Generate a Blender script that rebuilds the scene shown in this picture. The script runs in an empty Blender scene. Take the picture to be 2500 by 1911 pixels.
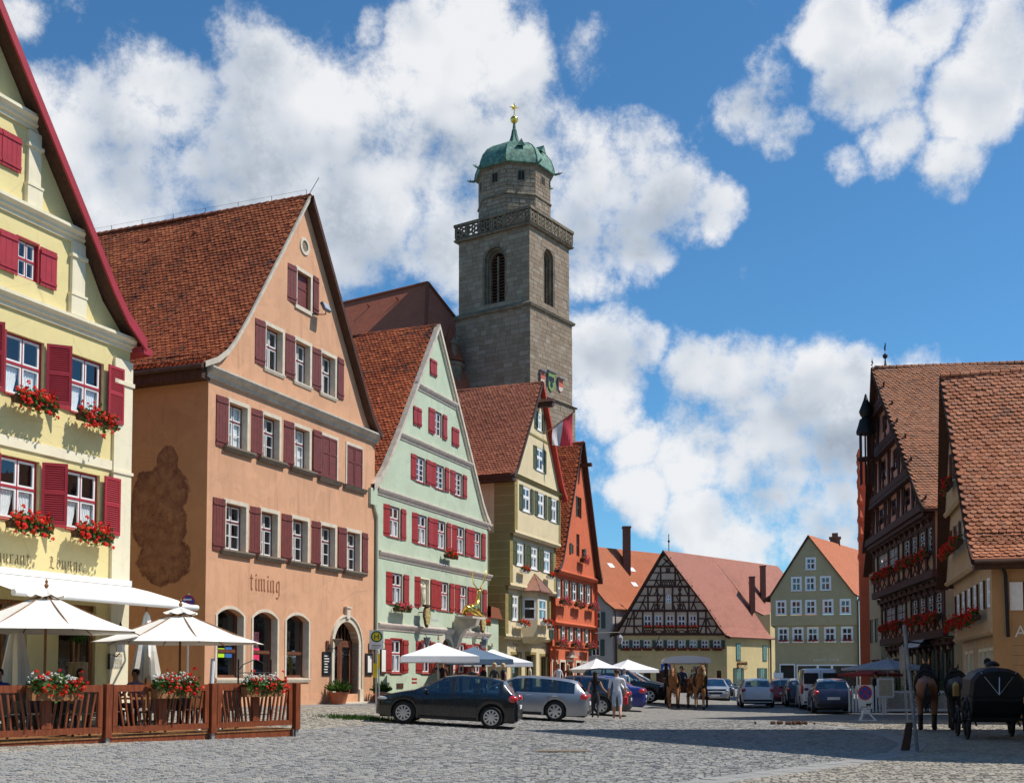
import bpy, bmesh, math, random
import numpy as np
from mathutils import Vector, Matrix
R = math.radians
random.seed(7)
scene = bpy.context.scene
COL = scene.collection
# ------------------------------------------------------------ camera
cam = bpy.data.cameras.new('camera')
cam.sensor_width = 36.0
cam.lens = 40.127
cam.shift_y = 0.22044
cam.clip_start = 0.1
cam.clip_end = 3000
cam_o = bpy.data.objects.new('camera', cam)
cam_o.location = (0, 0, 1.55)
cam_o.rotation_euler = (R(93.0), 0, 0)
COL.objects.link(cam_o)
scene.camera = cam_o
# ------------------------------------------------------------ light
SUN_EL, SUN_AZ = 54.0, 90.0            # azimuth clockwise from +Y
SUNV = Vector((math.sin(R(SUN_AZ))*math.cos(R(SUN_EL)), math.cos(R(SUN_AZ))*math.cos(R(SUN_EL)), math.sin(R(SUN_EL))))
sl = bpy.data.lights.new('sun', 'SUN')
sl.energy = 5.0
sl.angle = R(0.53)
sl.color = (1.0, 0.95, 0.87)
so = bpy.data.objects.new('sun', sl)
so.rotation_euler = SUNV.to_track_quat('Z', 'Y').to_euler()
so.location = (60, 0, 80)
COL.objects.link(so)
scene.view_settings.view_transform = 'Standard'
scene.view_settings.look = 'None'
scene.view_settings.gamma = 1.0
scene.view_settings.exposure = 0.0
scene.view_settings.use_curve_mapping = False
scene.cycles.max_bounces = 6
scene.cycles.diffuse_bounces = 3
scene.cycles.glossy_bounces = 3
scene.cycles.transparent_max_bounces = 8
scene.cycles.use_denoising = True
scene.cycles.use_adaptive_sampling = True
scene.cycles.adaptive_threshold = .02
class NT:
	"""small helper to wire shader nodes"""
	def __init__(s, tree):
		s.t = tree
	def n(s, typ, **kw):
		nd = s.t.nodes.new(typ)
		for k, v in kw.items():
			if k.startswith('i_'):
				nd.inputs[k[2:].replace('_', ' ')].default_value = v
			else:
				setattr(nd, k, v)
		return nd
	def l(s, a, b):
		s.t.links.new(a, b)
	def math(s, op, a, b=None, clamp=False):
		nd = s.t.nodes.new('ShaderNodeMath'); nd.operation = op; nd.use_clamp = clamp
		for i, v in enumerate((a, b)):
			if v is None: continue
			if isinstance(v, (int, float)): nd.inputs[i].default_value = v
			else: s.l(v, nd.inputs[i])
		return nd.outputs[0]
	def vmath(s, op, a, b=None):
		nd = s.t.nodes.new('ShaderNodeVectorMath'); nd.operation = op
		for i, v in enumerate((a, b)):
			if v is None: continue
			if isinstance(v, (tuple, list, Vector)): nd.inputs[i].default_value = v
			else: s.l(v, nd.inputs[i])
		return nd.outputs['Value'] if op in ('DOT_PRODUCT', 'LENGTH') else nd.outputs['Vector']
	def mix(s, f, a, b, typ='MIX'):
		nd = s.t.nodes.new('ShaderNodeMix'); nd.data_type = 'RGBA'; nd.blend_type = typ
		for i, v in ((0, f), (6, a), (7, b)):
			if isinstance(v, (int, float)): nd.inputs[i].default_value = v
			elif isinstance(v, (tuple, list)): nd.inputs[i].default_value = (*v[:3], 1)
			else: s.l(v, nd.inputs[i])
		return nd.outputs[2]
	def noise(s, vec, scale, detail=4, rough=.55, dist=0):
		nd = s.t.nodes.new('ShaderNodeTexNoise')
		nd.inputs['Scale'].default_value = scale; nd.inputs['Detail'].default_value = detail
		nd.inputs['Roughness'].default_value = rough; nd.inputs['Distortion'].default_value = dist
		if vec is not None: s.l(vec, nd.inputs['Vector'])
		return nd.outputs['Fac']
	def ramp(s, f, stops):
		nd = s.t.nodes.new('ShaderNodeValToRGB')
		e = nd.color_ramp.elements
		while len(e) < len(stops): e.new(.5)
		for el, (p, c) in zip(e, stops):
			el.position = p
			el.color = (*c, 1) if len(c) == 3 else c
		s.l(f, nd.inputs[0])
		return nd.outputs[0]
	def maprange(s, v, a, b, c=0., d=1., smooth=True):
		nd = s.t.nodes.new('ShaderNodeMapRange')
		nd.interpolation_type = 'SMOOTHSTEP' if smooth else 'LINEAR'
		s.l(v, nd.inputs[0])
		for i, x in zip((1, 2, 3, 4), (a, b, c, d)): nd.inputs[i].default_value = x
		return nd.outputs[0]
# ------------------------------------------------------------ world: physical sky with cumulus clouds
world = bpy.data.worlds.new('World')
scene.world = world
world.use_nodes = True
world.cycles.sampling_method = 'MANUAL'
world.cycles.sample_map_resolution = 512
w = NT(world.node_tree)
world.node_tree.nodes.clear()
def look(px, py):
	"""sky direction, given as image plane position of the calibrated camera"""
	u, v = (px-1250)/2786.6, (1506.6-py)/2786.6
	p = R(3.0)
	return Vector((u, math.cos(p)-v*math.sin(p), math.sin(p)+v*math.cos(p))).normalized()
sky = w.n('ShaderNodeTexSky', sky_type='NISHITA', sun_disc=False, sun_elevation=R(SUN_EL), sun_rotation=R(SUN_AZ),
		 altitude=450, air_density=1.0, dust_density=0.25, ozone_density=3.0)
geo = w.n('ShaderNodeTexCoord')
dirv = w.vmath('NORMALIZE', geo.outputs['Generated'])
# clouds lie on the sky sphere: soft lumps (direction, angular radius in degrees, weight) roughened with noise
LUMPS = [   # image-plane spot of the calibrated view, angular radius in view pixels, weight
	(420, 250, 150, 1), (620, 190, 150, 1), (330, 430, 220, 1), (570, 420, 280, 1), (800, 330, 210, 1), (850, 540, 260, 1), (1060, 120, 130, 1),
	(1150, 50, 100, .95), (1260, 180, 115, 1), (1430, 150, 90, .9), (1050, 340, 200, 1), (1250, 410, 210, 1), (1450, 420, 160, 1), (1545, 330, 75, .9),
	(1600, 510, 115, 1), (1730, 505, 80, .95), (1550, 600, 85, .9), (1400, 570, 135, 1), (190, 350, 110, .9), (200, 580, 170, 1), (1110, 600, 200, 1),
	(40, 20, 80, .78), (120, 230, 70, .72), (900, 60, 45, .62),
	(2070, 50, 95, .95), (2140, 180, 115, .95), (2270, 60, 70, .8), (2380, 230, 95, .9), (2470, 120, 95, .9), (1830, 240, 95, .74), (1910, 310, 70, .70),
	(2180, 320, 80, .82), (2080, 385, 55, .68), (2330, 400, 75, .68),
	(1470, 900, 130, 1), (1570, 870, 75, .9), (1490, 990, 80, .85), (1710, 930, 100, 1), (1830, 960, 140, 1), (2000, 970, 140, 1), (2090, 920, 80, .95),
	(1700, 1090, 130, .95), (1900, 1090, 190, 1), (2090, 1090, 130, 1), (1560, 1085, 75, .8), (1580, 1215, 90, .8), (1720, 1250, 110, .95),
	(1880, 1200, 130, .95), (1800, 1345, 110, .9), (2010, 1320, 130, 1), (2090, 1240, 90, .9), (2260, 1010, 150, 1),
]
lump = None
wv = w.vmath('ADD', dirv, w.vmath('SCALE', w.vmath('SUBTRACT', w.n('ShaderNodeTexNoise', i_Scale=11.0, i_Detail=2.0).outputs['Color'], (.5, .5, .5))))
_nz = [n for n in world.node_tree.nodes if n.type == 'TEX_NOISE'][-1]; w.l(dirv, _nz.inputs['Vector'])
_sc = [n for n in world.node_tree.nodes if n.type == 'VECT_MATH' and n.operation == 'SCALE'][-1]; _sc.inputs['Scale'].default_value = .06
wdir = w.vmath('NORMALIZE', wv)
for px, py, rad, wt in LUMPS:
	d = w.vmath('DOT_PRODUCT', wdir, look(px, py))
	v = w.maprange(d, math.cos(rad*1.24/2786.6), 1.0, 0.0, wt, False)
	lump = v if lump is None else w.math('MAXIMUM', lump, v)
# the same kind of broken cover goes on over the rest of the sky
inview = w.maprange(w.vmath('DOT_PRODUCT', dirv, look(1250, 700)), math.cos(R(36)), math.cos(R(27)))
rest = w.maprange(w.noise(dirv, 2.6, 3, .5), .56, .76, 0, .9)
cover = w.mix(inview, rest, lump)
def puff(vec, det):
	a = w.noise(vec, 9.0, det, .68)
	return a
n0 = puff(dirv, 8)
dens = w.math('ADD', cover, w.math('MULTIPLY', w.math('SUBTRACT', n0, .5), 3.1))
alpha = w.maprange(dens, .30, .98)
toward_sun = SUNV*0.020 + Vector((0, 0, .030))
s0 = w.noise(dirv, 9.0, 3, .55)
s1 = w.noise(w.vmath('ADD', dirv, toward_sun), 9.0, 3, .55)
emb = w.math('SUBTRACT', s0, s1)                       # lit side facing the sun, shaded below
thick = w.maprange(dens, .5, 1.35)
lowf = w.noise(dirv, 4.2, 2, .5)
shade = w.math('ADD', w.math('MULTIPLY', emb, 1.5), .93)
shade = w.math('ADD', shade, w.math('MULTIPLY', w.math('SUBTRACT', n0, .5), .40))
shade = w.math('SUBTRACT', shade, w.math('MULTIPLY', w.math('MULTIPLY', thick, w.maprange(lowf, .36, .60)), .44))
shade = w.math('MINIMUM', w.math('MAXIMUM', shade, .40), 1.0)
ccol = w.ramp(shade, [(.40, (.40, .46, .55)), (.62, (.56, .62, .70)), (.80, (.76, .80, .86)), (1.0, (.95, .96, .98))])
skyc = w.mix(1.0, sky.outputs[0], (.74, 1.32, 1.58), 'MULTIPLY')
SKY_ST = 0.085
ccol = w.mix(1.0, ccol, (.93/SKY_ST,)*3, 'MULTIPLY')
col = w.mix(w.math('MULTIPLY', alpha, .97), skyc, ccol)
bg = w.n('ShaderNodeBackground'); bg.inputs['Strength'].default_value = SKY_ST
w.l(col, bg.inputs['Color'])
out = w.n('ShaderNodeOutputWorld'); w.l(bg.outputs[0], out.inputs['Surface'])
# ------------------------------------------------------------ geometry helpers
class MB:
	"""collects faces; build() links them as ONE mesh object"""
	def __init__(s):
		s.v, s.f, s.m, s.t = [], [], [], []
		s.X = None
	def add(s, vs, fs, mi=0, tint=0.0):
		o = len(s.v)
		if s.X is not None: vs = [tuple(s.X @ Vector(p)) for p in vs]
		s.v += [tuple(p) for p in vs]
		for f in fs:
			s.f.append([o+i for i in f]); s.m.append(mi); s.t.append(tint)
		return s
	def box(s, x0, x1, y0, y1, z0, z1, mi=0, tint=0.):
		return s.add([(x0, y0, z0), (x1, y0, z0), (x1, y1, z0), (x0, y1, z0), (x0, y0, z1), (x1, y0, z1), (x1, y1, z1), (x0, y1, z1)],
					 [(0, 3, 2, 1), (4, 5, 6, 7), (0, 1, 5, 4), (1, 2, 6, 5), (2, 3, 7, 6), (3, 0, 4, 7)], mi, tint)
	def quad(s, a, b, c, d, mi=0, tint=0.):
		return s.add([a, b, c, d], [(0, 1, 2, 3)], mi, tint)
	def poly(s, pts, mi=0):
		return s.add(pts, [tuple(range(len(pts)))], mi)
	def prism(s, pts, off, mi=0, tint=0.):
		"""polygon pts (3D) extruded by vector off"""
		n = len(pts); off = Vector(off)
		vs = [Vector(p) for p in pts]; vs += [p+off for p in vs]
		fs = [tuple(range(n-1, -1, -1)), tuple(range(n, 2*n))] + [(i, (i+1) % n, n+(i+1) % n, n+i) for i in range(n)]
		return s.add(vs, fs, mi, tint)
	def bar(s, p, q, w_, h, mi=0, up=(0, 0, 1), tint=0.):
		"""rectangular bar from p to q; w_ across, h along up"""
		p, q, up = Vector(p), Vector(q), Vector(up)
		d = (q-p).normalized(); sd = d.cross(up).normalized()*w_/2; u = sd.cross(d).normalized()*h/2
		vs = [p-sd-u, p+sd-u, p+sd+u, p-sd+u, q-sd-u, q+sd-u, q+sd+u, q-sd+u]
		return s.add(vs, [(3, 2, 1, 0), (4, 5, 6, 7), (0, 1, 5, 4), (1, 2, 6, 5), (2, 3, 7, 6), (3, 0, 4, 7)], mi, tint)
	def tube(s, p, q, r0, r1=None, n=10, mi=0, cap=True):
		r1 = r0 if r1 is None else r1
		p, q = Vector(p), Vector(q); d = (q-p).normalized()
		a = d.orthogonal().normalized(); b = d.cross(a)
		vs = []
		for c, r in ((p, r0), (q, r1)):
			for i in range(n):
				t = 2*math.pi*i/n; vs.append(c+(a*math.cos(t)+b*math.sin(t))*r)
		fs = [(i, (i+1) % n, n+(i+1) % n, n+i) for i in range(n)]
		if cap: fs += [tuple(range(n-1, -1, -1)), tuple(range(n, 2*n))]
		return s.add(vs, fs, mi)
	def path(s, pts, r, n=8, mi=0):
		for a, b in zip(pts[:-1], pts[1:]): s.tube(a, b, r, r, n, mi)
		return s
	def lathe(s, prof, n=16, c=(0, 0, 0), mi=0, ph=0., sq=None):
		"""profile [(r,z)] about z"""
		vs = []; c = Vector(c)
		for r, z in prof:
			for i in range(n):
				t = 2*math.pi*i/n+ph; vs.append(c+Vector((r*math.cos(t), r*math.sin(t), z)))
		fs = []
		for k in range(len(prof)-1):
			for i in range(n):
				fs.append((k*n+i, k*n+(i+1) % n, (k+1)*n+(i+1) % n, (k+1)*n+i))
		fs.append(tuple(range(n-1, -1, -1))); m = (len(prof)-1)*n; fs.append(tuple(range(m, m+n)))
		return s.add(vs, fs, mi)
	def ball(s, c, r, mi=0, n=10, k=7, sc=(1, 1, 1)):
		vs, fs = [], []; c = Vector(c)
		for j in range(1, k):
			ph = math.pi*j/k
			for i in range(n):
				t = 2*math.pi*i/n
				vs.append(c+Vector((r*sc[0]*math.sin(ph)*math.cos(t), r*sc[1]*math.sin(ph)*math.sin(t), r*sc[2]*math.cos(ph))))
		vs += [c+Vector((0, 0, r*sc[2])), c-Vector((0, 0, r*sc[2]))]
		for j in range(k-2):
			for i in range(n): fs.append((j*n+i, (j+1)*n+i, (j+1)*n+(i+1) % n, j*n+(i+1) % n))
		T, B = len(vs)-2, len(vs)-1
		for i in range(n):
			fs.append((T, i, (i+1) % n)); fs.append((B, (k-2)*n+(i+1) % n, (k-2)*n+i))
		return s.add(vs, fs, mi)
	def mesh(s, name, mats, smooth=False, tint=False):
		me = bpy.data.meshes.new(name)
		me.from_pydata(s.v, [], s.f)
		if not isinstance(mats, (list, tuple)): mats = [mats]
		for m in mats: me.materials.append(MAT(m))
		if any(s.m): me.polygons.foreach_set('material_index', s.m)
		if smooth:
			me.polygons.foreach_set('use_smooth', [True]*len(s.f))
			if smooth != 'all':
				me.update()
				try: me.set_sharp_from_angle(angle=R(38 if smooth is True else smooth))
				except Exception: pass
		if tint:
			at = me.attributes.new('tint', 'FLOAT', 'FACE'); at.data.foreach_set('value', s.t)
		me.update()
		return me
	def build(s, name, mats, parent=None, smooth=False, tint=False, recalc=False, bevel=0):
		me = s.mesh(name, mats, smooth, tint)
		if recalc or bevel:
			bm = bmesh.new(); bm.from_mesh(me)
			if recalc:
				bmesh.ops.remove_doubles(bm, verts=bm.verts, dist=1e-5)
				bmesh.ops.recalc_face_normals(bm, faces=bm.faces)
			if bevel: bmesh.ops.bevel(bm, geom=bm.edges, offset=bevel, segments=1, affect='EDGES', clamp_overlap=True)
			bm.to_mesh(me); bm.free()
		return obj(name, me, parent)
def obj(name, me, parent=None):
	o = bpy.data.objects.new(name, me)
	COL.objects.link(o)
	if parent is not None: o.parent = parent
	return o
def tag(o, label=None, cat=None, group=None, kind=None):
	if label: o['label'] = label
	if cat: o['category'] = cat
	if group: o['group'] = group
	if kind: o['kind'] = kind
	return o
def empty(name, loc=(0, 0, 0), rz=0., label=None, cat=None, group=None):
	o = bpy.data.objects.new(name, None); COL.objects.link(o)
	o.empty_display_size = .2
	o.location = loc; o.rotation_euler = (0, 0, rz)
	return tag(o, label, cat, group)
def copy_tree(o, parent=None):
	c = o.copy(); COL.objects.link(c); c.parent = parent
	for ch in list(o.children): copy_tree(ch, c)
	return c
# ground height: the market street is level, the pavement rises towards the houses on the left
AX = Vector((.3714, .9285, 0)); NX = Vector((.9285, -.3714, 0))
def gz(x, y):
	s = x*NX.x+y*NX.y
	return min(max((-12.0-s)*.0555, 0), .60)
# ------------------------------------------------------------ materials
_mats = {}
def MAT(m):
	return _mats[m] if isinstance(m, str) else m
def newmat(name):
	m = bpy.data.materials.new(name); m.use_nodes = True
	t = NT(m.node_tree)
	b = [n for n in m.node_tree.nodes if n.type == 'BSDF_PRINCIPLED'][0]
	_mats[name] = m
	return m, t, b
def setb(b, rough=.7, metal=0., spec=.4, coat=0.):
	b.inputs['Roughness'].default_value = rough
	b.inputs['Metallic'].default_value = metal
	b.inputs['Specular IOR Level'].default_value = spec
	if coat: b.inputs['Coat Weight'].default_value = coat; b.inputs['Coat Roughness'].default_value = .03
def basic(name, col, rough=.7, metal=0., spec=.4, var=.0, vs=4., bump=0., bs=40., coat=0.):
	m, t, b = newmat(name); setb(b, rough, metal, spec, coat)
	tc = t.n('ShaderNodeTexCoord').outputs['Object']
	if var:
		f = t.noise(tc, vs, 5, .6)
		c = t.mix(t.maprange(f, .3, .7), tuple(x*(1-var) for x in col), tuple(min(1, x*(1+var)) for x in col))
		t.l(c, b.inputs['Base Color'])
	else: b.inputs['Base Color'].default_value = (*col, 1)
	if bump:
		bp = t.n('ShaderNodeBump'); bp.inputs['Strength'].default_value = bump; bp.inputs['Distance'].default_value = .02
		t.l(t.noise(tc, bs, 4, .6), bp.inputs['Height']); t.l(bp.outputs[0], b.inputs['Normal'])
	return m
def plaster(name, col, var=.10, dirt=(.30, .25, .20), damt=.18, bump=.25):
	"""lime plaster: cloudy tone, run-off streaks, trowel grain"""
	m, t, b = newmat(name); setb(b, .92, 0, .15)
	tc = t.n('ShaderNodeTexCoord').outputs['Object']
	big = t.noise(tc, .55, 4, .6); mid = t.noise(tc, 3.2, 5, .65)
	c = t.mix(t.maprange(big, .3, .7), tuple(x*(1-var) for x in col), tuple(min(1, x*(1+var*.7)) for x in col))
	c = t.mix(t.math('MULTIPLY', t.maprange(mid, .35, .75), .35), c, tuple(min(1, x*(1-var*1.3)) for x in col))
	mp = t.n('ShaderNodeMapping'); mp.inputs['Scale'].default_value = (2.6, 2.6, .22); t.l(tc, mp.inputs['Vector'])
	st = t.noise(mp.outputs[0], 1.4, 6, .65)
	c = t.mix(t.math('MULTIPLY', t.maprange(st, .50, .76), damt*2.0), c, dirt)
	pt = t.noise(tc, .9, 2, .4, 1.2)      # repainted and weathered patches, hairline cracks
	c = t.mix(t.math('MULTIPLY', t.maprange(pt, .55, .60), .5), c, tuple(min(1, x*(1+var*.9)) for x in col))
	c = t.mix(t.math('MULTIPLY', t.maprange(t.noise(tc, 1.7, 3, .5, .6), .62, .66), .45), c, tuple(x*(1-var*1.8) for x in col))
	vo = t.n('ShaderNodeTexVoronoi', feature='DISTANCE_TO_EDGE'); vo.inputs['Scale'].default_value = .55
	t.l(t.vmath('ADD', tc, t.vmath('SCALE', t.n('ShaderNodeTexNoise', i_Scale=2.5).outputs['Color'])), vo.inputs['Vector'])
	c = t.mix(t.math('MULTIPLY', t.maprange(vo.outputs['Distance'], .0, .006, 1, 0), .35), c, tuple(x*.55 for x in col))
	t.l(c, b.inputs['Base Color'])
	bp = t.n('ShaderNodeBump'); bp.inputs['Strength'].default_value = bump; bp.inputs['Distance'].default_value = .02
	h = t.math('ADD', t.noise(tc, 9, 6, .65), t.math('MULTIPLY', t.noise(tc, 60, 3, .6), .4))
	t.l(h, bp.inputs['Height']); t.l(bp.outputs[0], b.inputs['Normal'])
	return m
def tilemat(name, cols, stain=(.035, .03, .028), samt=.8, s0=.52, s1=.72, rough=.85):
	"""clay tiles: each piece takes its own tone from its tint value; soot and lichen patches across"""
	m, t, b = newmat(name); setb(b, rough, 0, .25)
	tc = t.n('ShaderNodeTexCoord').outputs['Object']
	a = t.n('ShaderNodeAttribute', attribute_name='tint').outputs['Fac']
	c = t.ramp(a, [(i/(len(cols)-1), q) for i, q in enumerate(cols)])
	mp = t.n('ShaderNodeMapping'); mp.inputs['Scale'].default_value = (1, 1, .45); t.l(tc, mp.inputs['Vector'])
	f = t.noise(mp.outputs[0], .75, 6, .68)
	f2 = t.math('ADD', t.math('MULTIPLY', f, .8), t.math('MULTIPLY', a, .2))
	c = t.mix(t.math('MULTIPLY', t.maprange(f2, s0, s1), samt), c, stain)
	t.l(c, b.inputs['Base Color'])
	bp = t.n('ShaderNodeBump'); bp.inputs['Strength'].default_value = .3; bp.inputs['Distance'].default_value = .01
	t.l(t.noise(tc, 35, 4, .6), bp.inputs['Height']); t.l(bp.outputs[0], b.inputs['Normal'])
	return m
def fartile(name, col, col2, row=.16, stain=.25):
	"""roof too far off to tell the tiles apart: courses in the relief, mottled clay"""
	m, t, b = newmat(name); setb(b, .85, 0, .25)
	tc = t.n('ShaderNodeTexCoord').outputs['UV']
	br = t.n('ShaderNodeTexBrick'); t.l(tc, br.inputs['Vector'])
	br.inputs['Scale'].default_value = 1.0; br.inputs['Brick Width'].default_value = .18; br.inputs['Row Height'].default_value = row
	br.inputs['Mortar Size'].default_value = .014; br.inputs['Mortar Smooth'].default_value = .4
	br.inputs['Color1'].default_value = (*col, 1); br.inputs['Color2'].default_value = (*col2, 1)
	br.inputs['Mortar'].default_value = (*[x*.45 for x in col], 1)
	oc = t.n('ShaderNodeTexCoord').outputs['Object']
	f = t.noise(oc, .5, 6, .65)
	c = t.mix(t.math('MULTIPLY', t.maprange(f, .45, .75), stain), br.outputs['Color'], tuple(x*.35 for x in col))
	t.l(c, b.inputs['Base Color'])
	bp = t.n('ShaderNodeBump'); bp.inputs['Strength'].default_value = .6; bp.inputs['Distance'].default_value = .03
	t.l(br.outputs['Fac'], bp.inputs['Height']); bp.invert = True
	t.l(bp.outputs[0], b.inputs['Normal'])
	return m
def woodmat(name, col, var=.35, rough=.6, spec=.3):
	m, t, b = newmat(name); setb(b, rough, 0, spec)
	tc = t.n('ShaderNodeTexCoord').outputs['Object']
	mp = t.n('ShaderNodeMapping'); mp.inputs['Scale'].default_value = (6, 6, .8); t.l(tc, mp.inputs['Vector'])
	f = t.noise(mp.outputs[0], 3, 5, .6)
	c = t.mix(t.maprange(f, .3, .7), tuple(x*(1-var) for x in col), tuple(min(1, x*(1+var)) for x in col))
	t.l(c, b.inputs['Base Color'])
	bp = t.n('ShaderNodeBump'); bp.inputs['Strength'].default_value = .2; bp.inputs['Distance'].default_value = .01
	t.l(f, bp.inputs['Height']); t.l(bp.outputs[0], b.inputs['Normal'])
	return m
def stonemat(name, cols, rough=.9):
	m, t, b = newmat(name); setb(b, rough, 0, .25)
	tc = t.n('ShaderNodeTexCoord').outputs['Object']
	a = t.n('ShaderNodeAttribute', attribute_name='tint').outputs['Fac']
	c = t.ramp(a, [(i/(len(cols)-1), q) for i, q in enumerate(cols)])
	f = t.noise(tc, 14, 5, .65); f2 = t.noise(tc, .6, 4, .6)
	c = t.mix(t.math('MULTIPLY', t.maprange(f, .3, .75), .35), c, tuple(x*.45 for x in cols[0]))
	c = t.mix(t.math('MULTIPLY', t.maprange(f2, .45, .75), .35), c, tuple(x*.6 for x in cols[0]))
	t.l(c, b.inputs['Base Color'])
	bp = t.n('ShaderNodeBump'); bp.inputs['Strength'].default_value = .45; bp.inputs['Distance'].default_value = .02
	t.l(t.noise(tc, 28, 5, .65), bp.inputs['Height']); t.l(bp.outputs[0], b.inputs['Normal'])
	return m
def glassmat(name, tint=(.8, .86, .86), refl=.35, ior=1.5):
	"""clear pane: see-through with a sky reflection growing at grazing angles"""
	m = bpy.data.materials.new(name); m.use_nodes = True; _mats[name] = m
	t = NT(m.node_tree); m.node_tree.nodes.clear()
	tr = t.n('ShaderNodeBsdfTransparent'); tr.inputs[0].default_value = (*tint, 1)
	gl = t.n('ShaderNodeBsdfGlossy'); gl.inputs['Roughness'].default_value = .02; gl.inputs[0].default_value = (.9, .95, 1, 1)
	lw = t.n('ShaderNodeLayerWeight'); lw.inputs[0].default_value = .5; fr = t.math('MULTIPLY', t.math('POWER', lw.outputs['Facing'], 3.2), .75)
	tc = t.n('ShaderNodeTexCoord').outputs['Object']
	bp = t.n('ShaderNodeBump'); bp.inputs['Strength'].default_value = .05; bp.inputs['Distance'].default_value = .05
	t.l(t.noise(tc, 2.5, 2, .5), bp.inputs['Height'])
	t.l(bp.outputs[0], gl.inputs['Normal'])
	mx = t.n('ShaderNodeMixShader')
	t.l(t.math('ADD', fr, .03+refl*.3, True), mx.inputs[0])
	t.l(tr.outputs[0], mx.inputs[1]); t.l(gl.outputs[0], mx.inputs[2])
	o = t.n('ShaderNodeOutputMaterial'); t.l(mx.outputs[0], o.inputs[0])
	return m
def leafmat(name, cols, rough=.6):
	m, t, b = newmat(name); setb(b, rough, 0, .3)
	oi = t.n('ShaderNodeAttribute', attribute_name='tint').outputs['Fac']
	t.l(t.ramp(oi, [(i/(len(cols)-1), q) for i, q in enumerate(cols)]), b.inputs['Base Color'])
	b.inputs['Subsurface Weight'].default_value = 0
	tl = t.n('ShaderNodeBsdfTranslucent'); t.l(t.ramp(oi, [(i/(len(cols)-1), q) for i, q in enumerate(cols)]), tl.inputs[0])
	mx = t.n('ShaderNodeMixShader'); mx.inputs[0].default_value = .3
	o = [n for n in m.node_tree.nodes if n.type == 'OUTPUT_MATERIAL'][0]
	t.l(b.outputs[0], mx.inputs[1]); t.l(tl.outputs[0], mx.inputs[2]); t.l(mx.outputs[0], o.inputs[0])
	return m
plaster('p_yellow', (.74, .62, .30), .05, damt=.05)
plaster('p_cream_trim', (.80, .72, .52), .04, damt=.08)
plaster('p_orange', (.63, .345, .205), .10, (.36, .18, .10), .30)
plaster('p_green', (.48, .545, .40), .09, (.25, .28, .2), .10)
plaster('p_cream', (.70, .58, .36), .08, damt=.12)
plaster('p_ochre', (.30, .235, .09), .10)
plaster('p_red', (.62, .155, .075), .08, (.3, .08, .05), .15)
plaster('p_grey', (.46, .42, .37), .06)
plaster('p_olive', (.40, .345, .20), .07)
plaster('p_far_yellow', (.62, .49, .25), .07)
plaster('p_infill', (.64, .47, .34), .08)
plaster('p_beige', (.56, .40, .235), .08)
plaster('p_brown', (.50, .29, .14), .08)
plaster('p_dhred', (.54, .28, .20), .12)
plaster('p_khaki', (.42, .37, .24), .08)
basic('stone_trim', (.62, .54, .42), .85, var=.10, bump=.2)
basic('stone_sill', (.20, .155, .11), .85, var=.15, bump=.2)
basic('stone_grey', (.52, .45, .36), .9, var=.15, vs=3, bump=.3)
basic('trim_mauve', (.60, .50, .42), .85, var=.12, bump=.2)
basic('white', (.80, .80, .78), .45, var=.03)
basic('dark', (.015, .013, .012), .9)
basic('room', (.05, .045, .04), .9)
basic('curtain', (.90, .90, .88), .9, var=.06, vs=9)
basic('crimson', (.36, .028, .038), .45, var=.08, vs=3)
basic('shutter_wine', (.165, .042, .034), .55, var=.12, vs=5)
basic('shutter_red', (.33, .032, .028), .5, var=.10, vs=5)
basic('shutter_green', (.085, .09, .035), .5, var=.15, vs=5)
basic('shutter_teal', (.055, .085, .065), .5, var=.15, vs=5)
basic('gutter', (.10, .055, .04), .5, metal=.3, var=.2)
basic('copper', (.105, .20, .15), .6, .2, var=.45, vs=2.5, bump=.2, bs=6)
basic('copper_brown', (.26, .12, .075), .5, .3, var=.2)
basic('gold', (.95, .62, .12), .22, 1.0, .5)
basic('iron', (.025, .024, .024), .5, .6)
basic('galv', (.52, .53, .54), .4, .7, var=.1)
basic('lead', (.20, .21, .23), .45, .5, var=.2)
glassmat('glass', (.92, .95, .95), .22)
glassmat('glass_dark', (.30, .33, .34), .5)
woodmat('wood_fence', (.21, .055, .022), .3, .45)
woodmat('wood_dark', (.075, .032, .018), .3)
woodmat('wood_door', (.14, .05, .025), .3)
woodmat('wood_mid', (.28, .13, .05), .3)
woodmat('beam', (.075, .034, .022), .3, .7)
woodmat('beam_dh', (.060, .024, .018), .3, .7)
basic('canvas', (.80, .77, .70), .9, var=.03, vs=2, bump=.1, bs=60)
basic('canvas_white', (.82, .82, .82), .9, var=.03, vs=2)
basic('canvas_blue', (.10, .155, .23), .85, var=.10, vs=2)
basic('canvas_grey', (.38, .40, .43), .9, var=.06)
basic('canvas_red', (.45, .05, .03), .85, var=.06)
basic('ink_brown', (.20, .10, .045), .8)
basic('ink_rust', (.25, .075, .03), .8)
basic('ink_white', (.75, .72, .66), .8)
basic('black_paint', (.012, .012, .013), .5)
basic('terracotta', (.40, .13, .06), .8, var=.15)
leafmat('leaf', [(.02, .055, .008), (.05, .12, .015), (.09, .18, .03)])
leafmat('petal_red', [(.55, .012, .008), (.80, .025, .012), (.85, .06, .03)])
leafmat('petal_pink', [(.60, .05, .09), (.75, .12, .17), (.62, .03, .05)])
leafmat('petal_white', [(.75, .75, .68), (.85, .85, .8)])
tilemat('tiles_orange', [(.24, .065, .028), (.34, .090, .035), (.43, .120, .045), (.52, .16, .06)], samt=.80, s0=.535, s1=.70)
tilemat('tiles_green', [(.26, .065, .03), (.38, .095, .037), (.48, .125, .045), (.55, .16, .06)], samt=.82, s0=.54, s1=.68)
tilemat('tiles_cream', [(.30, .10, .055), (.36, .12, .065), (.42, .145, .078), (.46, .165, .09)], samt=.35, s0=.58, s1=.8)
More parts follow.
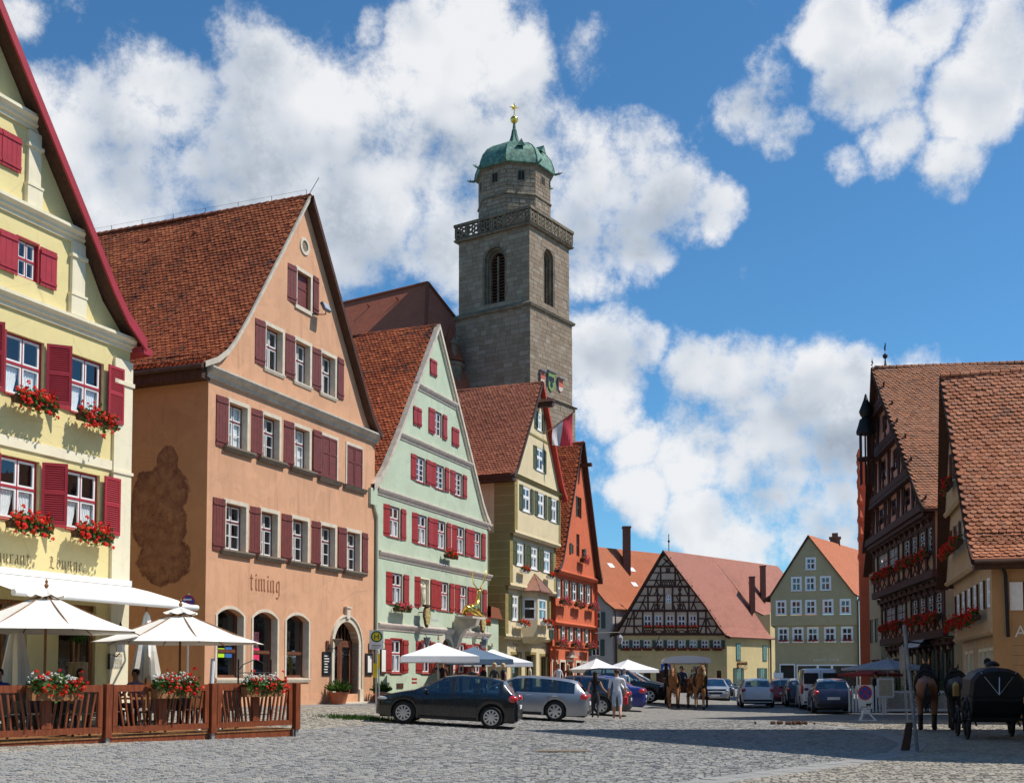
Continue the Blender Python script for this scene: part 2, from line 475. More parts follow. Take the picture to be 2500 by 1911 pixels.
tilemat('tiles_red', [(.30, .07, .03), (.42, .10, .036), (.52, .13, .045), (.56, .16, .06)], samt=.75, s0=.55, s1=.7)
tilemat('tiles_b', [(.33, .12, .06), (.42, .16, .08), (.50, .20, .105), (.38, .165, .10), (.54, .235, .125)], samt=.55, s0=.55, s1=.75)
tilemat('tiles_dh', [(.25, .105, .055), (.33, .14, .075), (.39, .175, .095), (.29, .14, .085), (.46, .17, .07)], stain=(.15, .11, .08), samt=.5, s0=.5, s1=.75)
fartile('tiles_far_orange', (.56, .185, .09), (.49, .16, .075))
fartile('tiles_far_rose', (.47, .20, .145), (.42, .175, .125))
fartile('tiles_church', (.44, .125, .065), (.36, .10, .055), .30, .3)
# ------------------------------------------------------------ building helpers (local frame: x along facade, y inward, z up)
def house(name, label, o, u, z=0., flip=False, cat='house', rot=None):
	if rot is None:
		d = Vector((u, 1.0)).normalized()
		if flip: d = -d
		rot = math.atan2(d.y, d.x)
	h = empty(name, (o[0], o[1], z), rot, label, cat)
	return h
def strip_wall(mb, rows, holes, y, mi=0, rev=.22, rmi=None):
	"""front wall at plane y. rows: [(z, xl, xr)] ascending, the outline; holes: (x0,x1,z0,z1[,rise]) cut out with reveals going inward"""
	rmi = mi if rmi is None else rmi
	zs = sorted({r[0] for r in rows} | {q for h in holes for q in h[2:4] if rows[0][0] < q < rows[-1][0]})
	def ext(z, up):
		for a, b in zip(rows[:-1], rows[1:]):
			if a[0] == b[0]: continue
			if (up and a[0] <= z < b[0]) or (not up and a[0] < z <= b[0]):
				t = (z-a[0])/(b[0]-a[0]); return a[1]+(b[1]-a[1])*t, a[2]+(b[2]-a[2])*t
		return rows[-1][1:] if up else rows[0][1:]
	for za, zb in zip(zs[:-1], zs[1:]):
		la, ra = ext(za, True); lb, rb = ext(zb, False)
		cuts = sorted((h[0], h[1]) for h in holes if h[2] <= za+1e-6 and h[3] >= zb-1e-6)
		pa, pb = la, lb
		for c0, c1 in cuts:
			mb.quad((pa, y, za), (c0, y, za), (c0, y, zb), (pb, y, zb), mi); pa = pb = c1
		mb.quad((pa, y, za), (ra, y, za), (rb, y, zb), (pb, y, zb), mi)
	for h in holes:
		x0, x1, z0, z1 = h[:4]; rise = h[4] if len(h) > 4 else 0
		zt = z1-rise
		mb.quad((x0, y, z0), (x0, y+rev, z0), (x0, y+rev, zt), (x0, y, zt), rmi)
		mb.quad((x1, y, zt), (x1, y+rev, zt), (x1, y+rev, z0), (x1, y, z0), rmi)
		mb.quad((x0, y+rev, z0), (x0, y, z0), (x1, y, z0), (x1, y+rev, z0), rmi)
		if not rise:
			mb.quad((x0, y, z1), (x0, y+rev, z1), (x1, y+rev, z1), (x1, y, z1), rmi)
		else:
			a = arch(x0, x1, zt, rise, 12)
			for (xa, z_a), (xb, z_b) in zip(a[:-1], a[1:]):
				mb.quad((xa, y, z_a), (xb, y, z_b), (xb, y, z1), (xa, y, z1), mi)
				mb.quad((xa, y, z_a), (xa, y+rev, z_a), (xb, y+rev, z_b), (xb, y, z_b), rmi)
def arch(x0, x1, zs, rise, n=12):
	"""points of a round or segmental arch from (x0,zs) to (x1,zs)"""
	w_ = (x1-x0)/2; cx = (x0+x1)/2
	r = (w_*w_+rise*rise)/(2*rise); cz = zs+rise-r
	a0 = math.atan2(zs-cz, -w_); a1 = math.atan2(zs-cz, w_)
	if a0 < 0: a0 += 2*math.pi
	return [(cx+r*math.cos(a0+(a1-a0)*i/n), cz+r*math.sin(a0+(a1-a0)*i/n)) for i in range(n+1)]
def band(mb, inner, outer, y0, y1, mi=0):
	"""ring between two outlines in the xz plane, front at y0, back at y1"""
	for k in range(len(inner)-1):
		a, b, c, d = inner[k], inner[k+1], outer[k+1], outer[k]
		mb.quad((a[0], y0, a[1]), (b[0], y0, b[1]), (c[0], y0, c[1]), (d[0], y0, d[1]), mi)
		mb.quad((d[0], y0, d[1]), (c[0], y0, c[1]), (c[0], y1, c[1]), (d[0], y1, d[1]), mi)
		mb.quad((b[0], y0, b[1]), (a[0], y0, a[1]), (a[0], y1, a[1]), (b[0], y1, b[1]), mi)
def molding(mb, x0, x1, prof, mi=0, ret=0.):
	"""horizontal moulding; prof [(out, z)] outwards from the wall plane, y = -out"""
	n = len(prof)
	vs = [(x0-(o if ret else 0)*ret, -o, z) for o, z in prof]+[(x1+(o if ret else 0)*ret, -o, z) for o, z in prof]
	fs = [(i, i+1, n+i+1, n+i) for i in range(n-1)]+[tuple(range(n)), tuple(range(2*n-1, n-1, -1))]
	mb.add(vs, fs, mi)
_pane = {}
def pane_obj(x0, x1, z0, z1, y, parent, mat):
	mb = MB(); mb.quad((x0, y, z0), (x1, y, z0), (x1, y, z1), (x0, y, z1))
	return mb.build('pane', mat, parent)
def window(H, x0, x1, z0, z1, y=0., rec=.12, outer='white', sash='white', cols=2, rows=(.36, .64), bars=(1, 1), fw=.05, sw=.045,
		 surround=None, sill=None, curtain=None, panes=True, glass='glass', open_sash=False, depth=.7, name='window', rise=0):
	"""casement: outer frame, sashes with glazing bars, panes, dark room behind; rows from the top as height shares, bars = panes stacked in each row"""
	mb = MB(); ya, yb = y+rec, y+rec+.06
	zt = z1-rise
	mb.box(x0, x0+fw, ya, yb, z0, z1, 0); mb.box(x1-fw, x1, ya, yb, z0, z1, 0)
	mb.box(x0+fw, x1-fw, ya, yb, z0, z0+fw, 0)
	if rise:
		a = arch(x0, x1, zt, rise, 10); a2 = arch(x0+fw, x1-fw, zt, rise-fw, 10); band(mb, a2, a, ya, yb, 0)
	else: mb.box(x0+fw, x1-fw, ya, yb, z1-fw, z1, 0)
	iw, ih = x1-x0-2*fw, z1-z0-2*fw
	cw = iw/cols; ms = .5*fw
	for c in range(1, cols): mb.box(x0+fw+c*cw-ms/2, x0+fw+c*cw+ms/2, ya-.004, yb, z0+fw, z1-fw, 0)
	cells = []; zz = z1-fw
	for r_, fr in enumerate(rows):
		zb_ = zz-ih*fr
		if r_ < len(rows)-1: mb.box(x0+fw, x1-fw, ya-.012, yb, zb_-fw*.55, zb_+fw*.55, 0)
		for c in range(cols):
			cells.append((x0+fw+c*cw+ms/2, x0+fw+(c+1)*cw-ms/2, zb_+fw*.55 if r_ < len(rows)-1 else zb_, zz-(fw*.55 if r_ else 0), bars[r_]))
		zz = zb_
	for a, b, c, d, nb in cells:
		yc, yd = ya+.006, yb-.006
		mb.box(a, a+sw, yc, yd, c, d, 1); mb.box(b-sw, b, yc, yd, c, d, 1)
		mb.box(a+sw, b-sw, yc, yd, c, c+sw, 1); mb.box(a+sw, b-sw, yc, yd, d-sw, d, 1)
		for k in range(1, nb):
			zc = c+sw+(d-c-2*sw)*k/nb; mb.box(a+sw, b-sw, yc+.004, yd-.004, zc-.014, zc+.014, 1)
	# the room behind
	yi = yb+depth; e = .02
	mb.quad((x0-e, yi, z0-e), (x1+e, yi, z0-e), (x1+e, yi, z1+e), (x0-e, yi, z1+e), 2)
	mb.quad((x0-e, yb, z0-e), (x0-e, yi, z0-e), (x0-e, yi, z1+e), (x0-e, yb, z1+e), 2); mb.quad((x1+e, yb, z0-e), (x1+e, yi, z0-e), (x1+e, yi, z1+e), (x1+e, yb, z1+e), 2)
	mb.quad((x0-e, yb, z0-e), (x1+e, yb, z0-e), (x1+e, yi, z0-e), (x0-e, yi, z0-e), 2); mb.quad((x0-e, yb, z1+e), (x1+e, yb, z1+e), (x1+e, yi, z1+e), (x0-e, yi, z1+e), 2)
	W = mb.build(name, [outer, sash, 'room'], H)
	if panes:
		for a, b, c, d, nb in cells:
			for k in range(nb):
				ca = c+sw+(d-c-2*sw)*k/nb; cb = c+sw+(d-c-2*sw)*(k+1)/nb
				tl = random.uniform(-.012, .012)
				m2 = MB(); yp = (ya+yb)/2
				m2.quad((a+sw*.8, yp+tl, ca), (b-sw*.8, yp-tl, ca), (b-sw*.8, yp-tl, cb), (a+sw*.8, yp+tl, cb))
				m2.build('pane', glass, W)
	if surround:
		sm, swd, proud = surround; mb = MB()
		if rise:
			a = [(x0, z0)]+arch(x0, x1, zt, rise, 12)+[(x1, z0)]; r2 = rise*1.02
			a2 = [(x0-swd, z0)]+arch(x0-swd, x1+swd, zt, rise+swd, 12)+[(x1+swd, z0)]
			band(mb, a, a2, y-proud, y+.01)
		else:
			band(mb, [(x0, z0), (x0, z1), (x1, z1), (x1, z0)], [(x0-swd, z0), (x0-swd, z1+swd), (x1+swd, z1+swd), (x1+swd, z0)], y-proud, y+.01)
		# stone reveal lining
		q = .004
		mb.quad((x0+q, y-proud+q, z0), (x0+q, y+rec, z0), (x0+q, y+rec, zt), (x0+q, y-proud+q, zt)); mb.quad((x1-q, y-proud+q, zt), (x1-q, y+rec, zt), (x1-q, y+rec, z0), (x1-q, y-proud+q, z0))
		mb.build('surround', sm, W)
	if sill:
		sm, pr, sh, ov = sill
		mb = MB(); mb.add([(x0-ov, y-pr, z0-.02), (x1+ov, y-pr, z0-.02), (x1+ov, y+rec, z0+.01), (x0-ov, y+rec, z0+.01), (x0-ov+.04, y-pr*.55, z0-sh), (x1+ov-.04, y-pr*.55, z0-sh), (x1+ov-.04, y+.02, z0-sh), (x0-ov+.04, y+.02, z0-sh), (x0-ov, y-pr, z0-.02-sh*.3), (x1+ov, y-pr, z0-.02-sh*.3)],
			 [(0, 1, 2, 3), (0, 8, 9, 1), (8, 4, 5, 9), (4, 7, 6, 5), (1, 9, 5, 6, 2), (0, 3, 7, 4, 8)])
		mb.build('sill', sm, W)
	if curtain:
		frac, style = curtain; mb = MB(); yc = yb+.035
		top = z0+(z1-z0)*frac; n = 30
		for side in ((0, .5), (.5, 1)):
			pts = []
			for i in range(n+1):
				t = i/n; xx = x0+fw+iw*(side[0]+(side[1]-side[0])*t)
				pts.append((xx, yc+.009*math.sin(t*math.pi*11+side[0]*3)))
			for (xa, yy), (xb, y2) in zip(pts[:-1], pts[1:]):
				mid = (side[0]+side[1])/2
				if style == 'tied':      # drawn to the sides at the bottom
					k = .62; sx = lambda xq: (xq-(x0+fw if side[0] == 0 else x1-fw))*k+(x0+fw if side[0] == 0 else x1-fw)
					mb.quad((sx(xa), yy, z0), (sx(xb), y2, z0), (xb, y2, top), (xa, yy, top))
				else: mb.quad((xa, yy, z0), (xb, y2, z0), (xb, y2, top), (xa, yy, top))
		mb.build('curtain', 'curtain', W, smooth='all')
	return W
def shutter(H, x0, x1, z0, z1, y=0., mat='shutter_red', style='board', ang=0., hinge=-1):
	mb = MB(); t = .04; w_ = x1-x0; ang += random.uniform(-.035, .035)
	hx = x0 if hinge < 0 else x1
	mb.X = Matrix.Translation((hx, y-.035, 0)) @ Matrix.Rotation(ang, 4, 'Z') @ Matrix.Translation((-hx, 0, 0))
	if style == 'louver':
		f = .07; zm = z0+(z1-z0)*.52
		mb.box(x0, x0+f, -t, 0, z0, z1); mb.box(x1-f, x1, -t, 0, z0, z1)
		for za, zb in ((z0, z0+.09), (zm-.05, zm+.05), (z1-.08, z1)): mb.box(x0+f, x1-f, -t, 0, za, zb)
		mb.quad((x0+f, -.006, z0), (x1-f, -.006, z0), (x1-f, -.006, z1), (x0+f, -.006, z1))
		for za, zb in ((z0+.09, zm-.05), (zm+.05, z1-.08)):
			n = max(3, int((zb-za)/.055))
			for i in range(n):
				c = za+(zb-za)*(i+.5)/n
				mb.add([(x0+f, -.008, c+.02), (x1-f, -.008, c+.02), (x1-f, -t+.004, c-.018), (x0+f, -t+.004, c-.018), (x0+f, -.008, c+.008), (x1-f, -.008, c+.008), (x1-f, -t+.004, c-.030), (x0+f, -t+.004, c-.030)],
					 [(0, 1, 2, 3), (3, 2, 6, 7), (7, 6, 5, 4)])
	elif style == 'board':
		n = max(2, int(round(w_/.16)))
		for i in range(n):
			a = x0+w_*i/n; b = x0+w_*(i+1)/n
			mb.box(a+.004, b-.004, -t+.008+random.uniform(-.002, .002), 0, z0, z1)
		mb.box(x0+.01, x1-.01, -t-.015, -t+.012, z0+(z1-z0)*.09, z0+(z1-z0)*.09+.07); mb.box(x0+.01, x1-.01, -t-.015, -t+.012, z1-(z1-z0)*.09-.07, z1-(z1-z0)*.09)
	else:
		f = .06; zm = z0+(z1-z0)*.6
		mb.box(x0, x0+f, -t, 0, z0, z1); mb.box(x1-f, x1, -t, 0, z0, z1)
		for za, zb in ((z0, z0+.07), (zm-.035, zm+.035), (z1-.07, z1)): mb.box(x0+f, x1-f, -t, 0, za, zb)
		mb.box(x0+f, x1-f, -t*.55, 0, z0+.07, z1-.07)
	mb.X = None
	return mb.build('shutter', mat, H)
def polylen(p):
	return [0]+list(np.cumsum([math.hypot(b[0]-a[0], b[1]-a[1]) for a, b in zip(p[:-1], p[1:])]))
TW, TL = .18, .165
def tile_field(name, prof, y0, y1, H, mat, tw=TW, tl=TL, skip=None, jit=.004, dv=None, yfun=None, parts=0):
	"""plain clay tiles laid in courses on a roof slope. prof [(x,z)] from ridge to eave, courses run along y"""
	L = polylen(prof); tot = L[-1]
	px = [p[0] for p in prof]; pz = [p[1] for p in prof]
	rows = int(tot/tl); cols = int((y1-y0)/tw)
	s_ = np.arange(rows)*tl+tl*.1
	tmpl = np.array([(-.5, -.25, 0), (.5, -.25, 0), (.5, .55, .70), (.34, .88, .92), (0, 1.02, 1), (-.34, .88, .92), (-.5, .55, .70),
					 (.5, .55, .0), (.34, .88, .18), (0, 1.02, .25), (-.34, .88, .18), (-.5, .55, .0)])
	rng = np.random.default_rng(3)
	V, T, keep = [], [], []
	for r_ in range(rows):
		s0 = s_[r_]; s1 = min(s0+tl, tot)
		xa, za = np.interp(s0, L, px), np.interp(s0, L, pz); xb, zb = np.interp(s1, L, px), np.interp(s1, L, pz)
		t = np.array([xb-xa, zb-za]); t /= np.linalg.norm(t)
		n = np.array([-t[1], t[0]])
		if n[1] < 0: n = -n
		ya = yfun(za) if yfun else y0
		c = max(1, int((y1-ya)/tw))
		yc = ya+(np.arange(c)+.5+(.5 if r_ % 2 else 0))*tw
		yc = yc[yc < y1]
		if skip is not None: yc = np.array([q for q in yc if not skip(q, za)])
		if not len(yc): continue
		k = len(yc)
		dn = rng.normal(0, jit, k)+.045+.025*(np.sin(yc*.83+s0*.5)+np.sin(yc*.37-s0*.9+1.3)); ds = rng.normal(0, jit*.8, k); dz = rng.normal(0, .035, k)
		P = np.zeros((k, 12, 3))
		ss = tmpl[None, :, 1]*tl+ds[:, None]
		nn = tmpl[None, :, 2]*.034+dn[:, None]+dz[:, None]*tmpl[None, :, 0]*.15
		P[:, :, 0] = xa+t[0]*ss+n[0]*nn; P[:, :, 2] = za+t[1]*ss+n[1]*nn
		P[:, :, 1] = yc[:, None]+tmpl[None, :, 0]*(tw-.006)
		V.append(P); T.append(rng.random(k))
	if not V: return None
	V = np.concatenate(V); T = np.concatenate(T)
	if parts:      # the largest-looking tiles (lowest courses) as pieces of their own
		base = 'roof_tile'
		idx = np.arange(len(V))[-parts:] if parts > 0 else []
		for i in idx:
			me = bpy.data.meshes.new(base)
			me.from_pydata([tuple(p) for p in V[i]], [], [[0, 1, 2, 3, 4, 5, 6], [2, 7, 8, 3], [3, 8, 9, 4], [4, 9, 10, 5], [5, 10, 11, 6]])
			me.materials.append(MAT(mat)); at = me.attributes.new('tint', 'FLOAT', 'FACE'); at.data.foreach_set('value', [float(T[i])]*5)
			o = obj(base, me, H)
		V = V[:-parts]; T = T[:-parts]
	k = len(V)
	me = bpy.data.meshes.new(name)
	me.vertices.add(k*12); me.vertices.foreach_set('co', V.reshape(-1))
	fl = [[0, 1, 2, 3, 4, 5, 6], [2, 7, 8, 3], [3, 8, 9, 4], [4, 9, 10, 5], [5, 10, 11, 6]]
	loop = np.concatenate([np.array(f) for f in fl]); nl = len(loop)
	LI = (np.arange(k)[:, None]*12+loop[None, :]).reshape(-1)
	me.loops.add(len(LI)); me.loops.foreach_set('vertex_index', LI.astype(np.int32))
	sizes = np.array([len(f) for f in fl]); st = np.concatenate([[0], np.cumsum(sizes)[:-1]])
	me.polygons.add(k*5)
	me.polygons.foreach_set('loop_start', (np.arange(k)[:, None]*nl+st[None, :]).reshape(-1).astype(np.int32))
	me.materials.append(MAT(mat)); me.polygons.foreach_set('use_smooth', np.zeros(k*5, bool))
	me.update(calc_edges=True)
	at = me.attributes.new('tint', 'FLOAT', 'FACE'); at.data.foreach_set('value', np.repeat(T, 5).astype(np.float32))
	me.validate()
	o = obj(name, me, H); o['kind'] = 'stuff'
	return o
def slope(H, prof, y0, y1, mat, thick=.14, name='roof', dv=(0, 1), yfun=None, under='wood_dark'):
	"""roof slab under a profile [(x,z)] ridge to eave, extruded from y0 to y1 along dv"""
	mb = MB(); n = len(prof)
	L = polylen(prof)
	me_uv = []
	def P(p, yy, k=0.):
		y_s = yfun(p[1]) if (yfun and yy == y0) else yy
		return (p[0]+dv[0]*y_s, dv[1]*y_s, p[1]-k)
	for i in range(n-1):
		a, b = prof[i], prof[i+1]
		mb.quad(P(a, y0), P(b, y0), P(b, y1), P(a, y1), 0); me_uv += [(y0, -L[i]), (y0, -L[i+1]), (y1, -L[i+1]), (y1, -L[i])]
		mb.quad(P(a, y1, thick), P(b, y1, thick), P(b, y0, thick), P(a, y0, thick), 1); me_uv += [(0, 0)]*4
		mb.quad(P(a, y0), P(a, y0, thick), P(b, y0, thick), P(b, y0), 1); me_uv += [(0, 0)]*4
		mb.quad(P(b, y1), P(b, y1, thick), P(a, y1, thick), P(a, y1), 1); me_uv += [(0, 0)]*4
	b = prof[-1]
	mb.quad(P(b, y0), P(b, y0, thick), P(b, y1, thick), P(b, y1), 1); me_uv += [(0, 0)]*4
	o = mb.build(name, [mat, under], H)
	uv = o.data.uv_layers.new(name='UVMap')
	uv.data.foreach_set('uv', [c for q in me_uv for c in q])
	return o
def ridge_tiles(H, x, z, y0, y1, mat, r=.13, step=.36, dv=(0, 1)):
	mb = MB(); n = int((y1-y0)/step)
	for i in range(n):
		ya = y0+i*step; tn = random.random()
		for k in range(6):
			a, b = math.pi*k/6, math.pi*(k+1)/6
			ra, rb = r*1.12, r*.92
			q = lambda an, yy, rr: (x+dv[0]*yy+rr*math.cos(an), dv[1]*yy, z-.06+rr*math.sin(an))
			mb.quad(q(a, ya-.03, ra), q(b, ya-.03, ra), q(b, ya+step, rb), q(a, ya+step, rb), 0, tn)
	o = mb.build('ridge_tiles', mat, H, smooth='all', tint=True); o['kind'] = 'stuff'
	return o
# broad-nib lettering: strokes drawn with a pen held at a fixed angle
GL = {
 't': (.62, [[(.05, .72), (.45, .72)], [(.22, .95), (.22, .12), (.34, 0), (.48, .1)]]),
 'i': (.42, [[(.10, .62), (.20, .74), (.20, .12), (.30, 0), (.38, .08)], [(.16, .98), (.26, .90)]]),
 'm': (1.12, [[(.06, .62), (.16, .74), (.16, .08), (.24, 0)], [(.18, .60), (.42, .76), (.50, .66), (.50, .08), (.58, 0)], [(.52, .60), (.76, .76), (.84, .66), (.84, .10), (.94, 0), (1.02, .08)]]),
 'n': (.78, [[(.06, .62), (.16, .74), (.16, .08), (.24, 0)], [(.18, .60), (.42, .76), (.50, .66), (.50, .10), (.60, 0), (.68, .08)]]),
 'g': (.72, [[(.46, .70), (.18, .66), (.14, .20), (.28, .02), (.44, .14)], [(.36, .74), (.50, .66), (.50, -.18), (.34, -.36), (.12, -.30)], [(.5, .66), (.62, .74)]]),
 'a': (.70, [[(.14, .62), (.34, .75), (.46, .64), (.46, .12), (.56, 0), (.64, .08)], [(.46, .42), (.20, .36), (.14, .14), (.26, 0), (.44, .12)]]),
 'u': (.78, [[(.06, .66), (.16, .74), (.16, .14), (.28, 0), (.48, .14)], [(.42, .66), (.52, .74), (.52, .10), (.62, 0), (.70, .08)]]),
 'r': (.56, [[(.06, .62), (.16, .74), (.16, .08), (.26, 0)], [(.18, .58), (.36, .74), (.48, .66)]]),
 'e': (.60, [[(.16, .40), (.46, .54), (.34, .75), (.18, .62), (.14, .18), (.28, 0), (.48, .12)]]),
 'o': (.68, [[(.32, .76), (.16, .62), (.14, .16), (.30, 0)], [(.30, .76), (.50, .60), (.50, .16), (.32, 0)]]),
 'L': (.92, [[(.04, .80), (.20, .98), (.42, .92)], [(.34, .95), (.26, .70), (.30, .14), (.08, .02)], [(.08, .02), (.34, .08), (.66, -.04), (.84, .14)], [(.46, .92), (.44, .5)]]),
 's': (.52, [[(.42, .68), (.26, .76), (.14, .60), (.40, .32), (.34, .04), (.10, .04)]]),
 '.': (.30, [[(.08, .06), (.18, -.02)]]), ' ': (.45, []), ',': (.2, [[(.1, .1), (.05, -.1)]]),
}
def nib_text(H, text, x, z, h, y, mat, pen=.11, ang=40, squeeze=1.0, name='lettering'):
	mb = MB(); cx = x; pv = Vector((math.cos(R(ang)), math.sin(R(ang))))*pen*h/2
	for k, ch in enumerate(text):
		adv, strokes = GL[ch]
		for q, st in enumerate(strokes):
			for a, b in zip(st[:-1], st[1:]):
				A = Vector((cx+a[0]*h*squeeze, z+a[1]*h)); B = Vector((cx+b[0]*h*squeeze, z+b[1]*h))
				yy = y-.006-.0007*((k+q) % 3)
				mb.poly([(A.x-pv.x, yy, A.y-pv.y), (A.x+pv.x, yy, A.y+pv.y), (B.x+pv.x, yy, B.y+pv.y), (B.x-pv.x, yy, B.y-pv.y)])
		cx += adv*h*squeeze
	return mb.build(name, mat, H)
def text_obj(H, body, x, z, h, y, mat, name='lettering', width=None, rot=None):
	c = bpy.data.curves.new(name, 'FONT'); c.body = body; c.size = h*1.35; c.extrude = .002
	c.resolution_u = 2
	t = bpy.data.objects.new(name, c); COL.objects.link(t)
	bpy.context.view_layer.update()
	me = bpy.data.meshes.new_from_object(t); bpy.data.objects.remove(t)
	me.name = name; me.materials.clear(); me.materials.append(MAT(mat))
	sx = 1
	if width:
		xs = [v.co.x for v in me.vertices]; sx = width/(max(xs)-min(xs)) if xs else 1
	me.transform(Matrix.Translation((x, y-.006, z)) @ Matrix.Rotation(R(90), 4, 'X') @ Matrix.Diagonal((sx, 1, 1, 1)))
	return obj(name, me, H)
# ------------------------------------------------------------ flowers
def blob_foliage(mb, n, L, dpt, hgt, droop=.0, size=.05, rng=random):
	for i in range(n):
		x = rng.uniform(-L/2, L/2); y = rng.uniform(-dpt, dpt*.4); z = rng.gauss(.0, hgt*.5)
		if y < -dpt*.4: z -= rng.random()*droop
		e = max(0, 1-abs(x)/(L/2)*.35)
		z *= e
		s = size*rng.uniform(.6, 1.4)
		d = Vector((rng.gauss(0, 1), rng.gauss(-.4, 1), rng.gauss(.5, 1))).normalized(); a = d.orthogonal().normalized(); b = d.cross(a)
		th = rng.random()*6.28; a, b = a*math.cos(th)+b*math.sin(th), b*math.cos(th)-a*math.sin(th)
		c = Vector((x, y, z))
		mb.add([c-a*s, c-b*s*.7+d*s*.2, c+a*s, c+b*s*.7+d*s*.2], [(0, 1, 2, 3)], 0, rng.random())
def blob_bloom(mb, n, L, dpt, hgt, size=.05, droop=.0, rng=random, off=0):
	for i in range(n):
		x = rng.uniform(-L/2, L/2); y = rng.uniform(-dpt, dpt*.2)-off; z = rng.gauss(hgt*.25, hgt*.55)
		if y < -dpt*.3: z -= rng.random()*droop
		r_ = size*rng.uniform(.7, 1.25); tn = rng.random()
		for k in range(7):
			d = Vector((rng.gauss(0, 1), rng.gauss(-.6, 1), rng.gauss(.5, 1))).normalized(); a = d.orthogonal().normalized(); b = d.cross(a)
			c = Vector((x, y, z))+d*r_*.75; s = r_*.62
			mb.add([c-a*s, c-b*s, c+a*s, c+b*s], [(0, 1, 2, 3)], 0, min(1, max(0, tn+rng.uniform(-.3, .3))))
_fb = {}
def flower_box(H, x, z, y, L=1.1, kind='red', label='', group=None, box='stone_trim', dens=1., droop=.12, hg=.12, world=None):
	key = (kind, round(L, 1), random.randrange(3), dens, droop, hg)
	if key not in _fb:
		f = MB(); blob_foliage(f, int(170*L*dens), L, .17, hg, droop, .055)
		b = MB(); blob_bloom(b, int(40*L*dens), L, .2, hg, .055, droop, off=.03)
		bx = MB(); bx.add([(-L/2, -.10, -.16), (L/2, -.10, -.16), (L/2, .10, -.16), (-L/2, .10, -.16), (-L/2-.02, -.12, 0), (L/2+.02, -.12, 0), (L/2+.02, .12, 0), (-L/2-.02, .12, 0)],
						 [(0, 3, 2, 1), (4, 5, 6, 7), (0, 1, 5, 4), (1, 2, 6, 5), (2, 3, 7, 6), (3, 0, 4, 7)])
		pet = {'red': 'petal_red', 'pink': 'petal_pink', 'mix': 'petal_red'}[kind]
		_fb[key] = (bx.mesh('planter', box), f.mesh('foliage', 'leaf', tint=True), b.mesh('blossoms', pet, tint=True))
	M = H.matrix_basis
	p = M @ Vector((x, y, z))
	e = empty('flower_box', p, H.rotation_euler.z, label, 'flower box', group)
	a, b, c = _fb[key]
	obj('planter', a, e)
	o = obj('foliage', b, e); o.location = (0, 0, .04); o = obj('blossoms', c, e); o.location = (0, 0, .06)
	return e
# ------------------------------------------------------------ ground
def groundmat():
	m, t, b = newmat('ground_far'); setb(b, .85, 0, .3)
	tc = t.n('ShaderNodeTexCoord').outputs['Object']
	vo = t.n('ShaderNodeTexVoronoi', feature='DISTANCE_TO_EDGE'); vo.inputs['Scale'].default_value = 6.0
	mp = t.n('ShaderNodeMapping'); mp.inputs['Scale'].default_value = (.9, 1.2, 1); t.l(tc, mp.inputs['Vector']); t.l(mp.outputs[0], vo.inputs['Vector'])
	vc = t.n('ShaderNodeTexVoronoi'); vc.inputs['Scale'].default_value = 6.0; t.l(mp.outputs[0], vc.inputs['Vector'])
	c = t.ramp(t.n('ShaderNodeSeparateColor').outputs[0], [(0, (.18, .165, .145)), (.5, (.25, .235, .21)), (1, (.32, .30, .265))])
	sc = [n for n in m.node_tree.nodes if n.type == 'SEPARATE_COLOR'][0]; t.l(vc.outputs['Color'], sc.inputs[0])
	f = t.noise(tc, .35, 5, .6)
	c = t.mix(t.math('MULTIPLY', t.maprange(f, .35, .7), .4), c, (.17, .165, .16))
	c = t.mix(t.maprange(vo.outputs['Distance'], .0, .05, 1, 0), c, (.17, .155, .13))
	t.l(c, b.inputs['Base Color'])
	bp = t.n('ShaderNodeBump'); bp.inputs['Strength'].default_value = .5; bp.inputs['Distance'].default_value = .02
	t.l(t.maprange(vo.outputs['Distance'], 0, .09), bp.inputs['Height']); t.l(bp.outputs[0], b.inputs['Normal'])
groundmat()
basic('mortar', (.11, .10, .085), .95, var=.25, vs=2, bump=.4, bs=30)
basic('pavement_mat', (.235, .225, .21), .9, var=.12, vs=1.5, bump=.2, bs=50)
stonemat('setts', [(.27, .265, .26), (.31, .30, .28), (.35, .33, .295), (.285, .285, .285), (.38, .35, .30), (.32, .31, .285)])
stonemat('setts_tan', [(.33, .295, .235), (.38, .34, .275), (.42, .375, .30), (.35, .315, .265), (.45, .405, .33)])
stonemat('gutter_stone', [(.31, .30, .285), (.345, .335, .315), (.325, .315, .295)])
mb = MB()
S = [(-420, .60), (-22.82, .60), (-12.0, 0.), (420, 0.)]
Tt = [-300, -40, 0, 60, 140, 900]
idx = {}
vs = []
for i, (s, z) in enumerate(S):
	for j, t_ in enumerate(Tt):
		p = NX*s+AX*t_; idx[i, j] = len(vs); vs.append((p.x, p.y, z-.012))
mb.add(vs, [(idx[i, j], idx[i+1, j], idx[i+1, j+1], idx[i, j+1]) for i in range(len(S)-1) for j in range(len(Tt)-1)])
GROUND = mb.build('ground', 'ground_far'); tag(GROUND, kind='structure')
# gutter line of pale dressed stones that curves between the carriageway and the market square
def gut_x(y):
	pts = [(15.0, 1.2), (17.0, 2.9), (19.0, 4.6), (21.0, 6.3), (23.5, 8.0), (26.5, 9.3), (30, 10.0), (34, 10.2), (38, 10.0), (44, 9.6)]
	return float(np.interp(y, [p[0] for p in pts], [p[1] for p in pts]))
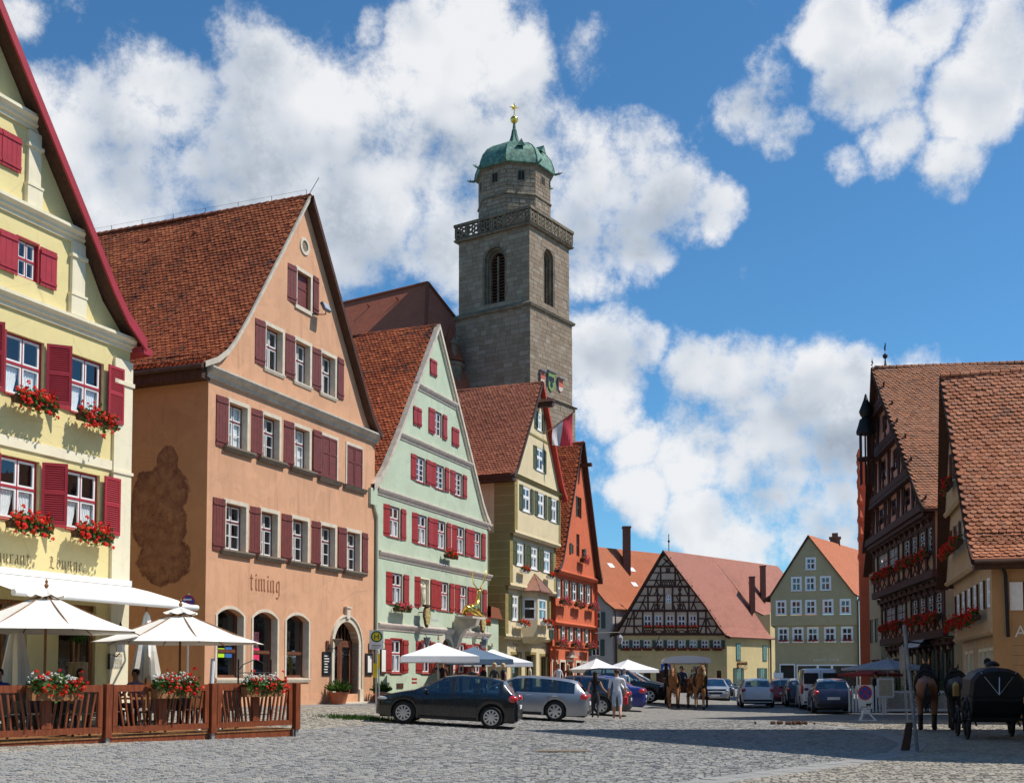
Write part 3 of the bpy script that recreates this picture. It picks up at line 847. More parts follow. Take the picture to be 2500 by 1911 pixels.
# setts laid course by course on a bed sheet; near stones are pieces of their own
def sett_field():
	rng = np.random.default_rng(11)
	near, rest = [], {'setts': [], 'setts_tan': []}
	y = 15.6
	while y < 41:
		dep = rng.uniform(.095, .118)
		xl, xr = -.47*y-1.0, .47*y+1.0
		# courses run slightly aslant, as the carriageway does
		x = xl+rng.uniform(0, .2)
		while x < xr:
			wd = rng.uniform(.10, .17)
			xc = x+wd/2; yy = y+.05*xc+.10*math.sin(xc*.16+y*.25)
			x += wd
			gx = gut_x(yy)
			if abs(xc-gx) < .36: continue
			s = xc*NX.x+yy*NX.y
			if s < -21.3: continue
			kind = 'setts_tan' if (xc > gx or (s < -15.8)) else 'setts'
			D = yy
			if abs(xc) > .462*D+.4: continue
			rest[kind].append((xc, yy, wd-.009, dep-.009, rng.normal(0, .0025), rng.random(), rng.normal(0, .010), rng.normal(0, .010)))
		y += dep
	return rest
def sett_verts(a):
	"""9-sided bevelled stones -> vertex array (k,8,3)"""
	a = np.array(a); k = len(a)
	sx = np.array([-1, 1, 1, -1]*2)*.5; sy = np.array([-1, -1, 1, 1]*2)*.5
	top = np.array([0]*4+[1]*4)
	V = np.zeros((k, 8, 3))
	ins = np.where(top, .016, 0.)
	V[:, :, 0] = a[:, 0, None]+sx*(a[:, 2, None]-ins*1.2)
	V[:, :, 1] = a[:, 1, None]+sy*(a[:, 3, None]-ins)
	g = np.array([gz(x, y) for x, y in a[:, :2]])
	sl = np.where((a[:, 0]*NX.x+a[:, 1]*NX.y) < -12, -.0555, 0.)
	base = g[:, None]+sl[:, None]*((V[:, :, 0]-a[:, 0, None])*NX.x+(V[:, :, 1]-a[:, 1, None])*NX.y)
	V[:, :, 2] = base+np.where(top, .014, -.010)+np.where(top, a[:, 4, None]+a[:, 6, None]*sx*.5+a[:, 7, None]*sy*.5, 0)
	return V
FS = [[4, 5, 6, 7], [0, 1, 5, 4], [1, 2, 6, 5], [2, 3, 7, 6], [3, 0, 4, 7]]
def mass_mesh(name, V, T, fl, mat):
	k, nv = V.shape[:2]
	me = bpy.data.meshes.new(name)
	me.vertices.add(k*nv); me.vertices.foreach_set('co', V.reshape(-1))
	loop = np.concatenate([np.array(f) for f in fl]); nl = len(loop)
	LI = (np.arange(k)[:, None]*nv+loop[None, :]).reshape(-1)
	me.loops.add(len(LI)); me.loops.foreach_set('vertex_index', LI.astype(np.int32))
	sizes = np.array([len(f) for f in fl]); st = np.concatenate([[0], np.cumsum(sizes)[:-1]])
	me.polygons.add(k*len(fl)); me.polygons.foreach_set('loop_start', (np.arange(k)[:, None]*nl+st[None, :]).reshape(-1).astype(np.int32))
	me.materials.append(MAT(mat)); me.polygons.foreach_set('use_smooth', np.zeros(k*len(fl), bool)); me.update(calc_edges=True)
	at = me.attributes.new('tint', 'FLOAT', 'FACE'); at.data.foreach_set('value', np.repeat(T, len(fl)).astype(np.float32))
	me.validate()
	return me
rest = sett_field()
npart = 0
for kind in ('setts', 'setts_tan'):
	a = rest[kind]
	a.sort(key=lambda q: q[1])
	near = [q for q in a if abs(q[0]) < .445*q[1] and q[1] > 16.4][:150]
	ids = set(id(q) for q in near)
	far = [q for q in a if id(q) not in ids]
	V = sett_verts(near)
	for i, q in enumerate(near):
		me = bpy.data.meshes.new('paving_stone')
		me.from_pydata([tuple(p) for p in V[i]], [], FS); me.materials.append(MAT(kind))
		at = me.attributes.new('tint', 'FLOAT', 'FACE'); at.data.foreach_set('value', [float(q[5])]*5)
		o = obj('paving_stone', me, GROUND)
	V = sett_verts(far)
	o = obj('paving_setts', mass_mesh('paving_setts', V, np.array([q[5] for q in far]), FS, kind), GROUND); o['kind'] = 'stuff'
# bed under the setts
mb = MB()
yy = [15, 17, 19, 21, 23.5, 26.5, 30, 34, 38, 43, 49.5]
for s0, s1 in ((-21.6, -12.0), (-12.0, 40)):
	pass
# gutter stones, each a piece
y = 15.8; k = 0
while y < 36:
	ln = random.uniform(.42, .62)
	for off in (-.155, .155):
		x0, x1 = gut_x(y), gut_x(y+ln)
		d = Vector((x1-x0, ln, 0)).normalized(); nrm = Vector((d.y, -d.x, 0))
		c = Vector(((x0+x1)/2, y+ln/2, 0))+nrm*off
		step = ln/d.y
		m2 = MB(); h = step/2-.008; w_ = .148
		a_ = d*h; b_ = nrm*w_; tn = random.random(); zt = .020+(-.006 if off else 0)+random.gauss(0, .002)
		lo = [-a_-b_, a_-b_, a_+b_, -a_+b_]; hi = [q*.97 for q in lo]
		m2.add([(q.x, q.y, -.01) for q in lo]+[(q.x, q.y, zt) for q in hi], FS, 0, tn)
		o = m2.build('gutter_stone', 'gutter_stone', GROUND, tint=True); o.location = c
	y += ln
# asphalt-grey pavement in front of the houses on the left
mb = MB()
sA, sB = -21.25, -26.5
def P_(s, t, dz): p = NX*s+AX*t; return (p.x, p.y, gz(p.x, p.y)+dz)
T_ = [-6, 12, 30, 50, 75, 95]
for a, b in zip(T_[:-1], T_[1:]):
	mb.quad(P_(sB, a, .02), P_(sA, a, .02), P_(sA, b, .02), P_(sB, b, .02)); mb.quad(P_(sA, a, .02), P_(sA, a, -.02), P_(sA, b, -.02), P_(sA, b, .02))
tag(mb.build('pavement', 'pavement_mat', recalc=False), kind='structure')
# drain cover set in the carriageway
mb = MB(); mb.box(-.55, .55, -.3, .3, -.01, .030);
for i in range(6): mb.box(-.48+i*.17, -.38+i*.17, -.24, .24, .030, .034)
o = mb.build('drain_cover', 'stone_sill'); o.location = (1.05, 23.9, 0)
tag(o, 'flat rusty metal drain cover set among the paving setts', 'drain cover')
# ------------------------------------------------------------ yellow restaurant house
GL['R'] = (.86, [[(.16, .98), (.16, .08), (.28, 0)], [(.06, .90), (.40, .98), (.52, .78), (.40, .56), (.2, .52)], [(.34, .52), (.54, .10), (.66, 0), (.76, .08)]])
def yellow_house():
	H = house('yellow_house', 'pale yellow restaurant house with crimson shutters and cream cornices', (-10.68, 31.5), .43, .55)
	ups = [(-2.2, -1.0), (-4.32, -3.1), (-6.45, -5.25)]
	wins = [(a, b, 7.95, 9.48) for a, b in ups]+[(a-.08, b-.07, 4.87, 6.42) for a, b in ups]
	ghole = [(-2.42, -1.12, -.1, 2.9), (-4.75, -3.45, -.1, 2.9), (-7.1, -5.8, -.1, 2.9)]
	mb = MB()
	strip_wall(mb, [(-.6, -11, 0), (10.1, -11, 0)], wins+ghole, 0)
	gab = [(10.1, -11, 0), (10.4, -10.75, -.25), (11.2, -10.1, -1.1), (12.4, -9.2, -1.85), (17.55, -5.5, -5.5)]
	gw = [(-4.02, -3.40, 10.95, 11.90)]
	strip_wall(mb, gab, gw, 0)
	mb.quad((0, 0, -.6), (0, 14, -.6), (0, 14, 10.1), (0, 0, 10.1)); mb.quad((-11, 14, -.6), (-11, 0, -.6), (-11, 0, 10.1), (-11, 14, 10.1))
	mb.build('wall', 'p_yellow', H)
	# corner pilaster with caps and plinth
	mb = MB(); mb.box(-.66, .03, -.09, .5, -.5, 9.75); mb.box(-.70, .07, -.13, .5, 9.05, 9.16); mb.box(-.70, .07, -.13, .5, 6.58, 6.66); mb.box(-.72, .09, -.14, .5, -.5, .5)
	mb.build('corner_pilaster', 'p_cream_trim', H)
	for x0, x1, z0, z1 in ((-2.3, -1.85, 10.48, 12.42), (-3.82, -3.42, 12.80, 14.72)):
		mb = MB(); mb.box(x0, x1, -.10, .02, z0, z1); mb.box(x0-.05, x1+.05, -.15, .02, z1-.42, z1-.34); mb.box(x0-.04, x1+.04, -.13, .02, z0, z0+.5); mb.box(x0-.06, x1+.06, -.15, .02, z0+.5, z0+.56)
		mb.build('gable_pilaster', 'p_cream_trim', H)
	cp = lambda z, k=1: [(0, z), (.06*k, z), (.06*k, z+.10), (.14*k, z+.13), (.14*k, z+.20), (.24*k, z+.28), (.24*k, z+.36), (0, z+.40)]
	for x0, x1, z in ((-11.1, .16, 10.06), (-9.1, -1.72, 12.40), (-7.3, -3.38, 14.76)):
		mb = MB(); molding(mb, x0, x1, cp(z)); mb.build('cornice', 'p_cream_trim', H)
	mb = MB(); mb.box(-11, -.66, -.05, .01, 6.63, 6.89); mb.build('string_band', 'p_cream_trim', H)
	for i, (a, b, c, d) in enumerate(wins):
		window(H, a, b, c, d, rec=.10, outer='crimson', sash='white', rows=(.47, .53), bars=(1, 1), fw=.055, sw=.05, curtain=(.55, 'tied'), sill=('crimson', .05, .05, .03))
		shutter(H, a-.53, a-.02, c-.02, d, mat='crimson', style='louver', ang=(-.14 if i % 3 == 0 else -.4) if i % 3 < 2 else 0, hinge=1)
		shutter(H, b+.05, b+.66, c-.02, d, -.07 if i % 3 == 0 else 0, mat='crimson', style='louver', ang=.03 if i % 3 == 0 else -.75, hinge=-1)
		if i % 3 < 2:
			flower_box(H, (a+b)/2+.05, c-.10, -.32, 1.3, 'red',
					 f"red geranium box under the {'upper' if i < 3 else 'lower'} {'window nearest the corner pilaster' if i % 3 == 0 else 'window at the picture edge'} of yellow house",
					 'geranium boxes on the yellow house', 'wood_dark', 1.7, .30, .24)
	for a, b, c, d in gw:
		window(H, a, b, c, d, rec=.05, outer='crimson', rows=(.5, .5), fw=.05, sw=.03, surround=('crimson', .05, .03))
		shutter(H, b+.06, b+.60, c-.03, d, mat='crimson', style='board')
		shutter(H, a-.6, a-.06, c-.03, d, mat='crimson', style='board')
	shutter(H, -5.2, -4.62, 13.5, 14.38, mat='crimson', style='board'); shutter(H, -4.62, -4.02, 13.5, 14.38, mat='crimson', style='board')
	# ground floor openings: glazed timber doors
	for k, (a, b, c, d) in enumerate(ghole):
		mb = MB()
		mb.box(a, a+.1, .10, .2, c, d); mb.box(b-.1, b, .10, .2, c, d); mb.box(a, b, .10, .2, d-.12, d); mb.box((a+b)/2-.03, (a+b)/2+.03, .11, .2, c, d); mb.box(a, b, .11, .2, 2.15, 2.22)
		mb.quad((a, .9, c), (b, .9, c), (b, .9, d), (a, .9, d), 1); mb.quad((a, .2, c), (a, .9, c), (a, .9, d), (a, .2, d), 1); mb.quad((b, .2, c), (b, .9, c), (b, .9, d), (b, .2, d), 1)
		D = mb.build('glazed_door', ['wood_mid', 'room'], H)
		for q0, q1 in ((a+.1, (a+b)/2-.03), ((a+b)/2+.03, b-.1)): pane_obj(q0, q1, .1, 2.15, .16, D, 'glass_dark'); pane_obj(q0, q1, 2.22, d-.12, .16, D, 'glass_dark')
	nib_text(H, 'Restaurant', -5.12, 3.78, .30, -.002, 'ink_brown', .10, 40, .86, 'sign_lettering')
	nib_text(H, 'Lounge.', -2.80, 3.78, .30, -.002, 'ink_brown', .10, 40, .86, 'sign_lettering')
	# roof with crimson barge boards
	rl = [(-5.5, 17.75), (-9.25, 12.55), (-10.2, 11.3), (-10.9, 10.65), (-11.6, 10.2)]; rr = [(-5.5, 17.75), (-1.95, 12.75), (-1.15, 11.6), (-.62, 10.95), (.12, 10.38)]
	slope(H, rl, -.45, 14, 'tiles_orange'); slope(H, rr, -.45, 14, 'tiles_orange')
	for pr in (rl, rr):
		mb = MB()
		for (xa, za), (xb, zb) in zip(pr[:-1], pr[1:]):
			mb.add([(xa, -.50, za+.03), (xb, -.50, zb+.03), (xb, -.50, zb-.30), (xa, -.50, za-.30), (xa, -.44, za+.03), (xb, -.44, zb+.03), (xb, -.44, zb-.30), (xa, -.44, za-.30)],
				 [(0, 3, 2, 1), (4, 5, 6, 7), (0, 1, 5, 4), (3, 7, 6, 2)])
			mb.quad((xa, -.44, za-.13), (xb, -.44, zb-.13), (xb, .0, zb-.13), (xa, 0, za-.13))
			mb.quad((xa, -.50, za+.035), (xb, -.50, zb+.035), (xb, -.3, zb+.045), (xa, -.3, za+.045))
		mb.build('barge_board', 'crimson', H)
	mb = MB(); mb.box(.0, .45, -.40, 14, 10.02, 10.2); mb.build('eave_soffit', 'crimson', H)
	# awning
	A = empty('awning', H.matrix_basis @ Vector((0, 0, 0)), H.rotation_euler.z, 'long cream canvas awning rolled out over the restaurant terrace', 'awning')
	mb = MB(); n = 14
	for i in range(n):
		xa, xb = -6.1+6.1*i/n, -6.1+6.1*(i+1)/n
		for (ya, za), (yb, zb) in zip([(0, 3.52), (-.8, 3.345), (-1.6, 3.13), (-2.38, 2.90)][:-1], [(0, 3.52), (-.8, 3.345), (-1.6, 3.13), (-2.38, 2.90)][1:]):
			mb.quad((xa, ya, za), (xa, yb, zb), (xb, yb, zb), (xb, ya, za))
	mb.build('canvas', 'canvas', A, smooth='all')
	mb = MB(); mb.tube((-6.15, -2.40, 2.86), (.05, -2.40, 2.86), .075, n=12); mb.build('front_roller', 'white', A, smooth=True)
	mb = MB(); mb.box(-6.15, .05, -.16, -.01, 3.50, 3.66); mb.build('cassette', 'white', A)
	for x in (-5.6, -.5):
		mb = MB(); mb.bar((x, -.1, 3.42), (x+.9, -1.2, 3.12), .05, .05); mb.bar((x+.9, -1.2, 3.12), (x, -2.35, 2.86), .05, .05); mb.build('folding_arm', 'white', A)
	# lantern and notice board by the corner
	L = empty('wall_lantern', H.matrix_basis @ Vector((-.52, -.30, 2.02)), H.rotation_euler.z, 'black iron lantern beside the corner of the yellow house', 'lantern')
	mb = MB(); mb.lathe([(.20, .02), (.13, .16), (.04, .30), (.035, .40), (.01, .48)], 6); mb.build('cap', 'iron', L)
	mb = MB(); mb.lathe([(.10, -.34), (.155, .0)], 6); mb.build('glass_body', 'curtain', L)
	mb = MB(); mb.path([(0, 0, -.36), (0, .12, -.46), (0, .29, -.40)], .015); mb.build('bracket', 'iron', L)
	B = empty('notice_sign', H.matrix_basis @ Vector((-.45, -.07, 1.42)), H.rotation_euler.z, 'small black hanging sign with white writing on the yellow pillar', 'sign')
	mb = MB(); mb.box(-.25, .25, -.02, .02, -.2, .22); mb.build('board', 'black_paint', B)
	text_obj(B, 'Zimmer', -.21, .04, .12, -.022, 'white', 'lettering', .42); text_obj(B, 'frei', -.12, -.14, .12, -.022, 'white', 'lettering', .22)
	return H
YH = yellow_house()
# ------------------------------------------------------------ orange gabled house
def mural_mat():
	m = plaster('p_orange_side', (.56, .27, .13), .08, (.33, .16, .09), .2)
	t = NT(m.node_tree)
	b = [n for n in m.node_tree.nodes if n.type == 'BSDF_PRINCIPLED'][0]
	src = b.inputs['Base Color'].links[0].from_socket
	tc = t.n('ShaderNodeTexCoord').outputs['Object']
	wob = t.math('MULTIPLY', t.math('SUBTRACT', t.noise(tc, 2.4, 5, .6), .5), .55); d = None
	for y_, z_, ry, rz in ((1.55, 7.95, .42, .50), (1.75, 6.9, 1.05, .95), (1.70, 5.9, .95, 1.2), (1.65, 4.75, 1.10, .85), (2.55, 6.4, .45, 1.3)):
		q = t.vmath('LENGTH', t.vmath('MULTIPLY', t.vmath('SUBTRACT', tc, (0, y_, z_)), (0, 1/ry, 1/rz))); d = q if d is None else t.math('MINIMUM', d, q)
	d = t.math('ADD', d, wob)
	f = t.maprange(d, 1.03, .93); rim = t.math('MULTIPLY', t.maprange(d, .72, .95), f)
	ln = t.maprange(t.math('ABSOLUTE', t.math('SUBTRACT', t.noise(tc, 1.6, 3, .5, 1.5), .5)), .0, .035, 1, 0)
	g = t.math('ADD', t.maprange(t.noise(tc, 3.0, 6, .7), .3, .65, .35, .72), t.math('MULTIPLY', t.math('ADD', ln, rim), .22), True)
	c = t.mix(t.math('MULTIPLY', f, g), src, (.16, .062, .040))
	t.l(c, b.inputs['Base Color'])
mural_mat()
def orange_house():
	H = house('orange_house', 'tall terracotta orange gabled house with dark wine shutters', (-9.69, 36), .40, .58)
	up = [(.98, 2.25), (2.93, 4.17), (4.90, 6.14), (6.80, 8.05), (8.66, 9.98)]
	lo = [(.88, 2.24), (2.87, 4.12), (4.82, 6.08), (6.77, 8.02), (8.68, 9.94)]
	W2 = [(a, b, 8.47, 10.12) for a, b in up]; W1 = [(a, b, 5.08, 6.78) for a, b in lo]
	GW = [(3.04, 4.31, 11.60, 13.28), (4.90, 6.13, 11.60, 13.28), (6.69, 7.93, 11.60, 13.28)]
	TW_ = [(4.96, 6.13, 14.38, 15.87)]
	A = [(.62, 2.04, .95, 3.20, .22), (2.60, 4.04, .95, 3.20, .22), (4.62, 6.08, .95, 3.20, .22)]
	DO = [(7.86, 9.72, .02, 3.12, .80)]
	inset = .13
	sh = lambda w: [(a+inset, b-inset, c+.06, d-inset, *r) for a, b, c, d, *r in w]
	mb = MB()
	strip_wall(mb, [(-.6, 0, 11), (10.6, 0, 11)], sh(W2)+sh(W1)+A+DO, 0, rev=.28)
	gab = [(10.6, 0, 11), (10.95, .1, 10.9), (11.5, .80, 10.45), (11.98, 1.22, 10.1), (12.95, 1.92, 9.42), (18.55, 5.65, 5.65)]
	strip_wall(mb, gab, sh(GW)+sh(TW_), 0, rev=.28)
	mb.quad((11, 0, -.6), (11, 15, -.6), (11, 15, 10.6), (11, 0, 10.6)); mb.quad((11, 15, -.6), (0, 15, -.6), (0, 15, 10.6), (11, 15, 10.6))
	mb.build('wall', 'p_orange', H)
	mb = MB(); mb.quad((0, 15, -.6), (0, 0, -.6), (0, 0, 10.6), (0, 15, 10.6)); mb.build('side_wall', 'p_orange_side', H)
	mb = MB(); mb.box(5.5, 11.03, -.035, .01, -.6, .33); mb.build('plinth', 'p_orange', H)
	mb = MB(); molding(mb, -.15, 11.15, [(0, 10.50), (.08, 10.52), (.10, 10.62), (.22, 10.70), (.30, 10.80), (.30, 10.86), (0, 10.98)]); mb.build('cornice', 'stone_grey', H)
	su = ('stone_trim', inset, .02)
	for k, (a, b, c, d) in enumerate(W2+W1):
		i = k % 5; row = k//5
		if row == 0 and i >= 3:      # closed shutters
			a_, b_ = a+.08, b-.08
			mb = MB(); band(mb, [(a_, c), (a_, d-.08), (b_, d-.08), (b_, c)], [(a_-.09, c), (a_-.09, d+.03), (b_+.09, d+.03), (b_+.09, c)], -.03, .01); mb.build('surround', 'stone_trim', H)
			shutter(H, a_, (a_+b_)/2-.01, c+.02, d-.09, .03, 'shutter_wine', 'flat2'); shutter(H, (a_+b_)/2+.01, b_, c+.02, d-.09, .03, 'shutter_wine', 'flat2')
			if i == 3: shutter(H, a-.58, a+.02, c-.02, d, mat='shutter_wine')
			mb = MB(); mb.add([(a-.2, -.17, c-.03), (b+.2, -.17, c-.03), (b+.2, .05, c), (a-.2, .05, c), (a-.15, -.08, c-.20), (b+.15, -.08, c-.20), (b+.15, .02, c-.20), (a-.15, .02, c-.20)], [(0, 1, 2, 3), (0, 4, 5, 1), (4, 7, 6, 5), (1, 5, 6, 2), (0, 3, 7, 4)]); mb.build('sill', 'stone_sill', H)
			continue
		window(H, a+inset, b-inset, c+.06, d-inset, rec=.22, outer='shutter_wine', sash='white', rows=(.36, .64), bars=(1, 2), fw=.05, sw=.045, surround=su,
			 sill=('stone_sill', .17, .20, .33), curtain=(.95, 'plain') if row == 0 and i in (0, 2) else None)
		shutter(H, a-.58, a+.02, c-.05, d-.05, mat='shutter_wine', ang=-.06-.04*(i % 2), hinge=1)
		if row == 1 and i == 4: shutter(H, b, b+.52, c-.05, d-.05, mat='shutter_wine', ang=.1)
	for k, (a, b, c, d) in enumerate(GW):
		window(H, a+inset, b-inset, c+.06, d-inset, rec=.22, outer='shutter_wine', sash='white', rows=(.42, .58), bars=(1, 1), fw=.05, sw=.05, surround=su, sill=('stone_trim', .07, .14, .14), glass='glass_dark' if k == 1 else 'glass')
		shutter(H, a-.53, a+.02, c+.06, d-.08, mat='shutter_wine', ang=-.08, hinge=1)
	shutter(H, GW[2][1], GW[2][1]+.5, GW[2][2]+.1, GW[2][3], mat='shutter_wine', ang=.08)
	a, b, c, d = TW_[0]
	mb = MB(); band(mb, [(a+inset, c), (a+inset, d-inset), (b-inset, d-inset), (b-inset, c)], [(a, c), (a, d), (b, d), (b, c)], -.02, .01); mb.box(a-.02, b+.02, -.06, .25, c-.08, c+.06); mb.build('surround', 'stone_trim', H)
	shutter(H, a+inset, b-inset, c+.06, d-inset, .22, 'shutter_wine', 'flat')
	shutter(H, a-.50, a+.02, c+.05, d-.08, mat='shutter_wine', ang=-.08, hinge=1); shutter(H, b, b+.42, c+.12, d, mat='shutter_wine', ang=.1)
	# oculus
	mb = MB(); n = 24; o0 = [(5.56+.20*math.cos(6.2832*i/n), 16.76+.21*math.sin(6.2832*i/n)) for i in range(n+1)]; o1 = [(5.56+.31*math.cos(6.2832*i/n), 16.76+.32*math.sin(6.2832*i/n)) for i in range(n+1)]
	band(mb, o0, o1, -.04, .01); mb.poly([(x, -.003, z) for x, z in o0[:-1]], 1); mb.build('oculus', ['stone_trim', 'stone_sill'], H)
	# arched shop windows
	for k, (a, b, c, d, r_) in enumerate(A):
		Wn = window(H, a, b, c, d, rec=.24, outer='wood_door', sash='wood_door', cols=1, rows=(.62, .38), bars=(1, 1), fw=.07, sw=.03, surround=('stone_trim', .10, .025), sill=('stone_trim', .08, .16, .08), rise=r_, depth=1.2, glass='glass')
		if k < 2:      # posters behind the glass
			for j, (px_, pz_, w_, h_, mm) in enumerate(((.18, 1.55, .12, .34, 'ink_brown'), (.42, 1.62, .34, .30, 'poster_green'), (.80, 1.62, .36, .34, 'poster_blue')) if k == 0 else ((.12, 1.6, .1, .5, 'white'), (.28, 1.55, .48, .42, 'poster_pink'), (.36, 1.97, .36, .55, 'poster_dark'))):
				mb = MB(); mb.box(a+px_, a+px_+w_, .262-.004*j, .266-.004*j, pz_, pz_+h_); mb.build('poster', mm, Wn)
	# round-headed doorway
	a, b, c, d, r_ = DO[0]
	mb = MB(); zt = d-r_
	for w0, w1, y0, y1 in ((0, .20, -.05, .30), (.20, .26, -.10, .02)):
		band(mb, [(a-w0, 0)]+[q for q in arch(a-w0, b+w0, zt, r_+w0, 16)]+[(b+w0, 0)], [(a-w1, 0)]+[q for q in arch(a-w1, b+w1, zt, r_+w1, 16)]+[(b+w1, 0)], y0, y1)
	mb.box((a+b)/2-.12, (a+b)/2+.12, -.12, .0, d+.12, d+.52); mb.box((a+b)/2-.2, (a+b)/2+.2, -.16, .0, d+.52, d+.58)
	mb.box(a-.28, a, -.12, .25, -.3, .5); mb.box(b, b+.28, -.12, .25, -.3, .5)
	mb.build('door_surround', 'stone_trim', H)
	mb = MB(); mb.box(a, b, .26, .34, 2.28, 2.40); mb.box(a, a+.1, .26, .34, 0, 2.4); mb.box(b-.1, b, .26, .34, 0, 2.4); mb.box((a+b)/2-.07, (a+b)/2+.07, .25, .34, 0, 2.4)
	for xa, xb in ((a+.1, (a+b)/2-.07), ((a+b)/2+.07, b-.1)): mb.box(xa, xa+.1, .27, .33, 0, 2.3); mb.box(xb-.1, xb, .27, .33, 0, 2.3); mb.box(xa+.1, xb-.1, .27, .33, 0, .25); mb.box(xa+.1, xb-.1, .27, .33, 2.15, 2.3)
	for t in range(1, 7): xx = a+(b-a)*t/7; mb.box(xx-.015, xx+.015, .28, .31, 2.4, zt+math.sqrt(max(.01, 1-((xx-(a+b)/2)/((b-a)/2))**2))*r_)
	mb.quad((a, .9, 0), (b, .9, 0), (b, .9, d), (a, .9, d), 1)
	Dr = mb.build('door', ['wood_door', 'room'], H)
	pane_obj(a+.2, (a+b)/2-.17, .25, 2.15, .30, Dr, 'glass_dark'); pane_obj((a+b)/2+.17, b-.2, .25, 2.15, .30, Dr, 'glass_dark')
	mb = MB()
	for xa, xb in ((a+.2, (a+b)/2-.17), ((a+b)/2+.17, b-.2)):
		for t in range(1, 6): xx = xa+(xb-xa)*t/6; mb.tube((xx, .285, .3), (xx, .285, 2.1), .009, n=5)
		for zz in (.8, 2.0, 1.92): mb.box(xa, xb, .28, .295, zz, zz+.02)
		for t in range(3): mb.lathe([(.05, -.02), (.06, 0), (.05, .02)], 8, (xa+(xb-xa)*(t+.5)/3, .285, 1.84))
	mb.build('door_grille', 'iron', Dr)
	mb = MB(); mb.box(a-.4, b+.4, -.45, .3, -.4, .02); mb.build('door_step', 'stone_trim', H)
	nib_text(H, 'timing', 2.36, 3.90, .56, -.002, 'ink_rust', .13, 40, .82, 'sign_lettering')
	# menu boards and shaded lamps either side of the door
	for k, (xa, xb) in enumerate(((7.02, 7.58), (10.28, 10.86))):
		Bd = empty('menu_board', H.matrix_basis @ Vector(((xa+xb)/2, -.02, 1.05)), H.rotation_euler.z, 'black framed menu board with chalk writing '+('before' if k == 0 else 'beyond')+' the arched door of orange house', 'menu board', 'menu boards by the arched door')
		mb = MB(); w_ = (xb-xa)/2; mb.box(-w_, w_, -.03, .0, 0, .88); mb.build('board', 'black_paint', Bd)
		mb = MB()
		if k == 0:
			for t in range(7): mb.box(-w_+.08+random.random()*.05, w_-.12-random.random()*.12, -.035, -.031, .10+t*.10, .135+t*.10)
		else: mb.box(-w_*.45, w_*.6, -.035, -.031, .12, .78)
		mb.build('chalk_writing' if k == 0 else 'paper_menu', 'ink_white', Bd)
		Lp = empty('wall_lamp', H.matrix_basis @ Vector(((xa+xb)/2+.1, -.02, 1.98)), H.rotation_euler.z, 'wall lamp with cone shade above the menu board '+('before' if k == 0 else 'beyond')+' the orange house door', 'wall lamp', 'lamps by the arched door')
		mb = MB(); mb.box(-.12, .04, -.04, 0, 0, .36); mb.build('back_plate', 'wood_door', Lp)
		mb = MB(); mb.path([(.0, -.04, .06), (.12, -.18, .06), (.2, -.3, .18)], .014); mb.build('arm', 'iron', Lp)
		mb = MB(); mb.lathe([(.05, .18), (.20, .42), (.19, .43)], 12, (.2, -.3, 0)); mb.build('shade', 'stone_sill', Lp)
	# floodlight on its arm under the top window
	F = empty('floodlight', H.matrix_basis @ Vector((5.98, -.02, 14.38)), H.rotation_euler.z, 'square floodlight on a thin arm on the orange gable', 'floodlight')
	mb = MB(); mb.path([(0, 0, 0), (.25, -.2, .02), (.42, -.40, .05), (.42, -.40, .2)], .018); mb.build('arm', 'iron', F)
	mb = MB(); mb.X = Matrix.Translation((.42, -.40, .32)) @ Matrix.Rotation(R(-28), 4, 'X'); mb.box(-.22, .22, -.06, .06, -.16, .16); mb.box(-.20, .20, -.065, -.06, -.14, .14, 1); mb.build('lamp_head', ['lead', 'galv'], F)
	# roof
	rl = [(5.65, 18.62), (1.92, 13.02), (1.22, 12.05), (.80, 11.58), (.30, 11.20), (-.42, 10.86)]; rr = [(5.65, 18.62), (9.25, 13.1), (9.9, 12.1), (10.3, 11.55), (10.7, 11.15), (11.1, 10.9)]
	slope(H, rl, -.16, 15, 'tiles_orange'); slope(H, rr, -.28, 15, 'tiles_orange')
	tile_field('roof_tiles', rl, -.14, 15, H, 'tiles_orange')
	ridge_tiles(H, 5.65, 18.64, -.16, 15, 'tiles_orange', .15)
	mb = MB()
	for (xa, za), (xb, zb) in zip(rl[:-1], rl[1:]): mb.add([(xa, -.20, za+.05), (xb, -.20, zb+.05), (xb, -.20, zb-.12), (xa, -.20, za-.12), (xa, -.12, za+.06), (xb, -.12, zb+.06)], [(0, 3, 2, 1), (0, 1, 5, 4)])
	mb.build('verge_mortar', 'stone_grey', H)
	mb = MB()
	for (xa, za), (xb, zb) in zip(rr[:-1], rr[1:]): mb.add([(xa, -.32, za+.05), (xb, -.32, zb+.05), (xb, -.32, zb-.22), (xa, -.32, za-.22), (xa, -.26, za+.05), (xb, -.26, zb+.05), (xb, -.26, zb-.22), (xa, -.26, za-.22), (xa, 0, za-.24), (xb, 0, zb-.24)], [(0, 3, 2, 1), (0, 1, 5, 4), (4, 5, 6, 7), (3, 8, 9, 2)])
	mb.build('barge_board', 'wood_dark', H)
	mb = MB(); mb.tube((-.48, -.14, 10.78), (-.48, 15, 10.78), .085, n=8); mb.build('gutter', 'gutter', H, smooth=True)
	mb = MB(); mb.box(-.42, .02, -.05, 15, 10.42, 10.76); mb.build('eave_soffit', 'wood_dark', H)
	# snow guard grating above the eave
	mb = MB()
	for j in range(2): mb.tube((.02-.1*j, -.05, 11.20+.10*j), (.02-.1*j, 15, 11.20+.10*j), .012, n=5)
	for j in range(60): y_ = .1+j*.25; mb.tube((.06, y_, 11.06), (-.1, y_, 11.34), .010, n=4)
	mb.build('snow_guard', 'iron', H)
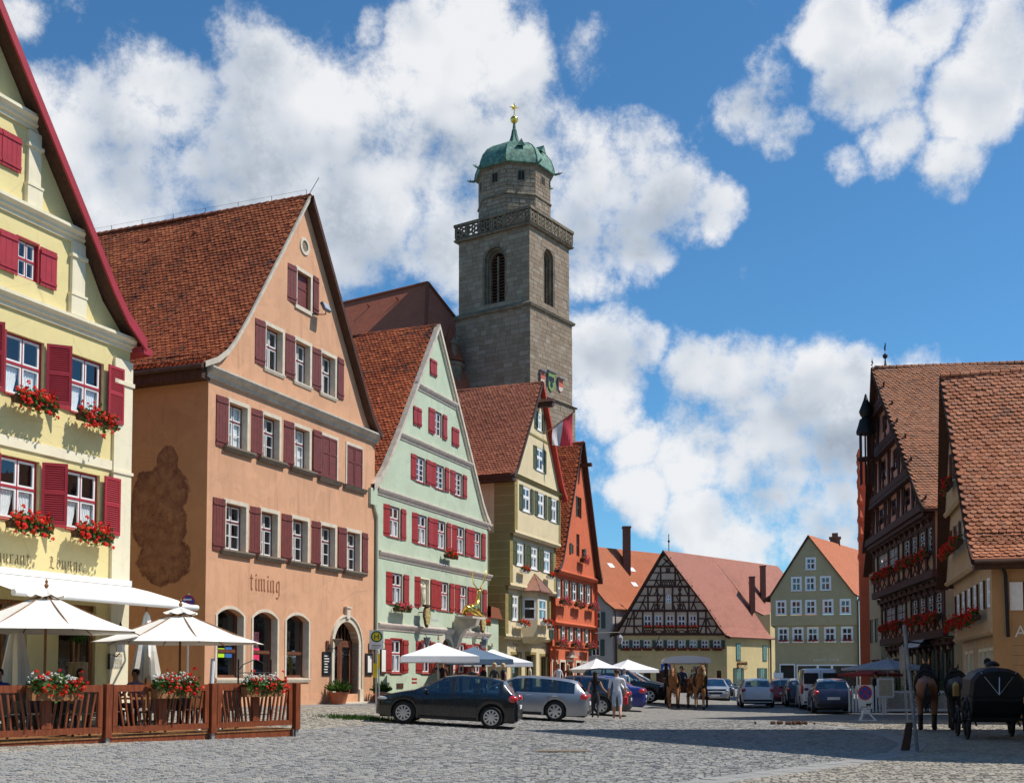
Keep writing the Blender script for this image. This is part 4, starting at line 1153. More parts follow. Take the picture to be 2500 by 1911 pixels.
	for y_, s_ in ((2.0, 1.0), (4.4, 1.0), (6.6, .9), (9.0, 1.0)):
		mb = MB(); x_ = 5.65-s_*.62; z_ = 18.62-s_*.93; mb.ball((x_, y_, z_), .13, 0, 8, 5, (1.3, 1, .8)); mb.build('vent_tile', 'tiles_orange', H, smooth=True)
	mb = MB(); mb.add([(2.55, 7.0, 14.12), (2.30, 7.0, 13.75), (2.30, 7.75, 13.75), (2.55, 7.75, 14.12)], [(0, 1, 2, 3)]); mb.build('glass_tile', 'galv', H)
	mb = MB(); mb.tube((5.65, -.1, 18.7), (5.95, -.35, 19.45), .012, n=5); mb.path([(5.65, i*1.5, 18.92) for i in range(10)], .004, 4)
	for i in range(10): mb.tube((5.65, i*1.5, 18.74), (5.65, i*1.5, 18.93), .01, n=4)
	mb.build('lightning_rod', 'iron', H)
	return H
basic('poster_green', (.45, .75, .02), .6); basic('poster_blue', (.03, .14, .45), .6); basic('poster_pink', (.75, .03, .12), .6, var=.3, vs=14); basic('poster_dark', (.10, .03, .05), .6, var=.8, vs=11)
OH = orange_house()
# ------------------------------------------------------------ green hotel
def green_house():
	a_ = Vector((.3714, .9285))
	H = house('green_house', 'pale green gabled inn with bright red shutters and beige cornices', (-5.586, 46.26), .385, .58)
	def S(w): return w
	R2 = [(1.24, 2.23), (3.92, 4.93), (6.0, 6.95), (8.18, 9.13), (10.29, 11.18)]
	R1 = [(1.51, 2.51), (6.40, 7.31), (8.56, 9.46), (10.57, 11.34)]
	R3 = [(3.74, 4.71), (5.80, 6.78), (7.94, 8.86)]
	G = [(1.49, 2.47), (4.44, 5.34), (8.32, 9.28), (10.36, 11.21)]
	W2 = [(a, b, 6.86, 8.16) for a, b in R2]; W1 = [(a, b, 4.04, 5.36) for a, b in R1]; W3 = [(a, b, 9.60, 10.72) for a, b in R3]; WG = [(a, b, 1.16, 2.56) for a, b in G]
	WM = [(5.62, 6.50, 12.0, 13.15)]
	NI = [(4.20, 5.24, 4.06, 5.38)]; DO = [(6.35, 7.75, -.1, 2.75, .62)]
	mb = MB()
	strip_wall(mb, [(-.6, .1, 12.1), (8.7, .1, 12.1)], W2+W1+WG+NI+DO, 0, rev=.12)
	strip_wall(mb, [(8.7, .1, 12.1), (9.5, .62, 11.45), (11.45, 2.1, 10.05), (17.05, 5.95, 5.95)], W3+WM, 0, rev=.12)
	mb.quad((12.1, 0, -.6), (12.1, 15, -.6), (12.1, 15, 8.7), (12.1, 0, 8.7)); mb.quad((.1, 15, -.6), (.1, 0, -.6), (.1, 0, 8.7), (.1, 15, 8.7))
	mb.build('wall', 'p_green', H)
	cp = lambda z, k=.72: [(0, z), (.05*k, z), (.07*k, z+.08), (.16*k, z+.14), (.22*k, z+.22), (.22*k, z+.27), (0, z+.31)]
	for x0, x1, z in ((.1, 12.45, 8.46), (.25, 12.45, 5.88), (.2, 12.3, 2.92), (2.05, 10.1, 11.14), (3.7, 8.15, 13.68)):
		mb = MB(); molding(mb, x0, x1, cp(z)); mb.build('cornice', 'trim_mauve', H)
	kw = dict(rec=.06, outer='shutter_red', sash='white', fw=.045, sw=.05)
	for i, (a, b, c, d) in enumerate(W2): window(H, a, b, c, d, rows=(.40, .60), bars=(1, 1), curtain=(.55, 'plain'), sill=('shutter_red', .05, .05, .02), **kw); shutter(H, a-.52, a-.02, c-.03, d-.0, mat='shutter_red', ang=-.10, hinge=1); shutter(H, b+.06, b+.60, c-.03, d, mat='shutter_red', ang=.06)
	for i, (a, b, c, d) in enumerate(W1): window(H, a, b, c, d, rows=(.40, .60), bars=(1, 1), curtain=(.55, 'plain'), sill=('shutter_red', .05, .05, .02), **kw); shutter(H, a-.52, a-.02, c-.03, d-.0, mat='shutter_red', ang=-.10, hinge=1); shutter(H, b+.06, b+.58, c-.03, d, mat='shutter_red', ang=.06)
	for i, (a, b, c, d) in enumerate(W3): window(H, a, b, c, d, rows=(1.0,), bars=(4,), sill=('shutter_red', .05, .05, .02), **kw); shutter(H, a-.48, a-.02, c-.0, d-.0, mat='shutter_red', ang=-.10, hinge=1); shutter(H, b+.04, b+.54, c-.0, d, mat='shutter_red', ang=.06)
	for i, (a, b, c, d) in enumerate(WM): window(H, a, b, c, d, rows=(1.,), bars=(3,), **kw); shutter(H, a-.58, a, c, d, mat='shutter_red', ang=-.06, hinge=1); shutter(H, b+.04, b+.52, c, d, mat='shutter_red', ang=.06)
	for i, (a, b, c, d) in enumerate(WG):
		window(H, a, b, c, d, rows=(.42, .58), bars=(1, 1), curtain=(.55, 'plain') if i == 0 else None, sill=('shutter_red', .06, .07, .04), surround=('shutter_red', .06, .02), **kw); shutter(H, a-.60, a-.03, c-.0, d, mat='shutter_red', ang=-.1, hinge=1); shutter(H, b+.07, b+.66, c, d, mat='shutter_red', ang=.12)
	for a, b, c, d in ((3.46, 4.24, 12.04, 12.86), (7.60, 8.38, 11.92, 12.78), (5.16, 5.88, 14.68, 15.42)):
		m_ = (a+b)/2; shutter(H, a, m_-.01, c, d, .01, 'shutter_red'); shutter(H, m_+.01, b, c, d, .01, 'shutter_red')
	# niche with a saint's figure between its shutters
	a, b, c, d = NI[0]
	mb = MB(); mb.quad((a, .12, c), (b, .12, c), (b, .12, d), (a, .12, d)); mb.box(b-.09, b, -.02, .12, c, d); mb.box(a, b, -.02, .12, d-.05, d); mb.build('niche', 'p_cream_trim', H)
	shutter(H, a-.52, a-.02, c-.03, d, mat='shutter_red', ang=-.1, hinge=1); shutter(H, b+.05, b+.58, c-.03, d, mat='shutter_red')
	# the doorway arch behind the umbrellas
	a, b, c, d, r_ = DO[0]
	mb = MB(); band(mb, [(a, 0)]+arch(a, b, d-r_, r_, 14)+[(b, 0)], [(a-.22, 0)]+arch(a-.22, b+.22, d-r_, r_+.22, 14)+[(b+.22, 0)], -.06, .01); mb.build('door_surround', 'stone_trim', H)
	mb = MB(); mb.box(a, b, .15, .2, 0, d-.05); mb.box((a+b)/2-.03, (a+b)/2+.03, .12, .15, 0, 2.1); mb.build('door', 'wood_door', H)
	# flower boxes
	for x, z, l, lb in ((6.95, 6.62, 1.05, 'crimson geranium box under the open middle window of the green inn'), (2.0, 3.88, 1.3, 'geranium box under the first first-floor window of the green inn, near the drainpipe'), (9.3, 3.72, 1.1, 'geranium box behind the golden stag on the green inn'), (11.0, 3.70, 1.1, 'geranium box by the far corner of the green inn')):
		flower_box(H, x, z, -.26, l, 'pink' if l > 1.2 else 'red', lb, 'geranium boxes on the green inn', 'wood_dark', 1.1, .12, .16)
	text_obj(H, 'Goldener', 5.0, 3.52, .20, -.004, 'ink_white', 'faded_lettering', 1.3); text_obj(H, 'Hirsch', 5.3, 3.22, .20, -.004, 'ink_white', 'faded_lettering', 1.0)
	# roof, visible slope tiled
	rl = [(5.95, 17.1), (2.12, 11.52), (.68, 9.58), (.15, 9.05), (-.35, 8.70)]; rr = [(5.95, 17.1), (9.9, 11.5), (11.25, 9.58), (11.75, 9.05), (12.2, 8.72)]
	slope(H, rl, .05, 15, 'tiles_green'); slope(H, rr, .05, 15, 'tiles_green')
	tile_field('roof_tiles', rl, .05, 15, H, 'tiles_green')
	ridge_tiles(H, 5.95, 17.12, 0, 15, 'tiles_green', .14)
	for pr, mt, nm in ((rl, 'stone_grey', 'verge_coping'), (rr, 'stone_trim', 'verge_moulding')):
		mb = MB()
		for (xa, za), (xb, zb) in zip(pr[:-1], pr[1:]):
			for y0, y1, u0, u1 in ((-.16, .10, .10, -.14), (-.09, .02, -.14, -.32)):
				mb.add([(xa, y0, za+u0), (xb, y0, zb+u0), (xb, y0, zb+u1), (xa, y0, za+u1), (xa, y1, za+u0), (xb, y1, zb+u0), (xb, y1, zb+u1), (xa, y1, za+u1)], [(0, 3, 2, 1), (0, 1, 5, 4), (4, 5, 6, 7), (2, 3, 7, 6)])
		mb.build(nm, mt, H)
	mb = MB(); mb.box(-.55, .02, -.1, .35, 7.95, 8.62); mb.build('rain_hopper', 'p_green', H)
	mb = MB(); mb.path([(-.2, -.06, 7.95), (.02, -.10, 7.5), (.02, -.10, -.3)], .06, 8); mb.build('drainpipe', 'p_green', H, smooth=True)
	# bay with a tiled lean-to on the far corner
	mb = MB(); mb.box(12.1, 13.55, -.02, 1.5, 2.6, 4.0);
	for i in range(6):
		t0, t1 = i/6, (i+1)/6; x0, x1 = 12.1+1.45*t0, 12.1+1.45*t1; z0, z1 = 2.6+.0-.9*t0**2.2, 2.6-.9*t1**2.2
		mb.quad((x0, -.02, z0), (x1, -.02, z1), (x1, -.02, 2.6), (x0, -.02, 2.6)); mb.quad((x0, -.02, z0), (x0, 1.5, z0), (x1, 1.5, z1), (x1, -.02, z1))
	mb.build('side_arch', 'p_green', H)
	mb = MB(); mb.add([(12.1, -.2, 4.55), (13.2, -.2, 4.5), (13.7, -.2, 3.95), (12.1, -.2, 3.98), (12.1, 1.5, 4.85), (13.2, 1.5, 4.8), (13.7, 1.5, 3.95)], [(3, 2, 1, 0), (0, 1, 5, 4), (1, 2, 6, 5)]); mb.build('lean_to_roof', 'tiles_far_orange', H)
	mb = MB(); mb.box(2.0, 2.6, -.03, .01, .50, .72); mb.build('cellar_vent', 'wood_dark', H)
	mb = MB(); mb.box(.5, .95, -.06, 0, 1.1, 2.15); mb.box(.55, .90, -.065, -.06, 1.2, 2.1, 1); mb.build('showcase', ['wood_dark', 'ink_white'], H)
	return H
GH = green_house()
# ------------------------------------------------------------ cream house with oriel
def cream_house():
	o = Vector((-9.69, 36))+Vector((.3714, .9285))*26.1
	H = house('cream_house', 'narrow cream gabled house with olive quoins, green shutters and a copper-roofed oriel', (o.x, o.y), .40, .5)
	W3 = [(.22, 1.36, 9.90, 11.24), (2.48, 3.52, 9.90, 11.24), (4.64, 5.60, 9.90, 11.24)]
	W2 = [(-.05, 1.02, 6.98, 8.22), (2.05, 3.14, 6.98, 8.22), (4.05, 5.20, 6.98, 8.22)]
	W1 = [(-.08, .88, 4.08, 5.42), (4.22, 5.24, 4.08, 5.42)]
	GWn = [(2.30, 3.46, 12.45, 13.72), (2.45, 3.2, 14.70, 15.70)]
	DO = [(.70, 1.98, 0, 2.28), (2.82, 4.24, 0, 2.32), (5.12, 6.30, 0, 2.26)]
	yt = [-.5, -.25, 0]
	mb = MB()
	strip_wall(mb, [(8.62, -.9, 6.3), (11.55, -.9, 6.3)], W3, -.5, rev=.1)
	strip_wall(mb, [(11.55, -.9, 6.3), (17.2, 2.75, 2.75)], GWn, -.5, rev=.1)
	strip_wall(mb, [(5.86, -.95, 6.2), (8.62, -.95, 6.2)], W2, -.25, rev=.1)
	strip_wall(mb, [(3.2, -.95, 6.0), (5.86, -.95, 6.0)], W1, 0, rev=.1)
	strip_wall(mb, [(-.6, .05, 7.0), (3.2, .05, 7.0)], DO, .3, rev=.2)
	for (z0, z1, y, xl, xr) in ((8.62, 11.55, -.5, -.9, 6.3), (5.86, 8.62, -.25, -.95, 6.2), (3.2, 5.86, 0, -.95, 6.0), (-.6, 3.2, .3, .05, 7.0)):
		mb.quad((xl, 13, z0), (xl, y, z0), (xl, y, z1), (xl, 13, z1)); mb.quad((xr, y, z0), (xr, 13, z0), (xr, 13, z1), (xr, y, z1))
	mb.quad((-.9, -.5, 8.62), (6.3, -.5, 8.62), (6.3, -.25, 8.62), (-.9, -.25, 8.62)); mb.quad((-.95, -.25, 5.86), (6.2, -.25, 5.86), (6.2, 0, 5.86), (-.95, 0, 5.86)); mb.quad((-.95, 0, 3.2), (6.0, 0, 3.2), (6.0, .3, 3.2), (-.95, .3, 3.2)); mb.quad((-.95, 0, 3.2), (-.95, 13, 3.2), (.05, 13, 3.2), (.05, .3, 3.2))
	mb.build('wall', 'p_cream', H)
	# painted quoins
	for (z0, z1, y, xl, xr) in ((8.62, 11.55, -.5, -.9, 6.3), (5.86, 8.62, -.25, -.95, 6.2), (3.2, 5.86, 0, -.95, 6.0)):
		for i in range(6):
			za, zb = z0+(z1-z0)*i/6+.012, z0+(z1-z0)*(i+1)/6-.012
			mb = MB(); mb.box(xl-.012, xl+.42, y-.012, y+1.15, za, zb); mb.build('quoin', 'p_ochre', H)
			mb = MB(); mb.box(xr-.3, xr+.012, y-.012, y+.3, za, zb); mb.build('quoin', 'p_ochre', H)
	mb = MB(); molding(mb, -1.0, 6.4, [(.5, 11.50), (.56, 11.52), (.62, 11.62), (.66, 11.68), (.5, 11.72)]); mb.build('cornice', 'p_ochre', H)
	mb = MB(); mb.box(-.2, 5.6, -.53, -.49, 14.2, 14.32); mb.v = [(max(1.15, min(4.35, v[0])), v[1], v[2]) for v in mb.v]; mb.build('gable_band', 'p_ochre', H)
	for (z, y, xl, xr) in ((8.62, -.5, -.9, 6.3), (5.86, -.25, -.95, 6.2), (3.2, 0, -.95, 6.0)):
		mb = MB(); mb.add([(xl, y-.03, z+.12), (xr, y-.03, z+.12), (xr, y-.05, z), (xl, y-.05, z), (xr, y+.1, z-.14), (xl, y+.1, z-.14), (xl, y+.0, z+.12), (xr, y, z+.12)], [(0, 3, 2, 1), (3, 5, 4, 2), (0, 1, 7, 6)]); mb.build('jetty_moulding', 'p_cream', H)
	kw = dict(rec=.02, outer='white', sash='white', fw=.10, sw=.045, rows=(.42, .58), bars=(1, 1))
	for row, ws, y in ((3, W3, -.5), (2, W2, -.25), (1, W1, 0)):
		for i, (a, b, c, d) in enumerate(ws):
			window(H, a, b, c, d, y, sill=('white', .05, .05, .04), curtain=(.9, 'plain') if row < 3 else None, **kw)
			shutter(H, a-.45, a-.02, c, d, y, 'shutter_green', 'panel', -.12, 1); shutter(H, b+.04, b+.56, c, d, y, 'shutter_green', 'panel', .10)
	for a, b, c, d in GWn: window(H, a, b, c, d, -.5, sill=('white', .05, .05, .04), **kw); shutter(H, a-.45, a-.02, c, d, -.5, 'shutter_green', 'panel', -.12, 1); shutter(H, b+.04, b+.46, c, d, -.5, 'shutter_green', 'panel', .10)
	# oriel
	O = MB(); pts = [(1.35, 0), (1.85, -.75), (3.35, -.75), (3.95, 0)]
	for (xa, ya), (xb, yb) in zip(pts[:-1], pts[1:]):
		O.quad((xa, ya, 3.25), (xb, yb, 3.25), (xb, yb, 4.15), (xa, ya, 4.15)); O.quad((xa, ya, 5.3), (xb, yb, 5.3), (xb, yb, 5.75), (xa, ya, 5.75))
		for f0, f1 in ((0, .12), (.88, 1)): O.quad((xa+(xb-xa)*f0, ya+(yb-ya)*f0, 4.15), (xa+(xb-xa)*f1, ya+(yb-ya)*f1, 4.15), (xa+(xb-xa)*f1, ya+(yb-ya)*f1, 5.3), (xa+(xb-xa)*f0, ya+(yb-ya)*f0, 5.3))
	O.poly([(p[0], p[1], 3.25) for p in pts]); O.poly([(x, y*.5, z) for x, y, z in ((1.6, 0, 2.9), (2.1, -.6, 2.9), (3.2, -.6, 2.9), (3.7, 0, 2.9))])
	for (xa, ya), (xb, yb), (xc, yc), (xd, yd) in zip(pts[:-1], pts[1:], [(1.6, 0), (2.1, -.3), (3.2, -.3)], [(2.1, -.3), (3.2, -.3), (3.7, 0)]): O.quad((xc, yc, 2.9), (xd, yd, 2.9), (xb, yb, 3.25), (xa, ya, 3.25))
	ob = O.build('oriel', 'p_cream', H)
	for (xa, ya), (xb, yb) in zip(pts[:-1], pts[1:]):
		d = Vector((xb-xa, yb-ya)); ln = d.length; d /= ln
		mb = MB(); mb.X = Matrix.Translation((xa, ya, 0)) @ Matrix.Rotation(math.atan2(d.y, d.x), 4, 'Z'); x0, x1 = ln*.12, ln*.88
		mb.box(x0, x0+.08, .0, .06, 4.15, 5.3); mb.box(x1-.08, x1, .0, .06, 4.15, 5.3); mb.box(x0, x1, .0, .06, 4.15, 4.23); mb.box(x0, x1, .0, .06, 5.22, 5.3); mb.box(x0, x1, -.01, .06, 4.72, 4.8)
		mb.quad((x0, .3, 4.15), (x1, .3, 4.15), (x1, .3, 5.3), (x0, .3, 5.3), 1); mb.quad((x0, .03, 4.2), (x1, .03, 4.2), (x1, .03, 5.25), (x0, .03, 5.25), 2)
		mb.build('oriel_window', ['white', 'room', 'glass'], ob)
	mb = MB(); ap = (2.7, -.25, 6.75); ev = [(1.15, -.22), (1.70, -1.0), (3.55, -1.0), (4.25, -.22)]
	for (xa, ya), (xb, yb) in zip(ev[:-1], ev[1:]): mb.add([(xa, ya, 5.72), (xb, yb, 5.72), ap], [(0, 1, 2)]); mb.quad((xa, ya, 5.66), (xb, yb, 5.66), (xb, yb, 5.72), (xa, ya, 5.72)); mb.tube((xa, ya, 5.73), ap, .03, n=5)
	mb.add([(p[0], p[1], 5.66) for p in ev], [(3, 2, 1, 0)]); mb.build('oriel_roof', 'copper_brown', ob)
	for x, z, y, l, lb in ((.55, 6.75, -.5, .9, 'geranium box left of the oriel top on the cream house'), (4.55, 6.75, -.5, .8, 'geranium box right of the oriel top on the cream house'), (.75, 3.92, -.3, 1.3, 'red geranium box beside the oriel of the cream house, nearer end'), (2.6, 4.05, -.98, 1.3, 'red geranium box on the front of the cream house oriel'), (4.75, 3.92, -.3, 1.2, 'red geranium box beside the oriel of the cream house, farther end')):
		flower_box(H, x, z, y, l, 'red', lb, 'geranium boxes on the cream house', 'white', 1., .08, .14)
	for k, (a, b, c, d) in enumerate(DO):
		mb = MB(); mb.box(a, a+.06, .42, .5, 0, d); mb.box(b-.06, b, .42, .5, 0, d); mb.box(a, b, .42, .5, d-.08, d); mb.quad((a, 1.1, 0), (b, 1.1, 0), (b, 1.1, d), (a, 1.1, d), 1); mb.quad((a, .5, 0), (a, 1.1, 0), (a, 1.1, d), (a, .5, d), 1); mb.quad((b, .5, 0), (b, 1.1, 0), (b, 1.1, d), (b, .5, d), 1)
		sh_ = mb.build('shop_window' if k != 1 else 'shop_entrance', ['p_ochre', 'room'], H)
		if k != 1: pane_obj(a+.06, b-.06, .05, d-.08, .46, sh_, 'glass_dark')
		mb = MB(); band(mb, [(a, 0), (a, d), (b, d), (b, 0)], [(a-.14, 0), (a-.14, d+.14), (b+.14, d+.14), (b+.14, 0)], .27, .31); mb.build('shop_surround', 'p_ochre', H)
	text_obj(H, 'Foto', .85, 2.72, .22, .3, 'ink_brown', 'sign_lettering', .8); nib_text(H, 'innir', .95, 2.5, .14, .298, 'ink_brown', .1, 40, 1.2, 'faded_lettering')
	nib_text(H, 'irnitn', 5.25, 2.66, .2, .298, 'ink_rust', .1, 40, 1.2, 'faded_lettering')
	rl = [(2.75, 17.35), (-.75, 12.25), (-1.05, 11.85), (-1.55, 11.55)]; rr = [(2.75, 17.35), (5.75, 12.6), (6.2, 12.0), (6.75, 11.55)]
	slope(H, rl, -.72, 13, 'tiles_cream'); slope(H, rr, -.75, 13, 'tiles_cream')
	tile_field('roof_tiles', rl, -.70, 13, H, 'tiles_cream'); ridge_tiles(H, 2.75, 17.37, -.7, 13, 'tiles_cream', .13)
	mb = MB()
	for (xa, za), (xb, zb) in zip(rr[:-1], rr[1:]): mb.add([(xa, -.80, za+.04), (xb, -.80, zb+.04), (xb, -.80, zb-.25), (xa, -.80, za-.25), (xa, -.74, za+.04), (xb, -.74, zb+.04), (xb, -.5, zb-.25), (xa, -.5, za-.25)], [(0, 3, 2, 1), (0, 1, 5, 4), (3, 7, 6, 2)])
	mb.build('barge_board', 'canvas_red', H)
	mb = MB()
	for (xa, za), (xb, zb) in zip(rl[:-1], rl[1:]): mb.add([(xa, -.76, za+.04), (xb, -.76, zb+.04), (xb, -.76, zb-.16), (xa, -.76, za-.16), (xa, -.70, za+.05), (xb, -.70, zb+.05)], [(0, 3, 2, 1), (0, 1, 5, 4)])
	mb.build('verge_board', 'gutter', H)
	mb = MB(); mb.box(-1.5, -.9, -.6, 13, 11.25, 11.42); mb.build('eave_soffit', 'wood_dark', H)
	mb = MB(); mb.box(2.55, 2.85, -1.35, -.4, 15.95, 16.2); mb.add([(2.45, -1.4, 16.2), (2.95, -1.4, 16.2), (2.95, -.4, 16.2), (2.45, -.4, 16.2), (2.7, -1.4, 16.42), (2.7, -.4, 16.42)], [(0, 1, 4), (1, 2, 5, 4), (3, 0, 4, 5)]); mb.build('hoist_beam', 'wood_dark', H)
	for y_, s_ in ((2.0, 1.0), (5.0, 1.0), (8.4, .9), (4.9, 5.5)):
		mb = MB(); mb.ball((2.75-s_*.566, y_, 17.35-s_*.824), .12, 0, 8, 5, (1.3, 1, .8)); mb.build('vent_tile', 'tiles_cream', H, smooth=True)
	# flag on a pole
	p0 = H.matrix_basis @ Vector((3.4, -.55, 14.6))
	F = empty('flag', p0, H.rotation_euler.z, 'red and white flag on a slanted pole from the cream gable', 'flag')
	mb = MB(); mb.tube((0, 0, 0), (.9, -1.5, 1.35), .028, n=6); mb.ball((.9, -1.5, 1.4), .07); mb.build('pole', 'wood_mid', F)
	mb = MB(); n = 10; P0 = Vector((.86, -1.42, 1.28)); P1 = Vector((.28, -.46, .42))
	for j in range(n):
		for i in range(n):
			def q(i, j):
				t, s = i/n, j/n; p = P0.lerp(P1, t); dr = 1.9*s*(1-.45*t)
				return (p.x+.10*math.sin(t*9+s*4)*s-.18*s*t, p.y+.10*math.cos(t*7+s*3)*s+.1*s, p.z-dr)
			mb.quad(q(i, j), q(i+1, j), q(i+1, j+1), q(i, j+1), 0 if i < n*.45 else 1)
	mb.build('cloth', ['flag_red', 'flag_white'], F, smooth='all')
	return H
basic('flag_red', (.60, .05, .07), .8); basic('flag_white', (.62, .56, .54), .8)
CH = cream_house()
# ------------------------------------------------------------ red house
def red_house():
	o = Vector((-9.69, 36))+Vector((.3714, .9285))*33.9
	H = house('red_house', 'brick-red gabled house with teal shutters and pink geraniums', (o.x, o.y), .40, .45)
	W2 = [(-1.30, -.55), (.08, .86), (1.42, 2.36), (2.82, 3.72), (4.28, 5.10)]
	W1 = [(-1.75, -1.05), (-.25, .50), (1.22, 2.0), (2.62, 3.44), (4.22, 4.96)]
	W2 = [(a, b, 5.72, 6.86) for a, b in W2]; W1 = [(a, b, 3.28, 4.12) for a, b in W1]
	TW_ = [(1.72, 2.48, 10.85, 12.1), (1.70, 2.30, 8.45, 9.8)]; SM = [(.75, 1.15, 8.5, 9.05), (2.72, 3.08, 8.45, 8.98)]
	GD = [(-1.55, -.8, 0, 2.0), (-.2, .6, 0, 2.0), (1.12, 2.1, 0, 2.05, .4), (2.75, 3.55, 0, 2.0), (4.02, 4.82, 0, 2.0)]
	mb = MB()
	strip_wall(mb, [(7.3, -1.3, 6.0), (15.3, 2.45, 2.45)], TW_+SM, -.4, rev=.12)
	strip_wall(mb, [(4.25, -1.5, 5.95), (7.3, -1.5, 5.95)], W2, -.2, rev=.12)
	strip_wall(mb, [(2.9, -1.75, 5.5), (4.25, -1.75, 5.5)], W1, -.1, rev=.12)
	strip_wall(mb, [(-.5, -1.85, 5.2), (2.9, -1.85, 5.2)], GD, 0, rev=.2)
	for z, a, b, y0, y1 in ((7.3, -1.5, 6.0, -.4, -.2), (4.25, -1.75, 5.95, -.2, -.1), (2.9, -1.85, 5.5, -.1, 0)):
		mb.quad((a, y0, z), (b, y0, z), (b, y1, z), (a, y1, z))
	mb.quad((5.95, -.4, 2.9), (5.95, 12, 2.9), (5.95, 12, 7.3), (5.95, -.4, 7.3)); mb.quad((5.2, 0, -.5), (5.2, 12, -.5), (5.2, 12, 2.9), (5.2, 0, 2.9)); mb.quad((-1.4, 12, 0), (-1.4, -.2, 0), (-1.4, -.2, 7.3), (-1.4, 12, 7.3))
	mb.build('wall', 'p_red', H)
	for z, xl, xr, y in ((7.1, -1.45, 6.05, -.4), (4.1, -1.7, 5.95, -.2)):
		mb = MB(); molding(mb, xl, xr, [(-y-.2, z), (-y+.02, z+.05), (-y+.12, z+.16), (-y+.12, z+.22), (-y, z+.28)]); mb.build('jetty_cornice', 'p_red', H)
	kw = dict(rec=.05, outer='white', sash='white', fw=.05, sw=.04)
	for i, (a, b, c, d) in enumerate(W2): window(H, a, b, c, d, -.2, rows=(.5, .5), **kw); shutter(H, a-.40, a-.02, c, d, -.2, 'shutter_teal', 'panel', -.3, 1); shutter(H, b+.03, b+.42, c, d, -.2, 'shutter_teal', 'panel', .25)
	for i, (a, b, c, d) in enumerate(W1): window(H, a, b, c, d, -.1, rows=(.5, .5), **kw); shutter(H, a-.36, a-.02, c, d, -.1, 'shutter_teal', 'panel', -.3, 1); shutter(H, b+.03, b+.36, c, d, -.1, 'shutter_teal', 'panel', .25)
	for i, (a, b, c, d) in enumerate(TW_): window(H, a, b, c, d, -.4, rows=(.5, .5), outer='wood_dark', sash='wood_dark', glass='glass_dark', rec=.06)
	shutter(H, TW_[0][0]-.42, TW_[0][0], TW_[0][2], TW_[0][3], -.4, 'shutter_teal', 'panel', -.5, 1); shutter(H, TW_[0][1], TW_[0][1]+.38, TW_[0][2], TW_[0][3], -.4, 'shutter_teal', 'panel', .4)
	for a, b, c, d in SM: window(H, a, b, c, d, -.4, rows=(1,), bars=(1,), outer='wood_dark', sash='wood_dark', glass='glass_dark', rec=.06); shutter(H, a-.36 if a < 1.5 else b, a if a < 1.5 else b+.34, c, d+.05, -.4, 'shutter_teal', 'panel', 0)
	for k, (a, b, c, d, *r_) in enumerate(GD):
		mb = MB(); mb.box(a, a+.06, .1, .18, 0, d); mb.box(b-.06, b, .1, .18, 0, d); mb.quad((a, .3, 0), (b, .3, 0), (b, .3, d), (a, .3, d), 1)
		D = mb.build('shop_door', ['wood_dark', 'room'], H)
		mb = MB(); band(mb, [(a, 0), (a, d), (b, d), (b, 0)], [(a-.14, 0), (a-.14, d+.14), (b+.14, d+.14), (b+.14, 0)], -.04, .01); mb.build('surround', 'stone_trim', H)
	mb = MB(); mb.box(.9, 2.3, -.25, 0, 2.28, 2.36); mb.add([(1.15, -.2, 2.36), (2.05, -.2, 2.36), (1.6, -.2, 2.75), (1.15, 0, 2.36), (2.05, 0, 2.36), (1.6, 0, 2.75)], [(0, 1, 2), (1, 4, 5, 2), (3, 0, 2, 5)]); mb.build('door_pediment', 'stone_trim', H)
	nib_text(H, 'rnituang', 2.5, 2.44, .26, -.002, 'ink_white', .11, 40, 1.1, 'faded_lettering')
	names = ['nearest', 'middle', 'farthest']
	for r_, z, y in ((2, 5.52, -.5), (1, 3.08, -.4)):
		for i, x in enumerate((-.7, 2.0, 4.7)):
			flower_box(H, x+(0 if r_ == 2 else -.35), z, y, 1.5, 'pink', f"pink geranium box, {names[i]} of three on the {'second' if r_ == 2 else 'first'} floor of the red house", 'pink geranium boxes on the red house', 'wood_dark', 1.1, .25, .2)
	flower_box(H, 2.45, 8.25, -.65, 1.1, 'pink', 'pink geranium box high in the gable of the red house', 'pink geranium boxes on the red house', 'wood_dark', 1.2, .25, .2)
	rl = [(2.45, 15.5), (-1.0, 8.1), (-1.35, 7.65), (-1.9, 7.3)]; rr = [(2.45, 15.5), (5.3, 8.5), (5.6, 7.9), (6.0, 7.35)]
	slope(H, rl, -.55, 12, 'tiles_red'); slope(H, rr, -.70, 12, 'tiles_red')
	tile_field('roof_tiles', rl, -.53, 12, H, 'tiles_red'); ridge_tiles(H, 2.45, 15.52, -.6, 12, 'tiles_red', .13)
	mb = MB()
	for (xa, za), (xb, zb) in zip(rr[:-1], rr[1:]): mb.add([(xa, -.74, za+.04), (xb, -.74, zb+.04), (xb, -.74, zb-.3), (xa, -.74, za-.3), (xa, -.68, za+.04), (xb, -.68, zb+.04), (xb, -.4, zb-.3), (xa, -.4, za-.3)], [(0, 3, 2, 1), (0, 1, 5, 4), (3, 7, 6, 2)])
	mb.build('barge_board', 'wood_dark', H)
	mb = MB()
	for (xa, za), (xb, zb) in zip(rl[:-1], rl[1:]): mb.add([(xa, -.58, za+.04), (xb, -.58, zb+.04), (xb, -.58, zb-.16), (xa, -.58, za-.16), (xa, -.52, za+.05), (xb, -.52, zb+.05)], [(0, 3, 2, 1), (0, 1, 5, 4)])
	mb.build('verge_board', 'gutter', H)
	mb = MB(); mb.box(2.3, 2.6, -1.15, -.3, 14.0, 14.2); mb.build('hoist_beam', 'wood_dark', H)
	return H
RH = red_house()
